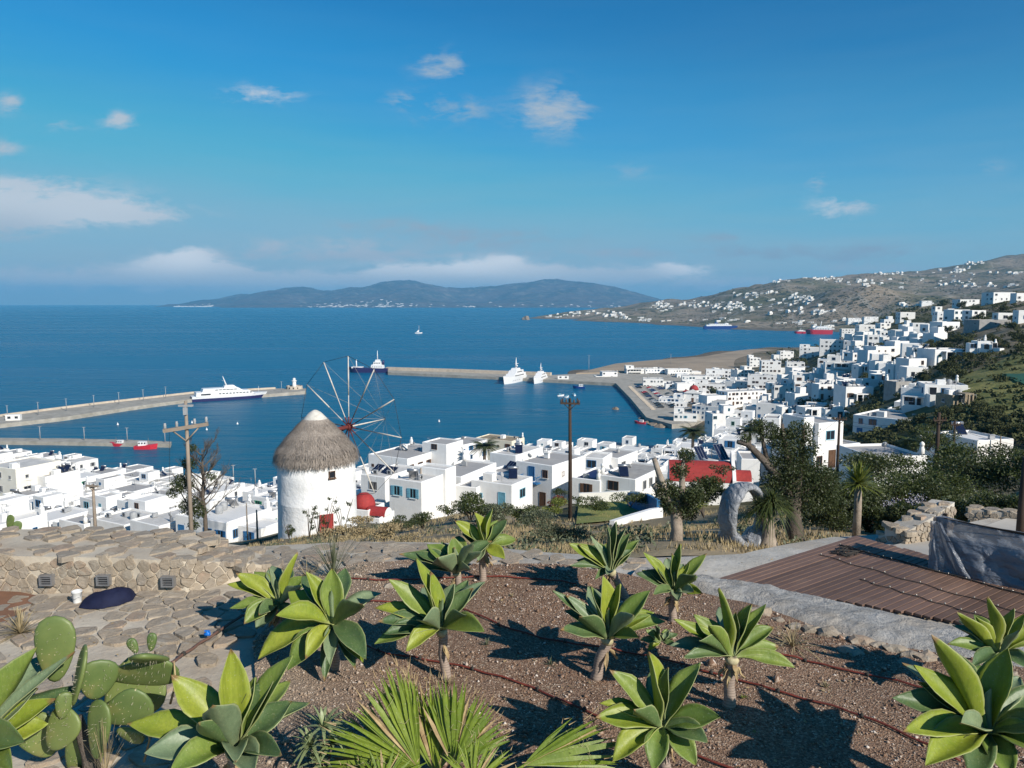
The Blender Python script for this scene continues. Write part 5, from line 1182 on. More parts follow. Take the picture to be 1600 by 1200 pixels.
# shared crowns for the far slope
FARC = []
for k in range(7):
    bl = crown_blobs(1.0, .8, 9, k, .85); v, f = leaf_cloud(bl, 700, .20, k, .7, .5); FARC.append(np_mesh('crown', v, f, M_LFAR))
FART = MB(); FART.tube([(0, 0, -.6), (.03, 0, .3), (-.02, .02, .8)], [.07, .05, .03], 5); FART = FART.mesh('trunk', [M_BARK])
def far_tree(p, s, k, label, group, m=None, tall=1.0):
    t = empty('tree', p, k * 1.3, label, 'tree', group); t.scale = (s, s, s * tall)
    link('crown', FARC[k % 7] if m is None else m, t); link('trunk', FART, t)
rv = random.Random(21); nt = 0
PATCH = [(1480, 545, 60, 22, 30, 'dark scrubby tree on the slope below the ridge houses'), (1440, 575, 50, 14, 14, 'dark tree among the houses of the middle slope'), (1400, 580, 22, 10, 8, 'dark tree in the dip of the middle slope'), (1590, 530, 30, 24, 10, 'dark tree near the top of the slope at the right edge'),
         (1530, 510, 50, 12, 12, 'dark tree just under the ridge houses'), (1380, 520, 50, 10, 10, 'dark tree between the upper rows of houses'), (1350, 540, 20, 10, 6, 'dark tree left of the stacked pair of houses'), (1330, 600, 30, 10, 6, 'dark tree between the lower slope houses'),
         (1230, 572, 30, 8, 7, 'grey-green tamarisk between the white houses by the brown land'), (1110, 612, 30, 8, 6, 'green tree beside the red-domed harbour church'), (1055, 612, 20, 8, 5, 'green tree beside the harbour car park'), (1490, 480, 70, 9, 10, 'dark bush on the ridge between white houses'),
         (1450, 660, 34, 12, 9, 'green bushy tree right of the blue-shaded terrace building'), (1520, 650, 50, 10, 7, 'dark bush in the shaded dip at right'), (1290, 640, 26, 6, 4, 'dark garden tree behind the villa'), (1240, 520, 60, 4, 6, 'dark bush by the far harbour'), (1465, 590, 40, 16, 10, 'dark tree at the top edge of the green slope'), (1560, 668, 60, 16, 9, 'round tree in the dip behind the cream-white house'), (1480, 688, 40, 10, 6, 'small tree by the solar panel house')]
for (cx, cy, sx_, sy_, n_, lab) in PATCH:
    for _, (px, py) in enumerate(sorted((rv.gauss(cx, sx_ * .6), rv.gauss(cy, sy_ * .6)) for _q in range(n_))):
        p = hit(px, py)
        if p is None or p.z < 2 or p.y > 1500 or px > 1640: continue
        s = rv.uniform(10, 22) / F * p.y * .5; s = min(max(s, 1.2), 7.5)
        if not free(p.x, p.y, s * .3): continue
        far_tree(p, s, nt, f'{lab}, {ORD[_]} from the left' , 'dark trees on the slope at right'); nt += 1
# scrub between: too many to count
vs, fs = [], []; o_ = 0
tv, tf = leaf_cloud([((0, 0, .35), (.9, .9, .55))], 26, .5, 2, .7, .5)
rs = random.Random(8)
for _ in range(3800):
    if rs.random() < .65: px, py = rs.uniform(1200, 1640), rs.uniform(470, 700)
    else: px, py = rs.uniform(1000, 1640), rs.uniform(430, 505)
    p = hit(px, py)
    if p is None or p.z < 3: continue
    lim = 4 if p.y < 700 else 0
    if px > 1380 and p.y < 330 and rs.random() < .45: continue
    if lim and not free(p.x, p.y, 1.5): continue
    s = rs.uniform(.5, 1.5) * (1 if p.y < 700 else 2.8); a = rs.uniform(0, 6.28); ca, sa = math.cos(a), math.sin(a)
    q = tv * s; q = np.stack([q[:, 0] * ca - q[:, 1] * sa + p.x, q[:, 0] * sa + q[:, 1] * ca + p.y, q[:, 2] + p.z], -1)
    vs.append(q); fs.append(tf + o_); o_ += len(tv)
tag(link('scrub', np_mesh('scrub', np.concatenate(vs), np.concatenate(fs), M_LFAR)), 'low dark scrub covering the hillsides', None, None, 'stuff')
# green field with a pale edge and a court on the slope at right
def ground_patch(name, pts, m, label, lift=.25, n=10, kind='structure'):
    """a sheet laid over the land inside a quadrilateral of bearings"""
    A, B, C, D = pts; mb = MB(); g = []
    for j in range(n + 1):
        for i in range(n + 1):
            u, v = i / n, j / n; px = (A[0] * (1 - u) + B[0] * u) * (1 - v) + (D[0] * (1 - u) + C[0] * u) * v; py = (A[1] * (1 - u) + B[1] * u) * (1 - v) + (D[1] * (1 - u) + C[1] * u) * v
            p = hit(px, py) or at_z(px, py, 40); g.append((p.x, p.y, p.z + lift))
    mb.add(g, [(j * (n + 1) + i, j * (n + 1) + i + 1, (j + 1) * (n + 1) + i + 1, (j + 1) * (n + 1) + i) for j in range(n) for i in range(n)], 0, True)
    return tag(mb.build(name, m), label, None, None, kind)
M_GRASS = simple('rough_grass', (.12, .135, .035), (.24, .22, .075), .95, .25, .9, .3); M_COURT = simple('court_green', (.04, .13, .08), (.035, .11, .07), .8, .2, .05)
ground_patch('field', [(1490, 596), (1600, 550), (1660, 650), (1470, 655)], M_GRASS, 'yellow-green grassy slope at the right', .3)
ground_patch('path', [(1250, 640), (1262, 640), (1212, 700), (1185, 700)], M_CONC, 'grey lane climbing between the houses', .35, 6)
ground_patch('path', [(1225, 600), (1232, 600), (1195, 628), (1186, 628)], M_CONC, 'upper stretch of the grey lane', .35, 6)
t = ground_patch('sports_court', [(1562, 588), (1640, 588), (1640, 606), (1600, 606)], M_COURT, 'green court with pale edge line on the slope', .5, 6)
# ---- near and middle trees
def tree(name, p, label, cat, blobs, n, size, lm, limbs, bark, seed=1, asp=.45, group=None, shell=.3, droop=0.0, extra=None):
    t = empty(name, p, 0, label, cat, group); v, f = leaf_cloud(blobs, n, size, seed, asp, shell, droop)
    tag(link('foliage', np_mesh('foliage', v, f, lm), t), kind='stuff') if False else link('foliage', np_mesh('foliage', v, f, lm), t)
    mb = MB()
    for pts, rad in limbs: mb.tube(pts, rad, 9)
    mb.build('trunk', bark, t); return t
def wpt(px, py, Y, o): p = at_y(px, py, Y); return (p.x - o.x, p.y - o.y, p.z - o.z)
def blob(px, py, Y, rpx, o, asp=1.0, flat_=.85):
    c = wpt(px, py, Y, o); r = rpx / F * Y; return (c, (r * asp * 1.04, r * .85, r * flat_ * 1.04))
# pruned dark tree left of the wrapped ring
Y = 15.5; o_ = at_y(1058, 862, Y)
tree('pruned_tree', o_, 'dark pruned tree with stubby cut limbs, left of the wrapped ring', 'tree',
     [blob(1060, 782, Y, 26, o_, 1.2), blob(1100, 765, Y, 24, o_, 1.1), blob(1040, 765, Y, 20, o_), blob(1075, 800, Y, 16, o_), blob(1062, 735, Y, 15, o_), blob(1072, 712, Y, 14, o_), blob(1112, 757, Y, 18, o_), blob(1050, 790, Y + .3, 16, o_), blob(1085, 775, Y - .3, 16, o_), blob(1128, 768, Y, 9, o_)], 11500, .056, M_LDARK,
     [([wpt(1054, 872, Y, o_), wpt(1058, 830, Y, o_), wpt(1056, 800, Y, o_), wpt(1052, 775, Y, o_)], [.165, .125, .115, .10]), ([wpt(1055, 800, Y, o_), wpt(1040, 770, Y, o_), wpt(1028, 735, Y, o_), wpt(1022, 716, Y, o_)], [.11, .08, .06, .05]),
      ([wpt(1058, 800, Y, o_), wpt(1066, 765, Y, o_), wpt(1066, 735, Y, o_), wpt(1070, 710, Y, o_)], [.11, .07, .05, .03]), ([wpt(1058, 795, Y, o_), wpt(1085, 775, Y, o_), wpt(1110, 758, Y, o_)], [.09, .06, .04]), ([wpt(1052, 790, Y, o_), wpt(1030, 768, Y, o_), wpt(1021, 757, Y, o_)], [.10, .075, .06])], M_BARKP, 3)
# big dark tree with bare cut limbs right of the ring
Y = 16.5; o_ = at_y(1243, 838, Y)
tree('pruned_tree', o_, 'large dark tree with bare cut limb reaching left, behind the ponytail palm', 'tree',
     [blob(1250, 745, Y, 40, o_, 1.2), blob(1215, 752, Y, 26, o_), blob(1285, 752, Y, 28, o_), blob(1225, 690, Y, 26, o_), blob(1250, 675, Y, 22, o_), blob(1200, 675, Y, 20, o_), blob(1182, 665, Y, 14, o_), blob(1240, 720, Y, 26, o_), blob(1262, 785, Y, 24, o_), blob(1225, 785, Y, 20, o_), blob(1290, 780, Y, 20, o_), blob(1210, 720, Y, 14, o_), blob(1165, 685, Y, 9, o_), blob(1262, 700, Y, 18, o_)], 21000, .056, M_LDARK,
     [([wpt(1243, 850, Y, o_), wpt(1240, 815, Y, o_), wpt(1242, 785, Y, o_), wpt(1246, 750, Y, o_)], [.22, .17, .14, .1]), ([wpt(1241, 790, Y, o_), wpt(1222, 755, Y, o_), wpt(1196, 722, Y, o_), wpt(1168, 694, Y, o_), wpt(1152, 690, Y, o_)], [.12, .10, .085, .065, .05]),
      ([wpt(1243, 780, Y, o_), wpt(1232, 730, Y, o_), wpt(1226, 690, Y, o_), wpt(1222, 662, Y, o_)], [.1, .08, .06, .03]), ([wpt(1244, 770, Y, o_), wpt(1252, 720, Y, o_), wpt(1256, 665, Y, o_)], [.09, .06, .03]), ([wpt(1200, 726, Y, o_), wpt(1192, 690, Y, o_), wpt(1188, 668, Y, o_)], [.06, .04, .03]), ([wpt(1243, 780, Y, o_), wpt(1275, 755, Y, o_), wpt(1295, 745, Y, o_)], [.1, .06, .03])], M_BARK, 5)
# ponytail palm with swollen foot: many arching strap leaves
def strap_head(c, n, L, w, seed, up=.5, droop=1.0, m=None, name='leaf', parent=None, seg=5, spread=1.0):
    """n strap leaves arching out of one point, as one mesh"""
    g = random.Random(seed); vs, fs = [], []
    for i in range(n):
        a = g.uniform(0, 6.283); e = g.uniform(-.25, 1.35) * up + .2; l = L * g.uniform(.65, 1.15); dd = droop * g.uniform(.6, 1.3)
        dx, dy = math.cos(a) * spread, math.sin(a) * spread; b = len(vs)
        for k in range(seg + 1):
            t_ = k / seg; hor = l * t_ * math.cos(e) ; z = l * (t_ * math.sin(e) - dd * .45 * t_ * t_)
            ww = w * (1 - t_ ** 2) * .5 + .002
            vs += [(c[0] + dx * hor - dy * ww, c[1] + dy * hor + dx * ww, c[2] + z), (c[0] + dx * hor + dy * ww, c[1] + dy * hor - dx * ww, c[2] + z)]
        for k in range(seg): fs.append((b + 2 * k, b + 2 * k + 2, b + 2 * k + 3, b + 2 * k + 1))
    return np_mesh(name, np.array(vs), np.array(fs), m)
Y = 14.9; o_ = at_y(1200, 862, Y); t = empty('ponytail_palm', o_, 0, 'ponytail palm with swollen pale foot in front of the wrapped ring', 'palm')
mb = MB(); mb.lathe([(.36, -.15), (.30, .0), (.2, .14), (.13, .34), (.095, .6), (.07, .9)], 14); mb.build('trunk', M_BARKP, t)
link('leaf_head', strap_head((.03, 0, .95), 420, .70, .020, 4, 1.0, 1.7, M_LMID), t); link('leaf_head', strap_head((-.22, .05, .85), 90, .5, .02, 9, .8, 1.6, M_LMID), t)
mb = MB(); mb.tube([(0, 0, .55), (-.18, -.05, .75), (-.22, .05, .87)], [.07, .05, .04], 7); mb.build('branch', M_BARKP, t)
# spiky-headed dracaena at the right
Y = 17.0; o_ = at_y(1338, 830, Y); t = empty('cabbage_palm', o_, 0, 'single-stemmed spiky palm in front of the flowering hedge', 'palm')
mb = MB(); mb.tube([(0, 0, -.2), (.01, 0, .5), (0, 0, 1.05)], [.095, .085, .08], 9); mb.build('trunk', M_BARKP, t); link('leaf_head', strap_head((0, 0, 1.1), 260, .62, .035, 14, 1.1, .55, M_LYEL), t)
# palms in the town
def date_palm(px, pc, Y, rpx, label, trunk_h, n=60, m=None):
    z = z_of(pc, Y); x = x_of(px, Y, z); r = rpx / F * Y; t = empty('date_palm', (x, Y, z - trunk_h), 0, label, 'palm')
    mb = MB(); mb.tube([(0, 0, 0), (0, 0, trunk_h)], [r * .14, r * .11], 8); mb.build('trunk', M_BARK, t)
    g = random.Random(int(px)); fr = []
    for v_ in range(4):
        vs, fs = [], []; L = r * 1.15; e = (1.25, .75, .3, -.15)[v_]
        for k in range(22):
            t_ = (k + 1) / 22; hx = L * t_ * math.cos(e * (1 - .5 * t_)); hz = L * (t_ * math.sin(e) - .42 * t_ * t_)
            for s in (-1, 1):
                ll = L * .30 * math.sin(math.pi * (.12 + .83 * t_)); b = len(vs)
                vs += [(hx, 0, hz), (hx + L * .05, 0, hz - L * .01), (hx + ll * .55, s * ll * .8, hz - ll * .3)]; fs.append((b, b + 1, b + 2))
        fr.append(np_mesh('frond', np.array(vs), np.array(fs), m or M_LMID))
    for k in range(n): link('frond', fr[(0, 1, 1, 2, 2, 2, 3, 3)[k % 8]], t, (0, 0, trunk_h), (0, 0, k * 2.399 + g.uniform(-.2, .2)), (1, 1, g.uniform(.85, 1.15)))
date_palm(757, 696, 175, 22, 'date palm rising behind the roofs, in front of the ochre building', 7, 56, M_LDARK)
date_palm(1083, 673, 150, 20, 'date palm between the red-vaulted chapel and the cove', 8, 56, M_LDARK); date_palm(1172, 672, 120, 20, 'shaggy palm left of the bare pruned branches', 8, 56, M_LDARK)
date_palm(1426, 690, 95, 24, 'low palm beside the rounded white building', 3, 56, M_LMID)
# hedge and bushes, each its own plant
def bush(px, py, Y, rpx, label, m, n=1500, size=.06, flat_=.7, name='bush', cat='bush', group=None, asp=1.3, k=5, seed=None, z=None, lasp=.5):
    z = z_of(py, Y); x = x_of(px, Y, z); r = rpx / F * Y; s = seed or int(px * 3 + py)
    bl = [((c[0] * asp, c[1] * .8, c[2]), (q[0] * asp, q[1], q[2])) for c, q in crown_blobs(r, r * flat_, k, s, r * flat_ * .6)]
    v, f = leaf_cloud(bl, n, size, s, lasp, .35)
    t = empty(name, (x, Y, z), 0, label, cat, group); link('foliage', np_mesh('foliage', v, f, m), t)
    mb = MB(); g = random.Random(s)
    for _ in range(4):
        a = g.uniform(0, 6.28); mb.tube([(0, 0, -.3), (math.cos(a) * r * .3, math.sin(a) * r * .3, r * .35), (math.cos(a) * r * .7, math.sin(a) * r * .6, r * flat_)], [r * .03 + .01, r * .02 + .006, .004], 4)
    mb.build('stem', M_BARK, t); return t
M_FLOW = mat('pale_blossom', _leafm((.34, .32, .38), (.55, .52, .60), .7, .2, 0, 12))
HB = [(1300, 800, 19.5, 46, 'M_LDARK', 'left end bush of the dark hedge, under the big tree'), (1345, 806, 21.5, 52, 'M_LDARK', 'hedge bush directly behind the spiky palm'), (1390, 806, 22, 58, 'M_LMID', 'brighter topped bush in the middle of the hedge'), (1435, 802, 22, 56, 'M_LDARK', 'hedge bush beside the stone wall end'), (1478, 796, 22.5, 56, 'M_LMID', 'hedge bush just right of the stone wall end'),
      (1415, 822, 18.5, 36, 'M_LDARK', 'low shaded bush tucked behind the stone wall'), (1368, 822, 19.5, 30, 'M_LDARK', 'low shaded bush right of the spiky palm stem')]
for k, (px, py, Y, r, m, lb) in enumerate(HB):
    bush(px, py + 12, Y, r, lb, globals()[m], 9000, .075, .95, 'hedge_bush', 'bush', 'bushes of the dark hedge at right', k=11)
for k, (px, py) in enumerate(((1395, 790), (1430, 782), (1318, 788))):
    v, f = leaf_cloud([((0, 0, 0), (.32, .2, .22))], 260, .035, k, .8, .2); t = tag(link('blossom_spray', np_mesh('blossom_spray', v, f, M_FLOW), None, at_y(px, py, 20.2)), ('pale lilac blossom spray at the middle of the hedge', 'pale lilac blossom spray near the stone wall end', 'pale lilac blossom beside the spiky palm')[k], 'blossom', kind='stuff')
bush(1530, 752, 40, 60, 'bushy dark growth above the shaded back wall', M_LDARK, 5200, .15, .6, k=9); bush(1600, 755, 38, 50, 'bushy dark growth at the right edge above the post', M_LMID, 4200, .15, .7, k=9)
bush(1490, 738, 60, 60, 'broad bright bush in front of the cream-white house', M_LMID, 5200, .22, .6, k=9); bush(1560, 742, 60, 46, 'dark bush at the right end of the broad bright one', M_LDARK, 3600, .2, .7, k=8)
bush(1400, 745, 60, 44, 'dark bush below the low rounded white building', M_LMID, 3000, .2, .6, k=8); bush(1345, 752, 45, 50, 'dark bushes under the villa doors', M_LDARK, 3600, .16, .6, k=8); bush(1450, 700, 90, 36, 'bushy tree left of the solar panel house', M_LMID, 2600, .25, .8, k=8)
bush(1280, 752, 45, 34, 'shrub with pale flowers below the villa window', M_LMID, 2000, .15, .6, k=7)
# middle slope between bed and town
for (px, py, Y, r, m, n, sz, lb) in ((735, 806, 40, 34, M_LMID, 4200, .11, 'tall green bush behind the farthest agave'), (775, 812, 36, 30, M_LOLIVE, 3200, .10, 'grey-green bush right of the farthest agave'), (868, 848, 21, 44, M_LOLIVE, 6500, .055, 'loose silvery bush with bare twigs behind the garden bed'),
        (820, 812, 38, 26, M_LMID, 2600, .1, 'low green bush left of the silvery one'), (930, 792, 70, 24, M_LMID, 2000, .16, 'clipped green bush at the back of the lawn'), (985, 788, 72, 26, M_LMID, 2200, .16, 'long clipped hedge bush beside the blue wall'), (868, 800, 56, 22, M_LYEL, 1600, .13, 'yellowish bush near the tall dark pole'),
        (870, 790, 60, 15, mat('reddish_leaves', _leafm((.10, .03, .02), (.2, .06, .03), .6, .2, 0, 6)), 900, .12, 'reddish bush behind the tall dark pole'), (660, 818, 40, 24, M_LDARK, 1700, .10, 'dark shrub right of the red-vaulted chapel wing'), (628, 820, 38, 17, M_LDARK, 1200, .09, 'small dark shrub at the chapel wall'), (700, 800, 52, 18, M_LMID, 1100, .12, 'green shrub beside the broad bright house'),
        (565, 832, 42, 26, M_DRY, 2600, .10, 'brown dry bush at the foot of the windmill'), (525, 840, 36, 22, M_DRY, 1600, .09, 'dry brown scrub below the red door'), (455, 832, 50, 9, M_LDARK, 300, .09, 'small leafy shrub against the windmill wall'), (600, 842, 30, 24, M_DRY, 1500, .08, 'tangled dry bush right of the windmill'), (1100, 800, 40, 34, M_LYEL, 2400, .10, 'bright green shrub in the garden behind the ring'),
        (880, 776, 80, 14, M_LDARK, 700, .16, 'dark bush before the white house with the navy cover'), (903, 783, 76, 10, M_LMID, 500, .14, 'small bush beside the navy-cover house'), (1130, 740, 70, 16, M_LDARK, 700, .16, 'dark bush at the end of the red-vaulted chapel'), (640, 855, 24, 24, M_DRY, 1400, .06, 'dry twiggy bush by the path edge')):
    bush(px, py, Y, r, lb, m, n, sz)
# stalky plants in front of the mill
for k, (px, py, h) in enumerate(((483, 830, 34), (497, 828, 26), (508, 832, 44), (452, 832, 16), (536, 828, 40))):
    Y = 44; o_ = at_y(px, py + 10, Y); mb = MB(); g = random.Random(k); hh = h / F * Y * 1.5
    for q in range(4):
        a = g.uniform(-.35, .35); mb.tube([(0, 0, 0), (a * hh * .5, 0, hh * .6), (a * hh, 0, hh * g.uniform(.8, 1.1))], [.03, .02, .012], 4)
    t = empty('thistle', o_, 0, f'{ORD[k]} dry seed-headed plant from the left before the windmill wall' if k < 4 else 'tall dry seed-headed plant beside the red door', 'plant', 'dry seed-headed plants before the windmill'); mb.build('stem', M_BARK, t)
    v, f = leaf_cloud([((g.uniform(-.3, .3) * hh, 0, hh * g.uniform(.3, 1)), (.14, .14, .12)) for _ in range(8)], 240, .10, k, .6, .1); link('foliage', np_mesh('foliage', v, f, M_LDARK), t)
# bare tree and leafy shrub by the wooden pole
Y = 31; o_ = at_y(322, 856, Y); t = empty('bare_tree', o_, 0, 'slender half-bare tree with leafless twigs beside the wooden pole', 'tree')
mb = MB(); g = random.Random(5); H0 = 4.3
mb.tube([(0, 0, -1), (.02, 0, 1.2), (-.05, 0, 2.2), (.02, 0, 3.0), (.0, 0, 4.2)], [.10, .085, .07, .045, .012], 8)
def twig(p, d, L, r, lv):
    q = p + d * L * .5 + Vector((g.uniform(-.05, .05), g.uniform(-.05, .05), .03)); e = p + d * L + Vector((0, 0, .1 * L)); mb.tube([p, q, e], [r, r * .7, r * .3], 4 if lv else 5, cap=False)
    if lv < 3:
        for _ in range(4 if lv < 2 else 3):
            b_ = p.lerp(e, g.uniform(.25, .95)); dd = (d + Vector((g.uniform(-.7, .7), g.uniform(-.7, .7), g.uniform(-.1, .7)))).normalized(); twig(b_, dd, L * g.uniform(.4, .65), r * .5, lv + 1)
for k in range(22):
    z = 1.4 + k * .125; a = k * 2.4; twig(Vector((0, 0, z)), Vector((math.cos(a) * .8, math.sin(a) * .8, .62)).normalized(), 1.15 - k * .024, .030, 0)
mb.build('branches', M_BARK, t)
Y = 30.5; o_ = at_y(292, 850, Y)
tree('climbing_shrub', o_, 'straggly dark-leaved shrub climbing the wooden utility pole', 'shrub', [blob(296, 725, Y, 12, o_), blob(285, 755, Y, 18, o_), blob(270, 770, Y, 10, o_), blob(298, 790, Y, 18, o_), blob(312, 800, Y, 12, o_), blob(300, 700, Y, 8, o_), blob(330, 745, Y, 8, o_), blob(303, 820, Y, 10, o_)], 4600, .10, M_LDARK,
     [([wpt(303, 860, Y, o_), wpt(298, 790, Y, o_), wpt(290, 740, Y, o_), wpt(296, 700, Y, o_)], [.04, .035, .025, .01]), ([wpt(299, 800, Y, o_), wpt(280, 765, Y, o_), wpt(268, 768, Y, o_)], [.03, .02, .01])], M_BARK, 8, .35)
# lawn with its white wall, and the blue wall beside it
M_LAWN = simple('lawn', (.17, .20, .045), (.28, .27, .08), .95, .5, .8, .1)
ground_patch('lawn', [(905, 783), (1012, 783), (1000, 812), (900, 822)], M_LAWN, 'mown lawn below the white houses', .15, 8)
def wall_px(name, pts, Y, h, th, m, label, cat='wall', base=1.0):
    mb = MB(); q = []
    for px, py, yy in pts: q.append(at_y(px, py, yy))
    for a, b in zip(q[:-1], q[1:]):
        d = b - a; L = math.hypot(d.x, d.y); ang = math.atan2(d.y, d.x); sl = d.z / L
        M = Matrix.Translation(a) @ Matrix.Rotation(ang, 4, 'Z')
        vs = [(0, 0, -base), (L, 0, -base + d.z), (L, th, -base + d.z), (0, th, -base), (0, 0, h), (L, 0, h + d.z), (L, th, h + d.z), (0, th, h)]
        mb.add([M @ Vector(v) for v in vs], [(4, 5, 6, 7), (0, 1, 5, 4), (1, 2, 6, 5), (2, 3, 7, 6), (3, 0, 4, 7)])
    return tag(mb.build(name, m), label, cat)
wall_px('garden_wall', [(960, 822, 50), (990, 812, 54), (1022, 802, 58), (1036, 800, 60)], 0, .35, .35, M_WHITE, 'low white garden wall edging the lawn', base=.6)
wall_px('garden_wall', [(905, 778, 84), (985, 774, 84), (1000, 776, 82)], 0, .5, .35, M_WHITE, 'long white garden wall behind the lawn', base=1)
wall_px('garden_wall', [(980, 786, 76), (1010, 790, 72), (1026, 800, 66)], 0, 1.1, .3, M_BLUE, 'shaded blue wall at the right end of the lawn', base=1)

# dry grass and weeds on the slope between the garden and the town: past counting
rg2 = random.Random(77); vs, fs = [], []
for _ in range(16000):
    px = rg2.uniform(380, 1330); Y = 13.2 * math.exp(rg2.random() ** 1.2 * math.log(5.5)); x = x_of(px, Y, 58); z = H(x, Y)
    if not free(x, Y, .5): continue
    dn = fbm(np.array([x * .35]), np.array([Y * .35]), 3, 4)[0]
    if rg2.random() > (dn - (.36 if Y > 18 else .18)) * 2.6: continue
    for q in range(5):
        a = rg2.uniform(0, 6.28); h = rg2.uniform(.03, .10) * (1 + Y / 26); w = .008 + Y * .0004; lx, ly = rg2.uniform(-.5, .5) * h, rg2.uniform(-.5, .5) * h; ox, oy = rg2.uniform(-.15, .15), rg2.uniform(-.15, .15); b = len(vs)
        vs += [(x + ox - w * math.cos(a), Y + oy - w * math.sin(a), z - .02), (x + ox + w * math.cos(a), Y + oy + w * math.sin(a), z - .02), (x + ox + lx, Y + oy + ly, z + h)]; fs.append((b, b + 1, b + 2))
tag(link('dry_grass', np_mesh('dry_grass', np.array(vs), np.array(fs), [M_DRY])), 'dry straw-coloured grass on the slope behind the bed', None, None, 'stuff')

vs, fs = [], []; o2 = 0; gv, gf = leaf_cloud([((0, 0, .3), (.8, .8, .45)), ((.4, .2, .2), (.5, .5, .3))], 70, .22, 5, .5, .3)
for _ in range(420):
    px = rg2.uniform(420, 1300); Y = 13.6 * math.exp(rg2.random() * math.log(4.2)); x = x_of(px, Y, 58); z = H(x, Y)
    if not free(x, Y, .5) or rg2.random() > (fbm(np.array([x * .2 + 9]), np.array([Y * .2]), 3, 6)[0] - .3) * 2.4: continue
    s = rg2.uniform(.12, .42) * (1 + Y / 50); a = rg2.uniform(0, 6.28); q = gv * s; q = np.stack([q[:, 0] * math.cos(a) - q[:, 1] * math.sin(a) + x, q[:, 0] * math.sin(a) + q[:, 1] * math.cos(a) + Y, q[:, 2] + z - .02], -1); vs.append(q); fs.append(gf + o2); o2 += len(gv)
tag(link('weeds', np_mesh('weeds', np.concatenate(vs), np.concatenate(fs), M_LOLIVE)), 'low grey-green weeds on the slope behind the bed', None, None, 'stuff')
# ================================================================== THE GARDEN IN FRONT
def G(x, y): return 61.2 - .15 * max(0.0, y - 11.0) + .15 * max(0.0, y - 14.2)
def at_g(px, py, lift=0.0):
    p = at_z(px, py, 61.2)
    for _ in range(6): p = at_z(px, py, G(p.x, p.y) + lift)
    return p
from mathutils import noise as mn
def nz3(x, y, z=0.0): return mn.noise(Vector((x, y, z)))
def _cement(n, p, o):
    P = wpos(n); a = n.noise(P, 1.3, 6, .65); b = n.noise(P, 14, 5, .7); c_ = n.noise(P, .5, 3, .5)
    spx = n.n('ShaderNodeSeparateXYZ'); n.link(P, spx.inputs[0]); wz = n.maprange(spx.outputs[0], .5, -2.0)
    c = n.mix(n.maprange(a, .35, .65), (.52, .485, .43), (.37, .335, .285)); c = n.mix(wz, c, n.mix(n.maprange(a, .3, .7), (.54, .485, .395), (.38, .32, .25))); c = n.mix(n.m('MULTIPLY', n.maprange(c_, .5, .7), .4), c, (.40, .31, .22)); c = n.mix(n.m('MULTIPLY', n.maprange(b, .55, .8), .35), c, (.20, .18, .155))
    n.link(c, p.inputs['Base Color']); p.inputs['Roughness'].default_value = .9; p.inputs['Specular IOR Level'].default_value = .2
    bump(n, p, n.m('ADD', n.m('MULTIPLY', a, .05), n.m('MULTIPLY', b, .012)), .8, 1.0)
M_CEM = mat('cement', _cement)
def _kerb(n, p, o):
    P = wpos(n); a = n.noise(P, 3.5, 7, .7, .8); b = n.noise(P, 22, 6, .75); c_ = n.noise(P, 1.1, 4, .6)
    c = n.mix(n.maprange(a, .38, .62), (.47, .455, .43), (.27, .26, .245)); c = n.mix(n.m('MULTIPLY', n.maprange(c_, .5, .65), .5), c, (.40, .34, .27)); c = n.mix(n.m('MULTIPLY', n.maprange(b, .55, .7), .55), c, (.14, .13, .12))
    n.link(c, p.inputs['Base Color']); p.inputs['Roughness'].default_value = .95; bump(n, p, n.m('ADD', n.m('MULTIPLY', a, .08), n.m('MULTIPLY', b, .03)), 1.0, 1.0)
M_KERB = mat('rough_kerb_cement', _kerb)
def _fstone(n, p, o):
    P = wpos(n); r = orand(n); a = n.noise(P, 5, 6, .7, .6); b = n.noise(P, 30, 4, .7)
    c1 = n.ramp(r, [(0, (.33, .275, .21)), (.3, (.43, .35, .26)), (.55, (.31, .275, .235)), (.75, (.49, .41, .31)), (1, (.37, .27, .20))])
    c = n.mix(n.maprange(a, .35, .65), c1, (.20, .16, .12)); c = n.mix(n.m('MULTIPLY', n.maprange(a, .5, .7), .7), c, (.50, .45, .37))
    n.link(c, p.inputs['Base Color']); p.inputs['Roughness'].default_value = .88; p.inputs['Specular IOR Level'].default_value = .2
    bump(n, p, n.m('ADD', n.m('MULTIPLY', a, .04), n.m('MULTIPLY', b, .008)), .9, 1.0)
M_FSTONE = mat('field_stone', _fstone)
def _soil(n, p, o):
    P = wpos(n); v = n.vor(P, 60, 'F1', 1); s = n.n('ShaderNodeSeparateColor'); n.link(v, s.inputs[0]); a = n.noise(P, 1.2, 4, .6)
    c = n.ramp(s.outputs[0], [(0, (.11, .062, .036)), (.5, (.21, .125, .075)), (.85, (.28, .18, .12)), (1, (.42, .33, .24))])
    sp = n.n('ShaderNodeSeparateXYZ'); n.link(P, sp.inputs[0]); lft = n.m('MULTIPLY', n.maprange(sp.outputs[0], -1.0, -2.2), .55)
    c = n.mix(lft, c, (.34, .28, .21)); c = n.mix(n.m('MULTIPLY', n.maprange(a, .4, .65), .35), c, (.12, .07, .05))
    n.link(c, p.inputs['Base Color']); p.inputs['Roughness'].default_value = .95; bump(n, p, n.vor(P, 60), .8, .012)
M_SOIL = mat('garden_soil', _soil)
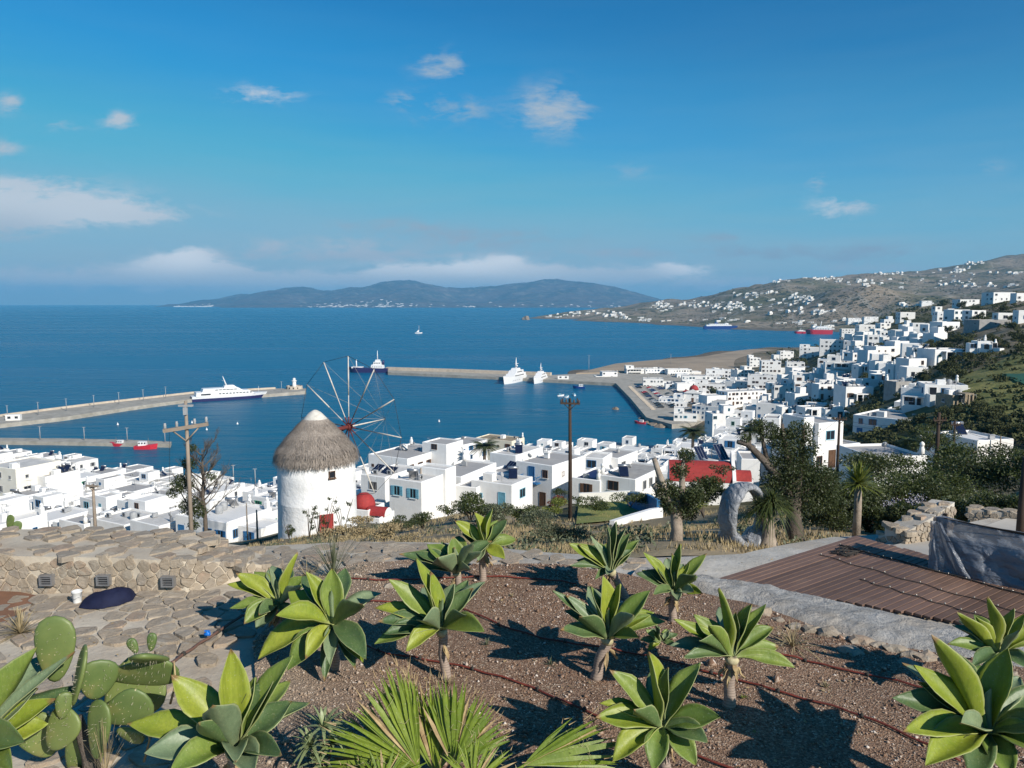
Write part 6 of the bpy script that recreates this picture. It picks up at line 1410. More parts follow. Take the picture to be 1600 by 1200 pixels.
def _peb(n, p, o):
    P = wpos(n); v = n.vor(P, 34, 'F1', 1); s = n.n('ShaderNodeSeparateColor'); n.link(v, s.inputs[0])
    c = n.ramp(s.outputs[0], [(0, (.09, .05, .035)), (.35, (.20, .115, .07)), (.65, (.30, .20, .135)), (.88, (.42, .34, .28)), (1, (.60, .54, .48))])
    sp = n.n('ShaderNodeSeparateXYZ'); n.link(P, sp.inputs[0]); c = n.mix(n.m('MULTIPLY', n.maprange(sp.outputs[0], -1.0, -2.2), .5), c, (.44, .37, .28))
    n.link(c, p.inputs['Base Color']); p.inputs['Roughness'].default_value = .85
M_PEB = mat('pebbles', _peb)
def sheet(name, poly, step, hfun, m, label, kind='structure'):
    """a finely divided ground sheet inside a world polygon, edge kept"""
    xs = [q[0] for q in poly]; ys = [q[1] for q in poly]; bm_ = bmesh.new()
    f = bm_.faces.new([bm_.verts.new((q[0], q[1], 0)) for q in poly])
    for ax, lo, hi in ((0, min(xs), max(xs)), (1, min(ys), max(ys))):
        k = lo + step
        while k < hi:
            co = (k, 0, 0) if ax == 0 else (0, k, 0); no = (1, 0, 0) if ax == 0 else (0, 1, 0)
            bmesh.ops.bisect_plane(bm_, geom=bm_.verts[:] + bm_.edges[:] + bm_.faces[:], plane_co=co, plane_no=no); k += step
    for v in bm_.verts: v.co.z = hfun(v.co.x, v.co.y)
    bmesh.ops.recalc_face_normals(bm_, faces=bm_.faces)
    if sum(f.normal.z for f in bm_.faces) < 0: bmesh.ops.reverse_faces(bm_, faces=bm_.faces)
    me = bpy.data.meshes.new(name); bm_.to_mesh(me); bm_.free(); me.materials.append(m)
    for p_ in me.polygons: p_.use_smooth = True
    return tag(link(name, me), label, None, None, kind)
def inpoly(x, y, poly):
    c = False; n = len(poly); j = n - 1
    for i in range(n):
        xi, yi = poly[i][0], poly[i][1]; xj, yj = poly[j][0], poly[j][1]
        if (yi > y) != (yj > y) and x < (xj - xi) * (y - yi) / (yj - yi) + xi: c = not c
        j = i
    return c
def wp(pts): return [(at_g(px, py).x, at_g(px, py).y) for px, py in pts]
# paved ground: everything near is laid on it
back = wp([(-60, 872), (200, 872), (430, 852), (560, 846), (700, 848), (850, 862), (1000, 872), (1060, 870), (1160, 866), (1230, 850), (1300, 838)])
pav = [(-13, -4), (-13, back[0][1])] + back + [(at_g(1420, 832).x, at_g(1420, 832).y), (10.5, 15.5), (15, 15.5), (15, -4)]
pave = sheet('pavement', pav, .3, lambda x, y: G(x, y) + .02 * nz3(x * .7, y * .7) - (.9 * max(0, x - 99)), M_CEM, 'grey cement paving with sunk field stones')
# planting bed
BED = wp([(395, 1010), (440, 955), (500, 905), (560, 884), (640, 880), (760, 884), (880, 888), (1000, 905), (1100, 930), (1180, 950), (1240, 970), (1300, 990), (1400, 1014), (1500, 1032), (1620, 1052)]) + [(9.0, 7.2), (9.0, 1.5), (-3.0, 1.5), (-2.9, 5.2)] + wp([(350, 1120), (400, 1070)])
def bedh(x, y): return G(x, y) + .045 + .035 * nz3(x * 1.1, y * 1.1) + .012 * nz3(x * 5, y * 5)
bed = sheet('ground', BED, .16, bedh, M_SOIL, 'reddish brown gravelly soil of the planting bed')
# pebbles, past counting
g_ = np.random.RandomState(6); pv_, n_p = [], 0
tmpl = np.array([(1, 0, 0), (-1, 0, 0), (0, 1, 0), (0, -1, 0), (0, 0, .8), (0, 0, -.6)]); tf_ = np.array([(0, 2, 4), (2, 1, 4), (1, 3, 4), (3, 0, 4), (2, 0, 5), (1, 2, 5), (3, 1, 5), (0, 3, 5)])
cand = np.stack([g_.uniform(-3.2, 8.5, 120000), 4.6 + 6.4 * g_.rand(120000) ** 1.0], -1); keep_ = []
BP = np.array(BED); 
def inpoly_np(P, poly):
    c = np.zeros(len(P), bool); j = len(poly) - 1
    for i in range(len(poly)):
        xi, yi = poly[i]; xj, yj = poly[j]
        with np.errstate(divide='ignore', invalid='ignore'):
            c ^= ((yi > P[:, 1]) != (yj > P[:, 1])) & (P[:, 0] < (xj - xi) * (P[:, 1] - yi) / (yj - yi + 1e-12) + xi)
        j = i
    return c
cand = cand[inpoly_np(cand, BED)]
cx_ = cand[:, 0] / cand[:, 1]; cand = cand[(cx_ > -.75) & (cx_ < .78)]
pt_ = np.array([nz3(x * .9, y * .9, 7) + .6 * nz3(x * 3, y * 3, 2) for x, y in cand]); cand = cand[g_.rand(len(cand)) < np.clip(.42 + pt_ * .8 + .35 * (cand[:, 0] < -1.2), .08, 1)]
hz_p = np.array([bedh(x, y) for x, y in cand]); s_ = np.clip(.004 + .0042 * g_.lognormal(0, .65, len(cand)), .004, .03) * (1 + 2.2 * (g_.rand(len(cand)) < .006))
an = g_.rand(len(cand)) * 6.283; T_ = tmpl[None] * (s_[:, None, None] * g_.uniform(.6, 1.3, (len(cand), 6, 1))); ca_, sa_ = np.cos(an)[:, None], np.sin(an)[:, None]
V_ = np.stack([T_[..., 0] * ca_ - T_[..., 1] * sa_ + cand[:, :1], T_[..., 0] * sa_ + T_[..., 1] * ca_ + cand[:, 1:2], T_[..., 2] + hz_p[:, None] + s_[:, None] * .25], -1).reshape(-1, 3)
F_ = (tf_[None] + (np.arange(len(cand)) * 6)[:, None, None]).reshape(-1, 3)
tag(link('gravel', np_mesh('gravel', V_, F_, M_PEB)), 'loose pinkish brown gravel strewn over the bed', None, None, 'stuff')

# ---- stones: irregular cells of a jittered grid, shrunk, with rounded shoulders
def cells(poly, cell, seed, jit=.38, sx_=1.0):
    r = random.Random(seed); xs = [q[0] for q in poly]; ys = [q[1] for q in poly]
    cw = cell * sx_; nx_, ny_ = int((max(xs) - min(xs)) / cw) + 3, int((max(ys) - min(ys)) / cell) + 3; P = {}
    for i in range(nx_):
        for j in range(ny_): P[i, j] = (min(xs) + (i - .5 + (j % 2) * .5 + r.uniform(-jit, jit)) * cw, min(ys) + (j - .5 + r.uniform(-jit, jit)) * cell)
    out = []
    for (i, j), c in P.items():
        if not inpoly(c[0], c[1], poly): continue
        pg = [(c[0] - cw * 1.5, c[1] - cell * 1.5), (c[0] + cw * 1.5, c[1] - cell * 1.5), (c[0] + cw * 1.5, c[1] + cell * 1.5), (c[0] - cw * 1.5, c[1] + cell * 1.5)]
        for a in range(-2, 3):
            for b in range(-2, 3):
                q = P.get((i + a, j + b))
                if q is None or (a, b) == (0, 0): continue
                mx, my, nx2, ny2 = (c[0] + q[0]) / 2, (c[1] + q[1]) / 2, q[0] - c[0], q[1] - c[1]; new = []
                for k in range(len(pg)):
                    p1, p2 = pg[k], pg[(k + 1) % len(pg)]; d1 = (p1[0] - mx) * nx2 + (p1[1] - my) * ny2; d2 = (p2[0] - mx) * nx2 + (p2[1] - my) * ny2
                    if d1 <= 0: new.append(p1)
                    if d1 * d2 < 0: t_ = d1 / (d1 - d2); new.append((p1[0] + (p2[0] - p1[0]) * t_, p1[1] + (p2[1] - p1[1]) * t_))
                pg = new
                if len(pg) < 3: break
        if len(pg) >= 3: out.append((c, pg))
    return out
def stone(parent, c, pg, M, gap, hgt, m, r, back=.05, name='stone'):
    """one stone, its face at +z of M, centre at c"""
    n = len(pg); k1 = 1 - gap; q = []
    for a in range(n):                                  # corners cut: two points a side
        p, s = pg[a], pg[(a + 1) % n]
        for t_ in (.16, .84): q.append(((p[0] + (s[0] - p[0]) * t_ - c[0]) * k1 * r.uniform(.86, 1.06), (p[1] + (s[1] - p[1]) * t_ - c[1]) * k1 * r.uniform(.93, 1.03)))
    h = hgt * r.uniform(.55, 1.35); tx, ty = r.uniform(-.06, .06), r.uniform(-.06, .06); mb = MB(); N_ = len(q)
    vs = [(x, y, -back) for x, y in q] + [(x * .985, y * .985, h * .8 + tx * x + ty * y) for x, y in q] + [(x * .93, y * .93, h + tx * x + ty * y + r.uniform(-.1, .1) * h) for x, y in q] + [(0, 0, h * 1.02)]
    fs = [(i, (i + 1) % N_, N_ + (i + 1) % N_, N_ + i) for i in range(N_)] + [(N_ + i, N_ + (i + 1) % N_, 2 * N_ + (i + 1) % N_, 2 * N_ + i) for i in range(N_)] + [(2 * N_ + i, 2 * N_ + (i + 1) % N_, 3 * N_) for i in range(N_)]
    mb.add(vs, fs, 0, False); o = mb.build(name, m, parent); o.matrix_local = M @ Matrix.Translation((c[0], c[1], 0)); return o
rs_ = random.Random(31)
# field stones sunk in the cement of the left-hand path, the strip behind the bed and the corner below
ZONES = [(wp([(-40, 930), (300, 928), (420, 905), (470, 925), (400, 975), (330, 1040), (180, 1010), (-40, 1010)]), .23, .10, .95), (wp([(430, 856), (560, 850), (700, 852), (850, 866), (1000, 876), (1040, 890), (860, 884), (640, 876), (520, 884), (440, 915)]), .26, .12, .9),
         (wp([(-40, 1020), (120, 1030), (330, 1060), (380, 1120), (340, 1200), (100, 1240), (-40, 1220)]), .30, .14, .72)]
ns_ = 0
for zi, (pz, cell, gap, prob) in enumerate(ZONES):
    for c, pg in cells(pz, cell, 40 + zi, .4, 1.25):
        if rs_.random() > prob: continue
        if inpoly(c[0], c[1], BED): continue
        stone(pave, c, pg, Matrix.Translation((0, 0, G(c[0], c[1]) + .020)), gap, .010, M_FSTONE, rs_); ns_ += 1
# ---- low retaining wall at left, a wide capped bench of rubble
wa, wb, wc = at_g(-90, 926), at_g(290, 926), at_g(440, 893)
def wall_run(name, base_pts, h, th, label, cell=.17, seed=1, cap_cell=.3, capstones=True, face=True, hs=None, gap=.05, mcol=None):
    """mortared rubble wall following base_pts (left to right as seen from its face); stones proud of the face and in the cap"""
    hs = hs or [h] * len(base_pts); core = MB(); L0 = 0.0
    t = empty(name, base_pts[0], 0, label, 'wall')
    O = Vector(base_pts[0]); pts = [Vector(p) - O for p in base_pts]
    for a in range(len(pts) - 1):
        p, q = pts[a], pts[a + 1]; d = Vector((q.x - p.x, q.y - p.y, 0)); L = d.length; d.normalize(); nb = Vector((-d.y, d.x, 0)); z0 = Vector((0, 0, 1))
        vs = [p - z0 * .5, q - z0 * .5, q + nb * th - z0 * .9, p + nb * th - z0 * .9, p + z0 * hs[a], q + z0 * hs[a + 1], q + nb * th + z0 * (hs[a + 1] - .02), p + nb * th + z0 * (hs[a] - .02)]
        core.add(vs, [(4, 5, 6, 7), (0, 1, 5, 4), (1, 2, 6, 5), (2, 3, 7, 6), (3, 0, 4, 7)])
    cb = core.build('mortar', mcol or M_CEM, t); r = random.Random(seed)
    for a in range(len(pts) - 1):
        p, q = pts[a], pts[a + 1]; d = Vector((q.x - p.x, q.y - p.y, 0)); L = d.length; d.normalize(); nb = Vector((-d.y, d.x, 0)); dz = q.z - p.z
        R_ = Matrix((( d.x, 0, -nb.x, p.x), (d.y, 0, -nb.y, p.y), (0, 1, 0, p.z), (0, 0, 0, 1)))
        if face:
            poly = [(0, -.02), (L, dz - .02), (L, dz + hs[a + 1] - .03), (0, hs[a] - .03)]
            for c, pg in cells(poly, cell, seed + a, .36, 1.45):
                stone(t, c, pg, R_, gap, .022, M_FSTONE, r)
        if capstones:
            R2 = Matrix(((d.x, nb.x, 0, p.x), (d.y, nb.y, 0, p.y), (0, 0, 1, p.z + (hs[a] + hs[a + 1] + dz) / 2), (0, 0, 0, 1)))
            for c, pg in cells([(0, .02), (L, .02), (L, th - .02), (0, th - .02)], cap_cell, seed + 50 + a, .36, 1.5):
                if r.random() < .82: 
                    o = stone(t, c, pg, R2, gap * .9, .02, M_FSTONE, r); k = (c[0] / L - .5); o.location.z += k * (hs[a + 1] + dz - hs[a]) 
    return t
def seg(a, b, n): return [a.lerp(b, i / n) for i in range(n)]
bp = seg(wa, wb, 5) + seg(wb, wc, 2) + [wc]
hs = [.50, .50, .49, .48, .46, .42, .28, .06]
wl = wall_run('retaining_wall', bp, .5, 1.25, 'wide low rubble wall with three small square vents, along the left path', .115, 3, .21, hs=hs)
# ponding earth and vents
mb = MB()
for k in range(9): mb.add([(0, 0, 0)], [])
for k, (px, py) in enumerate(((72, 907), (161, 907), (262, 909))):
    p = at_y(px, py, wa.y - .075); f_ = MB(); f_.box(-.085, .085, -.02, .1, -.07, -.05); f_.box(-.085, .085, -.02, .1, .05, .07); f_.box(-.085, -.065, -.02, .1, -.05, .05); f_.box(.065, .085, -.02, .1, -.05, .05)
    v_ = f_.build('vent', M_METAL, wl); v_.location = p - Vector(bp[0]); b2 = MB(); b2.box(-.065, .065, .02, .05, -.05, .05); b2.build('dark_opening', M_GLASS, v_)
    for q in range(3): b3 = MB(); b3.box(-.065, .065, -.01, .015, -.035 + q * .03, -.025 + q * .03); b3.build('louvre', M_METAL, v_)
sheet('ground', [q for q in wp([(-60, 990), (-60, 927), (30, 927), (60, 935), (38, 958), (12, 975)])], .12, lambda x, y: G(x, y) + .028 + .01 * nz3(x * 3, y * 3), simple('red_earth', (.24, .12, .07), (.17, .09, .055), .95, 3, .6, .02), 'patch of reddish earth at the left end of the path')
# ---- cement kerb between the bed and the deck, continuing round the bed
def kerb(pts_in, pts_out, z, label, seed):
    A_ = wp(pts_in); B_ = wp(pts_out); N_ = 150; K = 14; vs, fs = [], []
    def samp(L_, t_):
        k = t_ * (len(L_) - 1); i = min(int(k), len(L_) - 2); f = k - i; return (L_[i][0] * (1 - f) + L_[i + 1][0] * f, L_[i][1] * (1 - f) + L_[i + 1][1] * f)
    for i in range(N_ + 1):
        a, b = samp(A_, i / N_), samp(B_, i / N_)
        for k in range(K + 1):
            t_ = k / K; x, y = a[0] + (b[0] - a[0]) * t_, a[1] + (b[1] - a[1]) * t_
            if k == 0: w_ = .06 * nz3(x * 3, y * 3, seed); x += w_; y += w_ - .03
            pr = np.interp(t_, [0, .1, .25, .5, .8, 1], [-.12, .7, .95, 1, .85, 0])
            vs.append((x, y, G(x, y) + z * pr + .028 * nz3(x * 1.9, y * 1.9, seed) + .016 * nz3(x * 6, y * 6, seed) + .014 * nz3(x * 15, y * 15, seed) + .006 * nz3(x * 34, y * 34, seed)))
    for i in range(N_):
        for k in range(K): a = i * (K + 1) + k; fs.append((a, a + 1, a + K + 2, a + K + 1))
    mb = MB(); mb.add(vs, fs, 0, True); return tag(mb.build('kerb', M_KERB), label, None, None, 'structure')
kerb([(985, 905), (1080, 922), (1165, 944), (1225, 968), (1300, 990), (1400, 1013), (1480, 1030), (1620, 1056)], [(1010, 893), (1115, 903), (1210, 918), (1300, 938), (1380, 956), (1480, 979), (1540, 990), (1640, 1005)], .09, 'rough cement kerb between the bed and the brown deck', 2.0)
rk = random.Random(8)
for k in range(16):
    px = 1190 + k * 26; py = np.interp(px, [1165, 1240, 1300, 1400, 1500, 1620], [950, 976, 993, 1018, 1038, 1060]) + rk.uniform(-2, 4); p = at_g(px, py, .03); r_ = rk.uniform(.05, .11); b_ = bmesh.new(); bmesh.ops.create_icosphere(b_, subdivisions=2, radius=1)
    for v in b_.verts: q = 1 + .5 * mn.noise(v.co * 1.7 + Vector((k * 3.1, 0, 0))) + .15 * mn.noise(v.co * 5); v.co = Vector((v.co.x * q * r_ * 1.5, v.co.y * q * r_, v.co.z * q * r_ * .75))
    me = bpy.data.meshes.new('rubble_stone'); b_.to_mesh(me); b_.free(); me.materials.append(M_FSTONE)
    tag(link('rubble_stone', me, None, p, (0, 0, rk.uniform(-.5, .1))), f'rough stone bedded under the kerb, {ORD[k]} from the left', 'stone', 'rough stones bedded along the foot of the kerb')
# ---- brown plank deck, laid off the kerb
A_d = at_g(1125, 908); B_d = at_g(1335, 857); ud = Vector((B_d.x - A_d.x, B_d.y - A_d.y, 0)).normalized(); vd = Vector((ud.y, -ud.x, 0)); Ld = math.hypot(B_d.x - A_d.x, B_d.y - A_d.y)
def _deck(n, p, o):
    v = objpos(n); r = orand(n); a = n.noise(n.mapping(v, (1.2, 18, 18)), 3, 5, .65); b = n.noise(wpos(n), 1.5, 4, .6)
    c = n.mix(n.maprange(a, .3, .7), (.17, .10, .072), (.11, .066, .048)); c = n.mix(n.m('MULTIPLY', n.maprange(b, .5, .7), .35), c, (.23, .15, .11)); k = n.maprange(r, 0, 1, .72, 1.25)
    s = n.n('ShaderNodeVectorMath', operation='SCALE'); n.link(c, s.inputs[0]); n.link(k, s.inputs['Scale']); n.link(s.outputs[0], p.inputs['Base Color']); p.inputs['Roughness'].default_value = .62; bump(n, p, a, .4, .01)
M_DECK = mat('brown_stained_planks', _deck)
deck = empty('plank_deck', (A_d.x, A_d.y, 61.215), math.atan2(ud.y, ud.x), 'brown stained timber deck with strings of small bulbs lying on it', 'deck')
rd = random.Random(2); PW = .098
for k in range(62):
    v0 = k * PW; s0 = .494 * v0 - .10 + rd.uniform(-.03, .03); s1 = Ld + rd.uniform(-.02, .025)
    if s1 - s0 < .3: continue
    mb = MB(); mb.bevbox(0, s1 - s0, -PW + .012, 0, -.03, 0, .003); mb.build('plank', M_DECK, deck, (s0, -v0, .035 + rd.uniform(-.002, .002)), (0, 0, rd.uniform(-.002, .002)))
for s in (.7, 1.6, 2.5):
    mb = MB(); mb.box(-.03, .03, -6, 0, -.08, -.031); mb.build('joist', M_DARKP, deck, (s, 0, .035))
M_BULB = simple('bulb_glass', (.45, .42, .36), (.3, .27, .23), .15, 1, 0, .0, .6)
def bulb_string(s, v0, v1, label, th=.006, wob=.03, nb=16):
    t = empty('bulb_string', (A_d.x, A_d.y, 61.252), math.atan2(ud.y, ud.x), label, 'string lights', 'strings of small bulbs lying on the deck'); r = random.Random(int(s * 100)); pts = []
    for k in range(40):
        v = v0 + (v1 - v0) * k / 39; pts.append((s + wob * math.sin(k * .9) + r.uniform(-.006, .006) + .02 * v, -v, th + .003))
    mb = MB(); mb.tube(pts, th, 5); mb.build('cable', M_ROPE, t)
    bb = MB(); bb.lathe([(.004, .0), (.010, .007), (.010, .016), (.003, .024)], 7); me = bb.mesh('bulb', [M_BULB])
    for k in range(nb): q = pts[int((k + .4) * 39 / nb)]; link('bulb', me, t, (q[0] + .02, q[1], .004))
bulb_string(2.62, .15, 4.6, 'thick string of bulbs along the far side of the deck', .011, .01, 22); bulb_string(1.95, .25, 4.0, 'middle string of bulbs on the deck'); bulb_string(1.45, 1.15, 3.1, 'short string of bulbs nearest the kerb', .006, .02, 11)
t = empty('bulb_string', (A_d.x, A_d.y, 61.252), math.atan2(ud.y, ud.x), 'tangled coil of cable and bulbs on the far corner of the deck', 'string lights', 'strings of small bulbs lying on the deck'); r = random.Random(4); mb = MB()
mb.tube([(2.4 + .22 * math.sin(k * .83) + r.uniform(-.05, .05), -.4 - .13 * math.cos(k * 1.1) + r.uniform(-.06, .06), .012 + .02 * r.random()) for k in range(60)], .006, 4); mb.build('cable', M_ROPE, t)
# ---- stone walls and yard beyond the deck
w0 = at_g(1372, 846); w1 = at_g(1412, 852); w2 = at_y(1455, 836, w1.y + .3); w3 = at_y(1489, 826, w1.y + 1.0)
M_YSTONE = M_FSTONE
wall_run('stone_wall', [Vector((w0.x, w0.y, G(w0.x, w0.y))), Vector((w1.x, w1.y - .05, G(w1.x, w1.y))), Vector((w2.x, w2.y, 61.0)), Vector((w3.x, w3.y, 61.0))], .36, .38, 'sunlit rubble wall curving up beside the light yard', .085, 12, .18, hs=[.10, .24, .38, .46], gap=.12)
yard = [(at_z(1395, 856, 61.0).x, at_z(1395, 856, 61.0).y), (at_z(1340, 856, 61.0).x, at_z(1340, 856, 61.0).y), (at_z(1470, 892, 61).x, at_z(1470, 892, 61).y), (7.3, 10.3), (11, 8), (13, 12), (10, 15), (8.3, 13.8)]
sheet('pavement', yard, .4, lambda x, y: G(x, y) + .035, simple('pale_screed', (.50, .46, .40), (.42, .38, .33), .9, 1.2, .3, .01), 'pale bare yard beyond the deck')
b0 = at_y(1512, 822, 15.2); b1 = at_y(1620, 834, 14.6)
wall_run('stone_wall', [b0, b1], .45, .4, 'shaded rubble wall at the back of the yard, near the right edge', .11, 22, .2, hs=[.34, .36], gap=.12)
p = at_y(1594, 838, 13.0); mb = MB(); mb.tube([(0, 0, -.3), (.0, 0, .4), (.02, 0, 1.4)], [.075, .07, .065], 10); tag(mb.build('timber_post', M_DARKP, None, p), 'thick dark timber post at the right edge behind the plastic sheet', 'post')
for k, (px, py, Y, r_, lb) in enumerate(((1505, 800, 19, 30, 'dark hedge bush behind the curved wall end'), (1545, 800, 18.5, 34, 'dark hedge bush above the shaded back wall'), (1590, 800, 18, 34, 'dark hedge bush at the right edge behind the post'))):
    bush(px, py + 14, Y, r_, lb, M_LDARK, 4200, .07, .9, 'hedge_bush', 'bush', 'bushes of the dark hedge at right', k=9)
# ---- plastic sheeting stretched over a low frame
def _plast(n, p, o):
    P = objpos(n); a = n.noise(n.mapping(P, (2.0, 2, 5), (0, .6, 0)), 1.6, 5, .6, 1.2); w_ = n.n('ShaderNodeTexWave', bands_direction='DIAGONAL'); n.link(P, w_.inputs[0]); w_.inputs['Scale'].default_value = 2.2; w_.inputs['Distortion'].default_value = 9; w_.inputs['Detail'].default_value = 3
    p.inputs['Base Color'].default_value = (.20, .22, .26, 1); p.inputs['Roughness'].default_value = .32; p.inputs['Specular IOR Level'].default_value = .6
    tr = n.n('ShaderNodeBsdfTransparent'); tl = n.n('ShaderNodeBsdfTranslucent'); tl.inputs[0].default_value = (.3, .33, .38, 1)
    m1 = n.n('ShaderNodeMixShader'); m1.inputs[0].default_value = .18; n.link(p.outputs[0], m1.inputs[1]); n.link(tl.outputs[0], m1.inputs[2])
    m2 = n.n('ShaderNodeMixShader'); n.link(n.maprange(a, .35, .7, .22, .04), m2.inputs[0]); n.link(m1.outputs[0], m2.inputs[1]); n.link(tr.outputs[0], m2.inputs[2]); n.link(m2.outputs[0], o.inputs[0])
    bump(n, p, n.m('ADD', n.m('MULTIPLY', a, .5), n.m('MULTIPLY', w_.outputs[1], .2)), .9, .12)
M_PLAST = mat('clear_plastic', _plast)
q0 = at_g(1459, 890, .03); q1 = at_g(1603, 923, .03); dv = (q1 - q0).normalized(); Lp = 2.6; nb = Vector((-dv.y, dv.x, 0)); HP = .77
pt = empty('plastic_screen', q0, math.atan2(dv.y, dv.x), 'low enclosure wrapped in clear plastic sheeting at the right edge', 'plastic sheet')
def cloth(fn, nu, nv, name, m, parent):
    vs = [fn(i / nu, j / nv) for j in range(nv + 1) for i in range(nu + 1)]; mb = MB(); mb.add(vs, [(j * (nu + 1) + i, j * (nu + 1) + i + 1, (j + 1) * (nu + 1) + i + 1, (j + 1) * (nu + 1) + i) for j in range(nv) for i in range(nu)], 0, True); return mb.build(name, m, parent)
def f_front(u, v):
    sag = -.05 * math.sin(u * math.pi) * v; fold = .03 * math.sin(u * 19 + v * 4) * (1 - v * .6) + .05 * nz3(u * 4, v * 3, 3) + .02 * nz3(u * 16 + v * 9, v * 9, 1)
    return (u * Lp + .03 * nz3(v * 4, u * 3), -.02 - .06 * (1 - v) + fold, v * HP + sag + .01)
cloth(f_front, 60, 22, 'plastic_sheet', M_PLAST, pt)
cloth(lambda u, v: (-.02 + .04 * nz3(u * 5, v * 5) - .06 * (1 - v), u * .34, v * HP - .04 * math.sin(u * 3) + .01), 24, 14, 'plastic_sheet', M_PLAST, pt)
cloth(lambda u, v: (u * Lp, v * .3, HP + .0 - .06 * math.sin(u * math.pi * 2) * v - .05 * v + .02 * nz3(u * 6, v * 6)), 30, 14, 'plastic_sheet', M_PLAST, pt)
cloth(lambda u, v: (-.05 + u * (.55 - .42 * v) + .02 * nz3(u * 7, v * 9), -.09 - .03 * math.sin(u * 9), .01 + v * HP * .93), 12, 16, 'plastic_sheet', M_PLAST, pt)
for x in (0.02, 1.3, Lp - .02):
    for y in (0.03, .3): mb = MB(); mb.box(x - .025, x + .025, y - .025, y + .025, 0, HP - .01); mb.build('post', M_DARKP, pt)
mb = MB(); mb.box(0, Lp, .01, .05, HP - .05, HP - .015); mb.build('rail', M_DARKP, pt); mb = MB(); mb.box(.1, Lp - .1, .1, .26, 0, .45); mb.build('covered_bench', M_GREYW, pt)
for k in range(3): mb = MB(); mb.bevbox(1.0 + k * .02, 1.5, .08, .25, .02 + k * .14, .13 + k * .14, .03); mb.build('stored_slab', M_METAL, pt)
# ---- the ring wrapped in grey film
def _wrap(n, p, o):
    P = objpos(n); a = n.noise(n.mapping(P, (1, 1, 1)), 3.5, 6, .7, 1.0); w_ = n.n('ShaderNodeTexWave'); n.link(P, w_.inputs[0]); w_.inputs['Scale'].default_value = 3; w_.inputs['Distortion'].default_value = 12; w_.inputs['Detail'].default_value = 4
    c = n.mix(n.maprange(a, .35, .65), (.34, .35, .37), (.16, .17, .185)); n.link(c, p.inputs['Base Color']); p.inputs['Roughness'].default_value = .38; p.inputs['Specular IOR Level'].default_value = .55
    bump(n, p, n.m('ADD', a, n.m('MULTIPLY', w_.outputs[1], .4)), .9, .05)
M_WRAP = mat('grey_wrapping_film', _wrap)
Y = 15.0; rc_ = at_y(1163, 806, Y); S_ = Y / F; ring = empty('wrapped_ring', rc_ - Vector((0, 0, .72)), math.radians(24), 'large upright ring wrapped in crumpled grey film between the two pruned trees', 'sculpture')
vs, fs = [], []; NU, NV = 48, 14
for i in range(NU):
    a = 2 * math.pi * i / NU; Rx, Rz = .43, .60; k = 1 + .05 * nz3(math.cos(a) * 2, math.sin(a) * 2, 5); w = .082 + .026 * (math.cos(a - 2.9) + 1) + .02 * nz3(a * 1.5, 1, 1) + (.06 if math.sin(a) < -.6 else 0)
    for j in range(NV):
        b = 2 * math.pi * j / NV; rr = w * (1 + .13 * nz3(a * 5, b * 1.4, 2)); cr = .55 if True else 1
        vs.append(((Rx * k + rr * .8 * math.cos(b)) * math.cos(a), rr * 1.9 * math.sin(b), .72 + (Rz * k + rr * .8 * math.cos(b)) * math.sin(a)))
for i in range(NU):
    for j in range(NV): a = i * NV + j; fs.append((a, ((i + 1) % NU) * NV + j, ((i + 1) % NU) * NV + (j + 1) % NV, i * NV + (j + 1) % NV))
mb = MB(); mb.add(vs, fs, 0, True); mb.build('wrapped_body', M_WRAP, ring)
mb = MB(); mb.bevbox(-.42, .42, -.26, .26, -.12, .14, .05); mb.build('wrapped_base', M_WRAP, ring)
cloth(lambda u, v: (-.1 + .62 * u, -.30 - .04 * math.sin(u * 8) + .06 * v, .02 + .45 * v * (1 - .5 * u) + .02 * nz3(u * 5, v * 5)), 14, 10, 'loose_film', M_PLAST, ring)
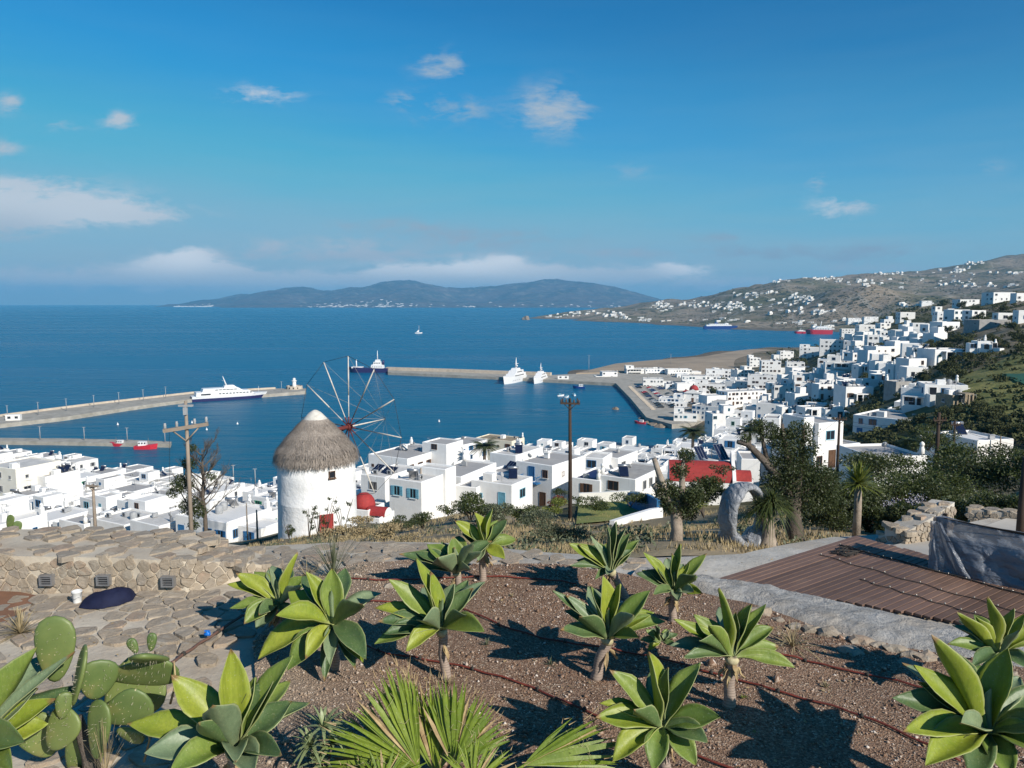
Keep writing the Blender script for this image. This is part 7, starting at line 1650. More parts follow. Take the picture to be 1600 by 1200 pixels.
# ================================================================== AGAVES, PRICKLY PEAR, FAN PALM, TUFTS, HOSES
def _ag(c1, c2, tr, uv=True):
    def b(n, p, o):
        v = objpos(n); r = orand(n); a = n.noise(v, 7, 4, .6); sp_ = n.noise(wpos(n), 90, 2, .5)
        st = n.noise(n.mapping(v, (1, 1, 1)), 22, 3, .5)
        c = n.mix(n.maprange(n.m('ADD', n.m('MULTIPLY', a, .7), n.m('MULTIPLY', r, .3)), .3, .7), c1, c2)
        stv = n.noise(n.mapping(wpos(n), (60, 60, 6)), 1.0, 3, .6)
        c = n.mix(n.m('MULTIPLY', n.maprange(stv, .4, .62), .28), c, tuple(x * .55 for x in c1))
        c = n.mix(n.m('MULTIPLY', n.maprange(sp_, .64, .72), .45), c, (.46, .45, .30)); c = n.mix(n.m('MULTIPLY', n.maprange(st, .6, .75), .22), c, (.20, .18, .04))
        c0_ = c
        at_ = n.n('ShaderNodeAttribute'); at_.attribute_name = 'leaf_uv'; sv = n.n('ShaderNodeSeparateXYZ'); n.link(at_.outputs['Vector'], sv.inputs[0])
        c = n.mix(n.m('MULTIPLY', n.maprange(sv.outputs[1], .90, .99), .55), c, (.45, .46, .22))
        tipn = n.m('ADD', sv.outputs[0], n.m('ADD', n.m('MULTIPLY', n.noise(v, 18, 3, .6), .10), n.m('MULTIPLY', n.m('FRACT', n.m('MULTIPLY', r, 7.3)), .10)))
        c = n.mix(n.maprange(tipn, 1.055, 1.10), c, (.24, .15, .06)); c = n.mix(n.maprange(sv.outputs[0], .22, .0, 0, .5), c, (.36, .40, .20))
        if not uv: c = c0_
        n.link(c, p.inputs['Base Color']); p.inputs['Roughness'].default_value = .46; p.inputs['Specular IOR Level'].default_value = .42
        t = n.n('ShaderNodeBsdfTranslucent'); n.link(n.mix(.5, c, (.36, .42, .02)), t.inputs[0]); ms = n.n('ShaderNodeMixShader'); ms.inputs[0].default_value = tr
        n.link(p.outputs[0], ms.inputs[1]); n.link(t.outputs[0], ms.inputs[2]); n.link(ms.outputs[0], o.inputs[0])
        bump(n, p, n.m('ADD', a, n.m('MULTIPLY', st, .3)), .25, .02)
    return b
M_AG = {'y': mat('sunlit_lime_agave_leaf', _ag((.20, .27, .030), (.33, .37, .045), .20)), 'g': mat('green_agave_leaf', _ag((.13, .205, .038), (.225, .29, .055), .17)),
        'b': mat('glaucous_agave_leaf', _ag((.15, .21, .115), (.22, .28, .15), .08)), 'd': mat('deep_green_agave_leaf', _ag((.065, .12, .045), (.12, .18, .06), .10))}
def _agst(n, p, o):
    v = objpos(n); sp = n.n('ShaderNodeSeparateXYZ'); n.link(v, sp.inputs[0]); z = n.m('ADD', sp.outputs[2], n.m('MULTIPLY', n.noise(v, 9, 3, .5), .03)); w_ = n.m('FRACT', n.m('MULTIPLY', z, 38))
    c = n.mix(n.maprange(w_, 0, .35), (.15, .115, .09), (.37, .29, .235)); c = n.mix(n.m('MULTIPLY', n.maprange(n.noise(v, 14, 4, .6), .45, .65), .5), c, (.26, .21, .18)); n.link(c, p.inputs['Base Color']); p.inputs['Roughness'].default_value = .9; bump(n, p, w_, .6, .008)
M_AGST = mat('ringed_stem', _agst); M_DEAD = simple('dead_leaf', (.42, .32, .17), (.25, .17, .09), .9, 12, .5, .01)
PROF = [0, .07, .16, .28, .40, .52, .64, .75, .85, .93, .975, 1.0]
WPR = [.36, .36, .44, .63, .84, .98, .98, .83, .54, .27, .10, .0]
def agave_leaf(C, tip, W, arch, cup, mcode, parent, seed, blend=.45, jag=0.0, name='leaf'):
    r = random.Random(seed); T0 = tip - C; L = T0.length; hor = Vector((T0.x, T0.y, 0)); 
    if hor.length < .02: hor = Vector((.01, -.02, 0))
    rad = hor.normalized(); up = Vector((0, 0, 1))
    base = C + rad * .02; ctrl = base.lerp(tip, .45) + up * L * arch + rad * L * (-.02)
    view = (base.lerp(tip, .5) - Vector((0, 0, EYE))).normalized(); vs = []; NA = 7; n = len(PROF); tw = r.uniform(-.18, .18)
    side_f = Vector((rad.y, -rad.x, 0)); sc = T0.cross(view); 
    if sc.length < 1e-4: sc = side_f.copy()
    sc.normalize()
    if sc.dot(side_f) < 0: sc = -sc
    ph = r.uniform(0, 6); pts = []
    for i, t in enumerate(PROF):
        p = base * (1 - t) ** 2 + ctrl * 2 * t * (1 - t) + tip * t * t; d = ((ctrl - base) * (1 - t) + (tip - ctrl) * t).normalized()
        s = (side_f * (1 - blend) + sc * blend); s = (s - d * s.dot(d)).normalized(); nn_ = s.cross(d).normalized()
        if nn_.z < 0 and abs(nn_.z) > .3: nn_ = -nn_
        a = tw * t; s = (s * math.cos(a) + nn_ * math.sin(a)).normalized(); pts.append((p, d, s, nn_, t))
    for layer in (0, 1):
        for i, (p, d, s, nn_, t) in enumerate(pts):
            w = W * .5 * WPR[i]
            for k in range(NA):
                u = (k / (NA - 1)) * 2 - 1; c = cup * (1.2 - .6 * t)
                edge = 1 + .03 * math.sin(t * 17 + ph + (2 if u > 0 else 0)) + jag * r.uniform(-.15, .05)
                h = w * (abs(u) ** 1.5) * c + .010 * math.sin(t * 11 + ph) * abs(u) - (0 if layer == 0 else (.0035 + .012 * (1 - t) + .010 * (1 - abs(u))) * (1 if 0 < i < n - 1 else 0))
                vs.append(p + s * (w * u * edge * (1 - .12 * c * abs(u))) + nn_ * h)
    fs = []; off = n * NA
    for i in range(n - 1):
        for k in range(NA - 1):
            a = i * NA + k; fs.append((a, a + 1, a + NA + 1, a + NA)); fs.append((off + a, off + a + NA, off + a + NA + 1, off + a + 1))
        for k in (0, NA - 1):
            a = i * NA + k; fs.append((a, a + NA, off + a + NA, off + a) if k == 0 else (a, off + a, off + a + NA, a + NA))
    mb = MB(); mb.add([v - C for v in vs], fs, 0, True); o = mb.build(name, M_AG.get(mcode, M_DEAD), parent); o.location = C - parent.location
    at_ = o.data.attributes.new('leaf_uv', 'FLOAT_VECTOR', 'POINT'); uvv = []
    for _l in (0, 1):
        for i in range(n):
            for k in range(NA): uvv += [PROF[i], abs((k / (NA - 1)) * 2 - 1), 0.0]
    at_.data.foreach_set('vector', uvv); return o
def agave(label, cx, cy, bx, by, leaves, L_img=None, W0=.36, yb=None, back=5, seed=1, stem=True, stemr=.045, up=.10):
    b = at_z(bx, by, 61.24); Y = b.y if yb is None else yb; C = at_y(cx, cy, Y - .02)
    if yb is not None: b = Vector((at_y(bx, by, Y).x, Y, 61.22))
    t = empty('agave', b, 0, label, 'agave', 'agaves of the planting bed'); r = random.Random(seed); S = Y / F
    im = [math.hypot(tx - cx, ty - cy) * S for tx, ty, *_ in leaves]; Lm = max(im) * 1.04
    for k, ((tx, ty, mc_, wf), li) in enumerate(zip(leaves, im)):
        Lk = max(Lm * (.88 if wf > .9 else .8), li * 1.02); dz = math.sqrt(max(0, Lk * Lk - li * li)); ang = (cy - ty) / max(1, math.hypot(tx - cx, ty - cy))
        dep = (-.85 if ang < .15 else (.35 if ang < .75 else .15)) * dz
        if li < Lm * .55: dep = -.75 * dz if ang < .9 else .5 * dz
        tip = at_y(tx, ty, C.y + dep); tip.z = max(tip.z, bedh(tip.x, tip.y) + .01)
        L3 = (tip - C).length
        arch = .16 if ang < -.2 else (.10 if ang < .5 else .03)
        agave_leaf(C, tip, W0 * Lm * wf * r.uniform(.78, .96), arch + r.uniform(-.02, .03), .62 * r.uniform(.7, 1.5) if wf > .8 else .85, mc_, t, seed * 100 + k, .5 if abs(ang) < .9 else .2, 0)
    for k in range(back):                                # the far side of the rosette, and the furled heart
        a = math.pi * (.12 + .76 * (k + .5) / back); tip = C + Vector((math.cos(a) * Lm * .7, math.sin(a) * Lm * .75, Lm * r.uniform(.12, .5)))
        agave_leaf(C, tip, W0 * Lm * .85, .1, .6, r.choice('ggdb'), t, seed * 100 + 50 + k, .1)
    agave_leaf(C, C + Vector((r.uniform(-.03, .03), .01, Lm * .42)), W0 * Lm * .30, .0, 1.6, 'b', t, seed * 100 + 90, 0)
    if stem:
        q = C - b; mb = MB(); n = 9; pts = [(q.x * (k / n) ** 1.3 + .01 * math.sin(k), q.y * (k / n), q.z * k / n - .03 * (1 - k / n)) for k in range(n + 1)]
        mb.tube(pts, [stemr * (1.25 - .25 * min(1, k / 2.5)) * (1 + .04 * (k % 2)) for k in range(n)] + [stemr * .95], 12); mb.build('stem', M_AGST, t)
        mb = MB(); mb.tube([q * .86, q * .93, q], [stemr * 1.08, stemr * 1.3, stemr * 1.1], 12); mb.build('leaf_base', simple('pale_leaf_base', (.50, .44, .28), (.34, .30, .16), .7, 20, .3, .005) if 'M_LB' not in globals() else M_LB, t)
        for k in range(r.choice((2, 4, 7))): a = r.uniform(0, 6.28); zz = r.uniform(.03, .12); agave_leaf(C - Vector((0, 0, zz)), C + Vector((math.cos(a) * .12, math.sin(a) * .12, -zz - r.uniform(.08, .2))), r.uniform(.025, .06), .1, .3, 'x', t, seed * 100 + 80 + k, 0, .5, 'dead_leaf')
    return t
M_LB = simple('pale_leaf_base', (.50, .44, .28), (.34, .30, .16), .7, 20, .3, .005)
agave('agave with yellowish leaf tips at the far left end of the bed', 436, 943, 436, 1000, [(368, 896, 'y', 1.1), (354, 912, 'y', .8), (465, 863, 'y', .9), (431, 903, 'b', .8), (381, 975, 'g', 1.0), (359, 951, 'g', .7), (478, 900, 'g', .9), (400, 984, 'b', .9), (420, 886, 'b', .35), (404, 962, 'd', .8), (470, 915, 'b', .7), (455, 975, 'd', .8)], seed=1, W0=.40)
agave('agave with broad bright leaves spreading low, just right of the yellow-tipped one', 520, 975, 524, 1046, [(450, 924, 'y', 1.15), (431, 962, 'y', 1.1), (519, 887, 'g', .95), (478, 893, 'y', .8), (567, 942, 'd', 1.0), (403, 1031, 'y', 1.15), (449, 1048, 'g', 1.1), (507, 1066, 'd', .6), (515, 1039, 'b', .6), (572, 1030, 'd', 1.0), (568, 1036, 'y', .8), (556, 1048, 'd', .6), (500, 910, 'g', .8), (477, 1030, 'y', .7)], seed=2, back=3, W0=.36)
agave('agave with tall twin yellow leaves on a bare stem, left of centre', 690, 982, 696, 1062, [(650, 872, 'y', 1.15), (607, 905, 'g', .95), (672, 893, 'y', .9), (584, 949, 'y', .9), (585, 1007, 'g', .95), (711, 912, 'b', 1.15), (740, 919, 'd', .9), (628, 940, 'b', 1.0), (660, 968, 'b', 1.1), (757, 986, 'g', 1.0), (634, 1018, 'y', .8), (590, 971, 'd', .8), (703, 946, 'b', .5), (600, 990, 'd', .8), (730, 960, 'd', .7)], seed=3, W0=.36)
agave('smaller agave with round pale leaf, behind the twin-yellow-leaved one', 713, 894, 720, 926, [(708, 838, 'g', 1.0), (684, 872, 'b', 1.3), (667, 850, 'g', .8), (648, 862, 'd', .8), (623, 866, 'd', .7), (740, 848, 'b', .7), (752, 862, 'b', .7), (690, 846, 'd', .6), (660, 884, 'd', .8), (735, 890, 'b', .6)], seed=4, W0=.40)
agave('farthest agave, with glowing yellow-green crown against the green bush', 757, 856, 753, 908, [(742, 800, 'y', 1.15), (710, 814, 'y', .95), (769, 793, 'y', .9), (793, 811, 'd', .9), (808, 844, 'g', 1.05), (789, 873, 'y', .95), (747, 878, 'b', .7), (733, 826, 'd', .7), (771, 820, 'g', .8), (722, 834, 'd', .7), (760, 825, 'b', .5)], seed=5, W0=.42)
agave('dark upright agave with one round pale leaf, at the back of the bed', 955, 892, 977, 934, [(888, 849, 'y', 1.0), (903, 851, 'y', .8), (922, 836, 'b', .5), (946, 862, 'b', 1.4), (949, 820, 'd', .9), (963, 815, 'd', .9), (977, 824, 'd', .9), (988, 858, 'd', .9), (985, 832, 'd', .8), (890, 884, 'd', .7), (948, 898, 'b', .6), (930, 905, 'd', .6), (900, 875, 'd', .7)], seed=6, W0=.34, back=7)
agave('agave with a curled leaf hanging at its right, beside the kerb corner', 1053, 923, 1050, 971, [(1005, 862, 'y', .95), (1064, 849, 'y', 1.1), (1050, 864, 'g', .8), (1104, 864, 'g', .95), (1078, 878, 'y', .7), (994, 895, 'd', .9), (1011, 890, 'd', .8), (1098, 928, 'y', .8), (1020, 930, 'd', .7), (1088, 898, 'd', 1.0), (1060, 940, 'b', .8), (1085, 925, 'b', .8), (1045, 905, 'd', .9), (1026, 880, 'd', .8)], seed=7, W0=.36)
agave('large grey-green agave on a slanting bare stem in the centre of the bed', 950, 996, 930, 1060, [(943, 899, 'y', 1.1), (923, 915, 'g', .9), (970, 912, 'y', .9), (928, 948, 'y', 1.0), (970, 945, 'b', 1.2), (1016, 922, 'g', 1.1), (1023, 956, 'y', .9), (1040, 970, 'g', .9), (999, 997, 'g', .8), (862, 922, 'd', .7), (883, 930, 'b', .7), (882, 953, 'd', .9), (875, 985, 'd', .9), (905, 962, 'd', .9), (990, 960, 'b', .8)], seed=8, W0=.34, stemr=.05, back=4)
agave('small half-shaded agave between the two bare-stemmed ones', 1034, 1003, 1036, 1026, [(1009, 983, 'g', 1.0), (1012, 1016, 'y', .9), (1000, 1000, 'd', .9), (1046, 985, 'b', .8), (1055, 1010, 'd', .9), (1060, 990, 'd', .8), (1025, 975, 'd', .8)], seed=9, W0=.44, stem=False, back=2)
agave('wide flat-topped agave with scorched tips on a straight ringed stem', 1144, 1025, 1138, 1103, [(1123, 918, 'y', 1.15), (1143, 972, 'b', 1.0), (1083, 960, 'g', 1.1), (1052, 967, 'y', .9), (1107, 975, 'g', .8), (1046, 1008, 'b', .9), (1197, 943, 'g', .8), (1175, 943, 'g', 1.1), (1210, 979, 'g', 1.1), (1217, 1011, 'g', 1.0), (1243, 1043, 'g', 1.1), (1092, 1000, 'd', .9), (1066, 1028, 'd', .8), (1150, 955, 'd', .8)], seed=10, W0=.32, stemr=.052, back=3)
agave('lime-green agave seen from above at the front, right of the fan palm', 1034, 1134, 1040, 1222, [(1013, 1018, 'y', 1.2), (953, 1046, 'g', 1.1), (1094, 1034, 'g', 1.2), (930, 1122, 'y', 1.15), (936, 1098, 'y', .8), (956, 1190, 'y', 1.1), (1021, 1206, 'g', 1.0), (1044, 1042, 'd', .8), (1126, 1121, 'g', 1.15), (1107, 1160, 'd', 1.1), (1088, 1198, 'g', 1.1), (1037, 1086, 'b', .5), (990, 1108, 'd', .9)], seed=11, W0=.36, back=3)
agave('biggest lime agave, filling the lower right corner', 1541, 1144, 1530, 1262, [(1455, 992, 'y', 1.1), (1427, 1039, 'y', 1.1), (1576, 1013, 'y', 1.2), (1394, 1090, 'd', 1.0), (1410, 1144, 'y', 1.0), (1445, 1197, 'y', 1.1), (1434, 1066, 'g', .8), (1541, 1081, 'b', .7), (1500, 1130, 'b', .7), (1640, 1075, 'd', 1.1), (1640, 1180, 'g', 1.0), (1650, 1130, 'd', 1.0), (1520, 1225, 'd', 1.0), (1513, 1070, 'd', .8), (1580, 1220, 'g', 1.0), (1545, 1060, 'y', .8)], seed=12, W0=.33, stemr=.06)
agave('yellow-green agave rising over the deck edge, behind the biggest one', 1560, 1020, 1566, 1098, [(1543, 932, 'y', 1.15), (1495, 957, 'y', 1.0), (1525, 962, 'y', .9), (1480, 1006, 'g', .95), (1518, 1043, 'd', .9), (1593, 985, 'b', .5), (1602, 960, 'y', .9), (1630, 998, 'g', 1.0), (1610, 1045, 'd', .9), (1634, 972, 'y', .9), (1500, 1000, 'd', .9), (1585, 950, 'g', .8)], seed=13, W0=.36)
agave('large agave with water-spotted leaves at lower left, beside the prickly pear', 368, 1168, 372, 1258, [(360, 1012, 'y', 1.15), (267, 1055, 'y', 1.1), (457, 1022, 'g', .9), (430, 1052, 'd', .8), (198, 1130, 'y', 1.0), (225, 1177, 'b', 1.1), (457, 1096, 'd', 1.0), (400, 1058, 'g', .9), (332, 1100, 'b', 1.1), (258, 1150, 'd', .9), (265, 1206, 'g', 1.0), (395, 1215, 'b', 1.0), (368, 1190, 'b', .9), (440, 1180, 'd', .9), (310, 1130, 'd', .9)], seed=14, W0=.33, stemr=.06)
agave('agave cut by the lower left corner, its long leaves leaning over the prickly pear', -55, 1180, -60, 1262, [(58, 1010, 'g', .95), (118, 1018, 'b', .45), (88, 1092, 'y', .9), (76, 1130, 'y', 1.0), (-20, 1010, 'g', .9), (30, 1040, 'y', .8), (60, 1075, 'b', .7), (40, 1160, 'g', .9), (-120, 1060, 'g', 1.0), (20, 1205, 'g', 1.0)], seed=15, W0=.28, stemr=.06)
# ---- prickly pear
def _pad(n, p, o):
    v = objpos(n); a = n.noise(v, 6, 4, .6); r = orand(n); q = n.vor(n.mapping(v, (1, .2, 1)), 22, 'F1', 0, .35)
    c = n.mix(n.maprange(n.m('ADD', n.m('MULTIPLY', a, .6), n.m('MULTIPLY', r, .4)), .3, .7), (.075, .125, .035), (.15, .19, .055)); c = n.mix(n.m('MULTIPLY', n.maprange(n.noise(v, 3, 3, .5), .58, .7), .6), c, (.23, .19, .07))
    c = n.mix(n.m('LESS_THAN', q, .15), c, (.40, .36, .20)); n.link(c, p.inputs['Base Color']); p.inputs['Roughness'].default_value = .5; bump(n, p, n.m('ADD', a, n.m('MULTIPLY', n.maprange(q, 0, .2, 1, 0), .3)), .3, .01)
M_PAD = mat('cactus_pad', _pad); M_SPINE = simple('spines', (.6, .55, .4), None, .7, 5, 0)
pc_b = at_z(150, 1225, 61.2); pear = empty('prickly_pear', pc_b, 0, 'prickly pear cactus with broad flat pads at the lower left', 'cactus')
def pad(cx, cy, wpx, hpx, tilt, yaw, Y, thick=.024, name='pad', lean=0.0):
    c = at_y(cx, cy, Y); S = Y / F; w, h = wpx * S / 2 * 1.08, hpx * S / 2 * 1.14; mb = MB(); NU, NV = 20, 8; vs = []
    for i in range(NU):
        a = 2 * math.pi * i / NU
        for j in range(NV):
            b = math.pi * (j + .5) / NV - math.pi / 2; k = math.cos(b) ** .6; z = math.sin(a) * h * k; egg = 1 + .30 * math.sin(a) - .06 * math.cos(a * 2)
            vs.append((math.cos(a) * w * k * egg, math.copysign(abs(math.sin(b)) ** .8, b) * thick * (1 + .08 * math.sin(a * 3)), z))
    fs = [(i * NV + j, ((i + 1) % NU) * NV + j, ((i + 1) % NU) * NV + j + 1, i * NV + j + 1) for i in range(NU) for j in range(NV - 1)] + [tuple(i * NV for i in range(NU))[::-1], tuple(i * NV + NV - 1 for i in range(NU))]
    mb.add(vs, fs, 0, True); o = mb.build(name, M_PAD, pear); o.location = c - pc_b; o.rotation_mode = 'XYZ'
    o.rotation_euler = (Matrix.Rotation(math.radians(tilt), 3, 'Y') @ Matrix.Rotation(math.radians(lean), 3, 'X') @ Matrix.Rotation(math.radians(yaw), 3, 'Z')).to_euler()
    sp_ = MB(); r = random.Random(int(cx))
    for _ in range(34):
        a, q = r.uniform(0, 6.28), r.uniform(.2, 1.0); x, z = math.cos(a) * w * q, math.sin(a) * h * q; s = -1 if r.random() < .7 else 1; sp_.tube([(x, s * thick * .8, z), (x + r.uniform(-.012, .012), s * (thick + .022), z + r.uniform(-.01, .012))], [.0016, .0007], 3)
    link('spines', sp_.mesh('spines', [M_SPINE]), o); return o
for q in ((86, 1014, 60, 100, 4, 8, 5.75), (124, 1056, 56, 92, 16, -58, 5.65), (153, 1062, 56, 62, 12, 30, 5.85), (100, 1102, 26, 42, 10, 30, 5.6), (96, 1140, 56, 70, 32, -12, 5.62), (154, 1140, 46, 92, 8, -20, 5.6), (199, 1108, 62, 76, 66, 10, 5.68), (215, 1078, 100, 84, -64, 12, 6.0), (204, 1148, 30, 42, 110, 20, 5.6), (60, 1150, 60, 70, -30, 15, 5.8), (130, 1185, 60, 80, 12, 0, 5.9)): pad(*q)
pad(231, 1029, 84, 46, 86, 60, 5.8, .03); pad(208, 1009, 16, 24, -25, 0, 5.8, .018, 'fruit'); pad(237, 1003, 15, 28, 8, 0, 5.8, .018, 'fruit'); pad(226, 1052, 60, 100, 84, 25, 5.95)
mb = MB(); mb.tube([Vector((0, 0, -.1)), at_y(140, 1180, 5.8) - pc_b, at_y(120, 1120, 5.8) - pc_b], [.08, .06, .04], 8); mb.build('trunk', M_BARK, pear)
for k, (px, py) in enumerate(((225, 1168), (266, 1078))):
    mb = MB(); a = at_y(px + 6, py - 45, 5.9); b = at_y(px, py + 22, 5.85); mb.tube([a, a.lerp(b, .5) + Vector((.03, 0, 0)), b], [.006, .008, .010], 6)
    tag(mb.build('dry_stalk', M_DEAD), ('pale dry stalk under the prickly pear pads', 'pale dry stalk between prickly pear and spotted agave')[k], 'stalk')
# ---- fan palm
M_FAN = mat('fan_palm_leaf', _ag((.12, .19, .022), (.24, .31, .04), .22, False)); M_FANT = simple('palm_threads', (.55, .48, .28), None, .9, 5, 0)
fb = at_z(705, 1262, 61.22); palm = empty('fan_palm', fb, 0, 'fan palm with stiff split fans and dry tips at the bottom centre', 'palm')
def fan(cx, cy, Yc, tipsl, n, seed, W=.030, lean=.12, dry=.15):
    C = at_y(cx, cy, Yc); r = random.Random(seed); mb = MB(); th = MB(); dr_ = MB()
    for k in range(n):
        t_ = k / (n - 1) * (len(tipsl) - 1); i = min(int(t_), len(tipsl) - 2); f = t_ - i
        px = tipsl[i][0] * (1 - f) + tipsl[i + 1][0] * f + r.uniform(-5, 5); py = tipsl[i][1] * (1 - f) + tipsl[i + 1][1] * f + r.uniform(-9, 9)
        tip = at_y(px, py, Yc + lean + r.uniform(-.03, .05)); d = tip - C; L = d.length; view = (C - Vector((0, 0, EYE))).normalized(); s = d.cross(view).normalized(); nrm_ = s.cross(d).normalized(); z = []
        for (q, w, ff) in ((0, .25, 0), (.25, .62, .25), (.5, 1.0, .45), (.7, .72, .4), (.88, .34, .25), (1.0, .04, 0)):
            c = C + d * q + Vector((0, 0, -.10 * q * q * L)) - nrm_ * 0; ww = W * w * (.55 + .45 * min(1, L / .7)); fo = ww * 1.1
            z += [c - s * ww, c + nrm_ * fo * (1 if k % 2 else -1) * .35 + nrm_ * fo * .3, c + s * ww]
        tgt = dr_ if r.random() < dry else mb
        fs = [(a * 3 + b, a * 3 + b + 1, a * 3 + b + 4, a * 3 + b + 3) for a in range(5) for b in (0, 1)]; tgt.add([v - fb for v in z], fs, 0, False)
        if r.random() < .45:
            e = C + d * r.uniform(.45, .8); pts = [e - fb]; v = e.copy()
            for _ in range(4): v = v + Vector((r.uniform(-.04, .04), r.uniform(-.03, .03), r.uniform(-.05, .03))); pts.append(v - fb)
            th.tube(pts, .0012, 3, cap=False)
        if r.random() < .5: e = C + d * .93; dr_.add([e - s * .004 - fb, e + s * .004 - fb, C + d * 1.06 + Vector((r.uniform(-.03, .03), 0, r.uniform(-.05, .02))) - fb], [(0, 1, 2)])
    o = mb.build('frond', M_FAN, palm); dr_.build('dry_blades', M_DEAD, o); th.build('threads', M_FANT, o)
    mb = MB(); mb.tube([Vector((0, 0, .02)), (C - fb) * .5 + Vector((0, 0, -.03)), C - fb], [.022, .016, .012], 7); mb.build('petiole', M_FAN, o)
fan(655, 1200, 5.45, [(488, 1212), (492, 1190), (508, 1160), (520, 1120), (560, 1080), (590, 1045), (618, 1026), (634, 1040), (648, 1062)], 46, 1, .021)
fan(708, 1196, 5.55, [(655, 1085), (668, 1065), (697, 1050), (722, 1060), (745, 1072), (768, 1100), (790, 1122), (800, 1150)], 38, 2, .020)
fan(818, 1196, 5.5, [(885, 1125), (900, 1118), (928, 1112), (950, 1118), (975, 1140), (985, 1150), (968, 1175), (955, 1190)], 28, 3, .018)
fan(680, 1210, 5.6, [(590, 1060), (620, 1042), (650, 1050), (680, 1062), (705, 1075), (735, 1078), (760, 1110)], 34, 6, .019)
fan(640, 1215, 5.65, [(500, 1175), (540, 1110), (590, 1065), (640, 1055), (690, 1075)], 34, 7, .019)
fan(740, 1225, 5.3, [(690, 1180), (720, 1160), (745, 1150), (775, 1155), (800, 1175), (830, 1190), (850, 1215)], 26, 4, .016)
fan(600, 1230, 5.25, [(480, 1230), (490, 1205), (520, 1190), (560, 1175), (600, 1165), (640, 1170), (670, 1190)], 26, 5, .016)
# ---- small plants
def tuft(px, py, Y, hpx, n, m, label, w=.006, up=1.15, droop=.6, cat='grass tuft', seed=1, spread=1.0):
    o = at_z(px, py, 61.22) if Y is None else at_y(px, py, Y); L = hpx / F * o.y
    t = link('grass_tuft', strap_head((0, 0, 0), n, L, w, seed, up, droop, m, 'grass_tuft', None, 5, spread), None, o); return tag(t, label, cat)
tuft(521, 902, None, 92, 130, M_LOLIVE, 'tall blue-grey grass tuft at the back left of the bed', .007, 1.25, .5, seed=2, spread=.8); tuft(480, 905, None, 55, 60, M_DRY, 'low dark arching grass tuft beside the tall blue-grey one', .005, .7, 1.3, seed=3)
tuft(32, 990, None, 50, 140, M_DRY, 'straw-coloured grass tuft above the tall cactus pad', .006, 1.1, .5, seed=4); tuft(1238, 1012, None, 62, 110, M_DRY, 'brown wispy grass tuft beside the scorched agave', .004, .9, 1.1, seed=5, spread=1.2)
tuft(165, 1215, 5.5, 110, 70, M_DRY, 'pale dry grass stalks growing through the prickly pear', .004, 1.4, .3, seed=6, spread=.5); tuft(700, 1075, None, 28, 60, M_DRY, 'small dry tuft at the foot of the twin-yellow-leaved agave', .004, 1.0, .8, seed=7)
tuft(1163, 1095, None, 14, 40, M_LYEL, 'tiny lime green weed at the foot of the straight ringed stem', .012, .9, .8, seed=8); tuft(60, 852, None, 18, 30, M_LMID, 'small green weed on the left wall top', .02, 1.0, .4, seed=9)
o_ = at_z(500, 1228, 61.2); t = empty('dark_lily', o_, 0, 'small dark strap-leaved plant left of the fan palm', 'plant')
for k, (px, py) in enumerate(((505, 1135), (485, 1165), (520, 1160), (500, 1190))):
    c = at_y(px, py, o_.y) - o_; mb = MB(); mb.tube([Vector((0, 0, 0)), c * .5 + Vector((.01, 0, 0)), c], [.012, .010, .008], 6); mb.build('stem', M_BARK, t); link('leaf_head', strap_head(c, 26, .26, .028, 40 + k, .9, .9, M_AG['d']), t)
for k, (px, py) in enumerate(((620, 965), (800, 935), (860, 1040), (1180, 1150), (1290, 1075), (760, 1010), (450, 1120), (1010, 960))):
    tuft(px, py, None, 12 + 3 * (k % 3), 26, (M_LYEL, M_DRY, M_LOLIVE)[k % 3], f'tiny {("green", "dry", "greyish")[k % 3]} weed in the gravel, ' + ('behind the bright spreading agave', 'left of the round-leaved agave', 'left of the slanting stem', 'right of the lime-green agave', 'below the kerb stones', 'beside the middle hose', 'right of the spotted agave', 'behind the half-shaded agave')[k], .006, .9, .7, seed=60 + k)
# far prickly pears and weeds along the wall top at left
for k, (px, py, s) in enumerate(((18, 838, 16), (28, 832, 22), (86, 840, 12), (228, 842, 10), (214, 842, 8), (232, 846, 7))):
    Y = 16; o_ = at_y(px, py + 8, Y); t = empty('prickly_pear', o_, 0, ('left dark prickly pear pads rising behind the left wall', 'tallest prickly pear behind the left wall', 'low prickly pear clump behind the wall over the bucket', 'small prickly pear right of the thin grey pole', 'smallest prickly pear near the thin grey pole', 'tiny prickly pear at the right of the wall-top row')[k], 'cactus')
    me = bpy.data.objects['pad'].data; r = random.Random(k); S = s / F * Y / .25
    for q in range(3 if s > 9 else 2): link('pad', me, t, (r.uniform(-.12, .12) * S, r.uniform(-.05, .05), (.05 + q * .13) * S), (0, r.uniform(-.5, .5), r.uniform(-.8, .8)), (S * .5,) * 3)
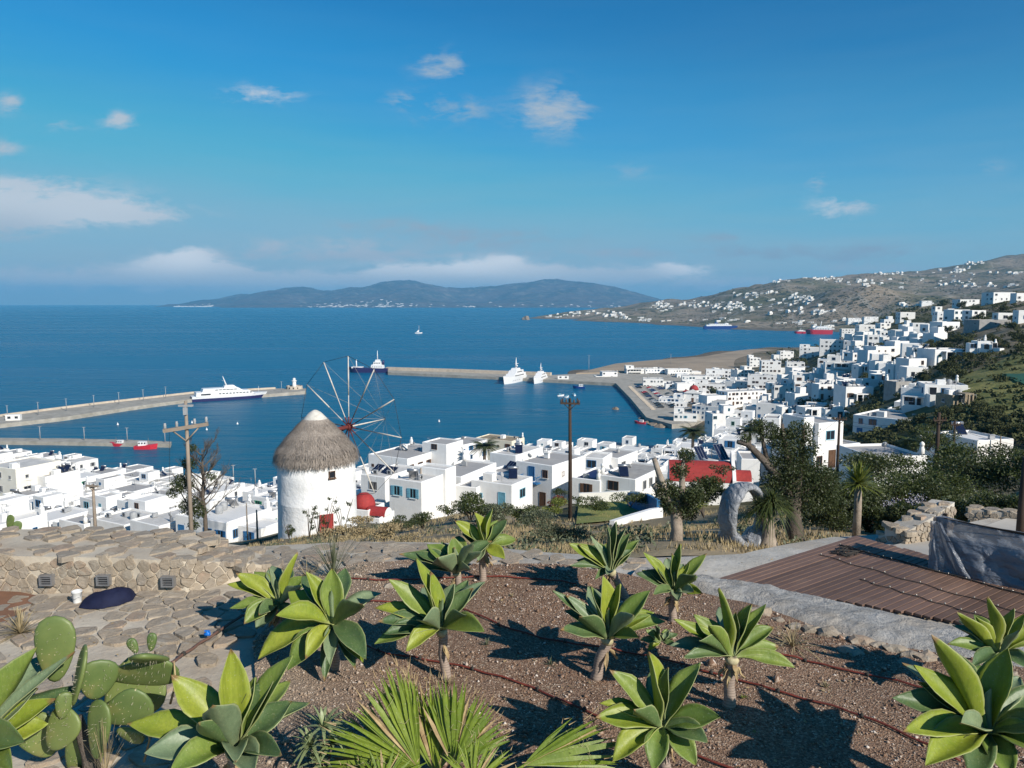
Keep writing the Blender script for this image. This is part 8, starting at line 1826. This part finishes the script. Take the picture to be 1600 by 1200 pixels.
# ---- irrigation hoses
M_HOSE = simple('brown_red_hose', (.20, .045, .03), (.13, .035, .025), .5, 20, .1, .002)
def hose(pts, label, r_=.0105, m=None, lift=.03):
    P = [at_z(px, py, 61.25) for px, py in pts]; Q = []
    for i in range(len(P) - 1):
        p0, p1, p2, p3 = P[max(i - 1, 0)], P[i], P[i + 1], P[min(i + 2, len(P) - 1)]
        for k in range(6): t = k / 6; Q.append(.5 * ((2 * p1) + (p2 - p0) * t + (2 * p0 - 5 * p1 + 4 * p2 - p3) * t * t + (3 * p1 - p0 - 3 * p2 + p3) * t ** 3))
    Q.append(P[-1]); Q = [Vector((q.x + .008 * math.sin(i * 1.3), q.y + .010 * nz3(i * .3, 1), bedh(q.x, q.y) + .012 + r_ + .008 * nz3(i * .4, 2))) for i, q in enumerate(Q)]
    o = Q[0].copy(); t = empty('irrigation_hose', o, 0, label, 'hose', 'dark red irrigation hoses across the bed'); mb = MB(); mb.tube([q - o for q in Q], r_, 7); mb.build('pipe', m or M_HOSE, t)
    e = MB(); e.tube([(-.018, 0, 0), (.018, 0, 0)], r_ * 1.5, 7); e.tube([(0, 0, 0), (0, 0, .03)], .008, 6); me = e.mesh('emitter', [M_ROPE])
    for i in range(4, len(Q) - 2, 9): d = Q[i + 1] - Q[i]; link('emitter', me, t, Q[i] - o, (0, 0, math.atan2(d.y, d.x)))
hose([(545, 906), (600, 908), (700, 905), (780, 903), (860, 908), (900, 914)], 'dark red hose along the back of the bed'); hose([(520, 938), (610, 941), (690, 945), (745, 962), (800, 985), (870, 1003), (945, 1014), (1045, 1036), (1100, 1052), (1170, 1070), (1240, 1090), (1330, 1115), (1440, 1160), (1500, 1190)], 'long dark red hose crossing the middle of the bed')
hose([(560, 1005), (610, 1024), (650, 1030), (700, 1040), (760, 1055), (830, 1075), (880, 1100), (930, 1122), (1000, 1150), (1080, 1180), (1180, 1215)], 'dark red hose sloping down in front of the central agaves'); hose([(1150, 1015), (1200, 1022), (1250, 1030), (1310, 1045), (1380, 1062), (1460, 1085), (1560, 1110)], 'dark red hose below the kerb at right')
hose([(268, 1040), (300, 1018), (335, 995), (380, 965), (420, 975)], 'brown hose end with blue tap coming over the paving at left', .017, simple('brown_pipe', (.14, .08, .06), None, .6, 9, .1))
p = at_z(324, 994, 61.28); mb = MB(); mb.tube([(-.03, 0, .02), (.03, 0, .03)], .022, 8); mb.tube([(0, 0, .02), (0, 0, .06)], .016, 8); mb.box(-.03, .03, -.008, .008, .055, .068); tag(mb.build('tap_connector', simple('bright_blue_plastic', (.01, .16, .60), None, .35, 9, 0), None, p), 'bright blue plastic tap connector on the brown hose', 'connector')
# ---- things left lying about
p = at_g(121, 941, .03); t = empty('bucket', p, 0, 'small white bucket standing at the foot of the left wall', 'bucket')
mb = MB(); mb.lathe([(.048, 0), (.058, .13), (.064, .135), (.064, .15), (.056, .15), (.05, .03), (.01, .03)], 16, cap=False); mb.build('body', flat('white_plastic', (.75, .75, .74), .4), t); mb = MB(); mb.tube([(-.062, 0, .13), (-.06, -.04, .09), (0, -.066, .06), (.06, -.04, .09), (.062, 0, .13)], .003, 5); mb.build('handle', M_METAL, t)
M_CLOTH = simple('navy_cloth', (.012, .016, .045), (.008, .010, .03), .8, 6, .4, .01, .2); c0 = at_g(166, 945, .02)
def f_cl(u, v):
    a = (u - .5) * 2; prof = (1 - a * a) ** .5 if abs(a) < 1 else 0; x = a * .30 + .02 * v; y = (v - .5) * .36 * (.55 + .45 * prof) + (.10 if a > 0 else -.05) * a; z = .02 + .17 * prof * (math.sin(v * math.pi) ** .6) * (1 + .25 * a) + .018 * nz3(u * 6, v * 5, 3)
    return (x, y, max(z, .012))
t = empty('navy_cloth', c0, math.radians(18), 'crumpled navy blue cloth heaped over something on the left path', 'cloth'); cloth(f_cl, 30, 18, 'cover', M_CLOTH, t)
mb = MB(); mb.bevbox(-.2, .2, -.08, .1, 0, .11, .03); mb.build('covered_stone', M_FSTONE, t)
for k, (px, py, r_, lb) in enumerate(((108, 1215, .12, 'brown boulder at the foot of the prickly pear'), (180, 1222, .11, 'reddish boulder under the dry grass stalks'), (700, 1012, .035, 'small pale stone beside the twin-yellow-leaved agave'), (610, 918, .09, 'pinkish stone at the back edge of the bed'), (880, 893, .11, 'flat reddish stone at the back of the bed'), (1330, 1022, .14, 'rough stone showing under the kerb'), (1420, 1040, .12, 'rough stone under the kerb end'), (545, 992, .04, 'pale round stone among the bright spreading leaves'))):
    p = at_g(px, py, .02); rock(p, r_, lb, 'stone', None, 30 + k, M_FSTONE, .6)
# dry leaves and bits strewn about
rl = random.Random(12); mb = MB()
for _ in range(900):
    x, y = rl.uniform(-6, 8), rl.uniform(5, 11.5); z = (bedh(x, y) if inpoly(x, y, BED) else G(x, y) + .01) + .012; a = rl.uniform(0, 6.28); L = rl.uniform(.01, .05); w = L * rl.uniform(.15, .4); c, s = math.cos(a), math.sin(a)
    mb.add([(x, y, z), (x + c * L * .5 - s * w, y + s * L * .5 + c * w, z + rl.uniform(0, .015)), (x + c * L, y + s * L, z + .004), (x + c * L * .5 + s * w, y + s * L * .5 - c * w, z + rl.uniform(0, .01))], [(0, 1, 2, 3)])
tag(mb.build('leaf_litter', M_DEAD), 'dry leaf scraps strewn over bed and paving', None, None, 'stuff')
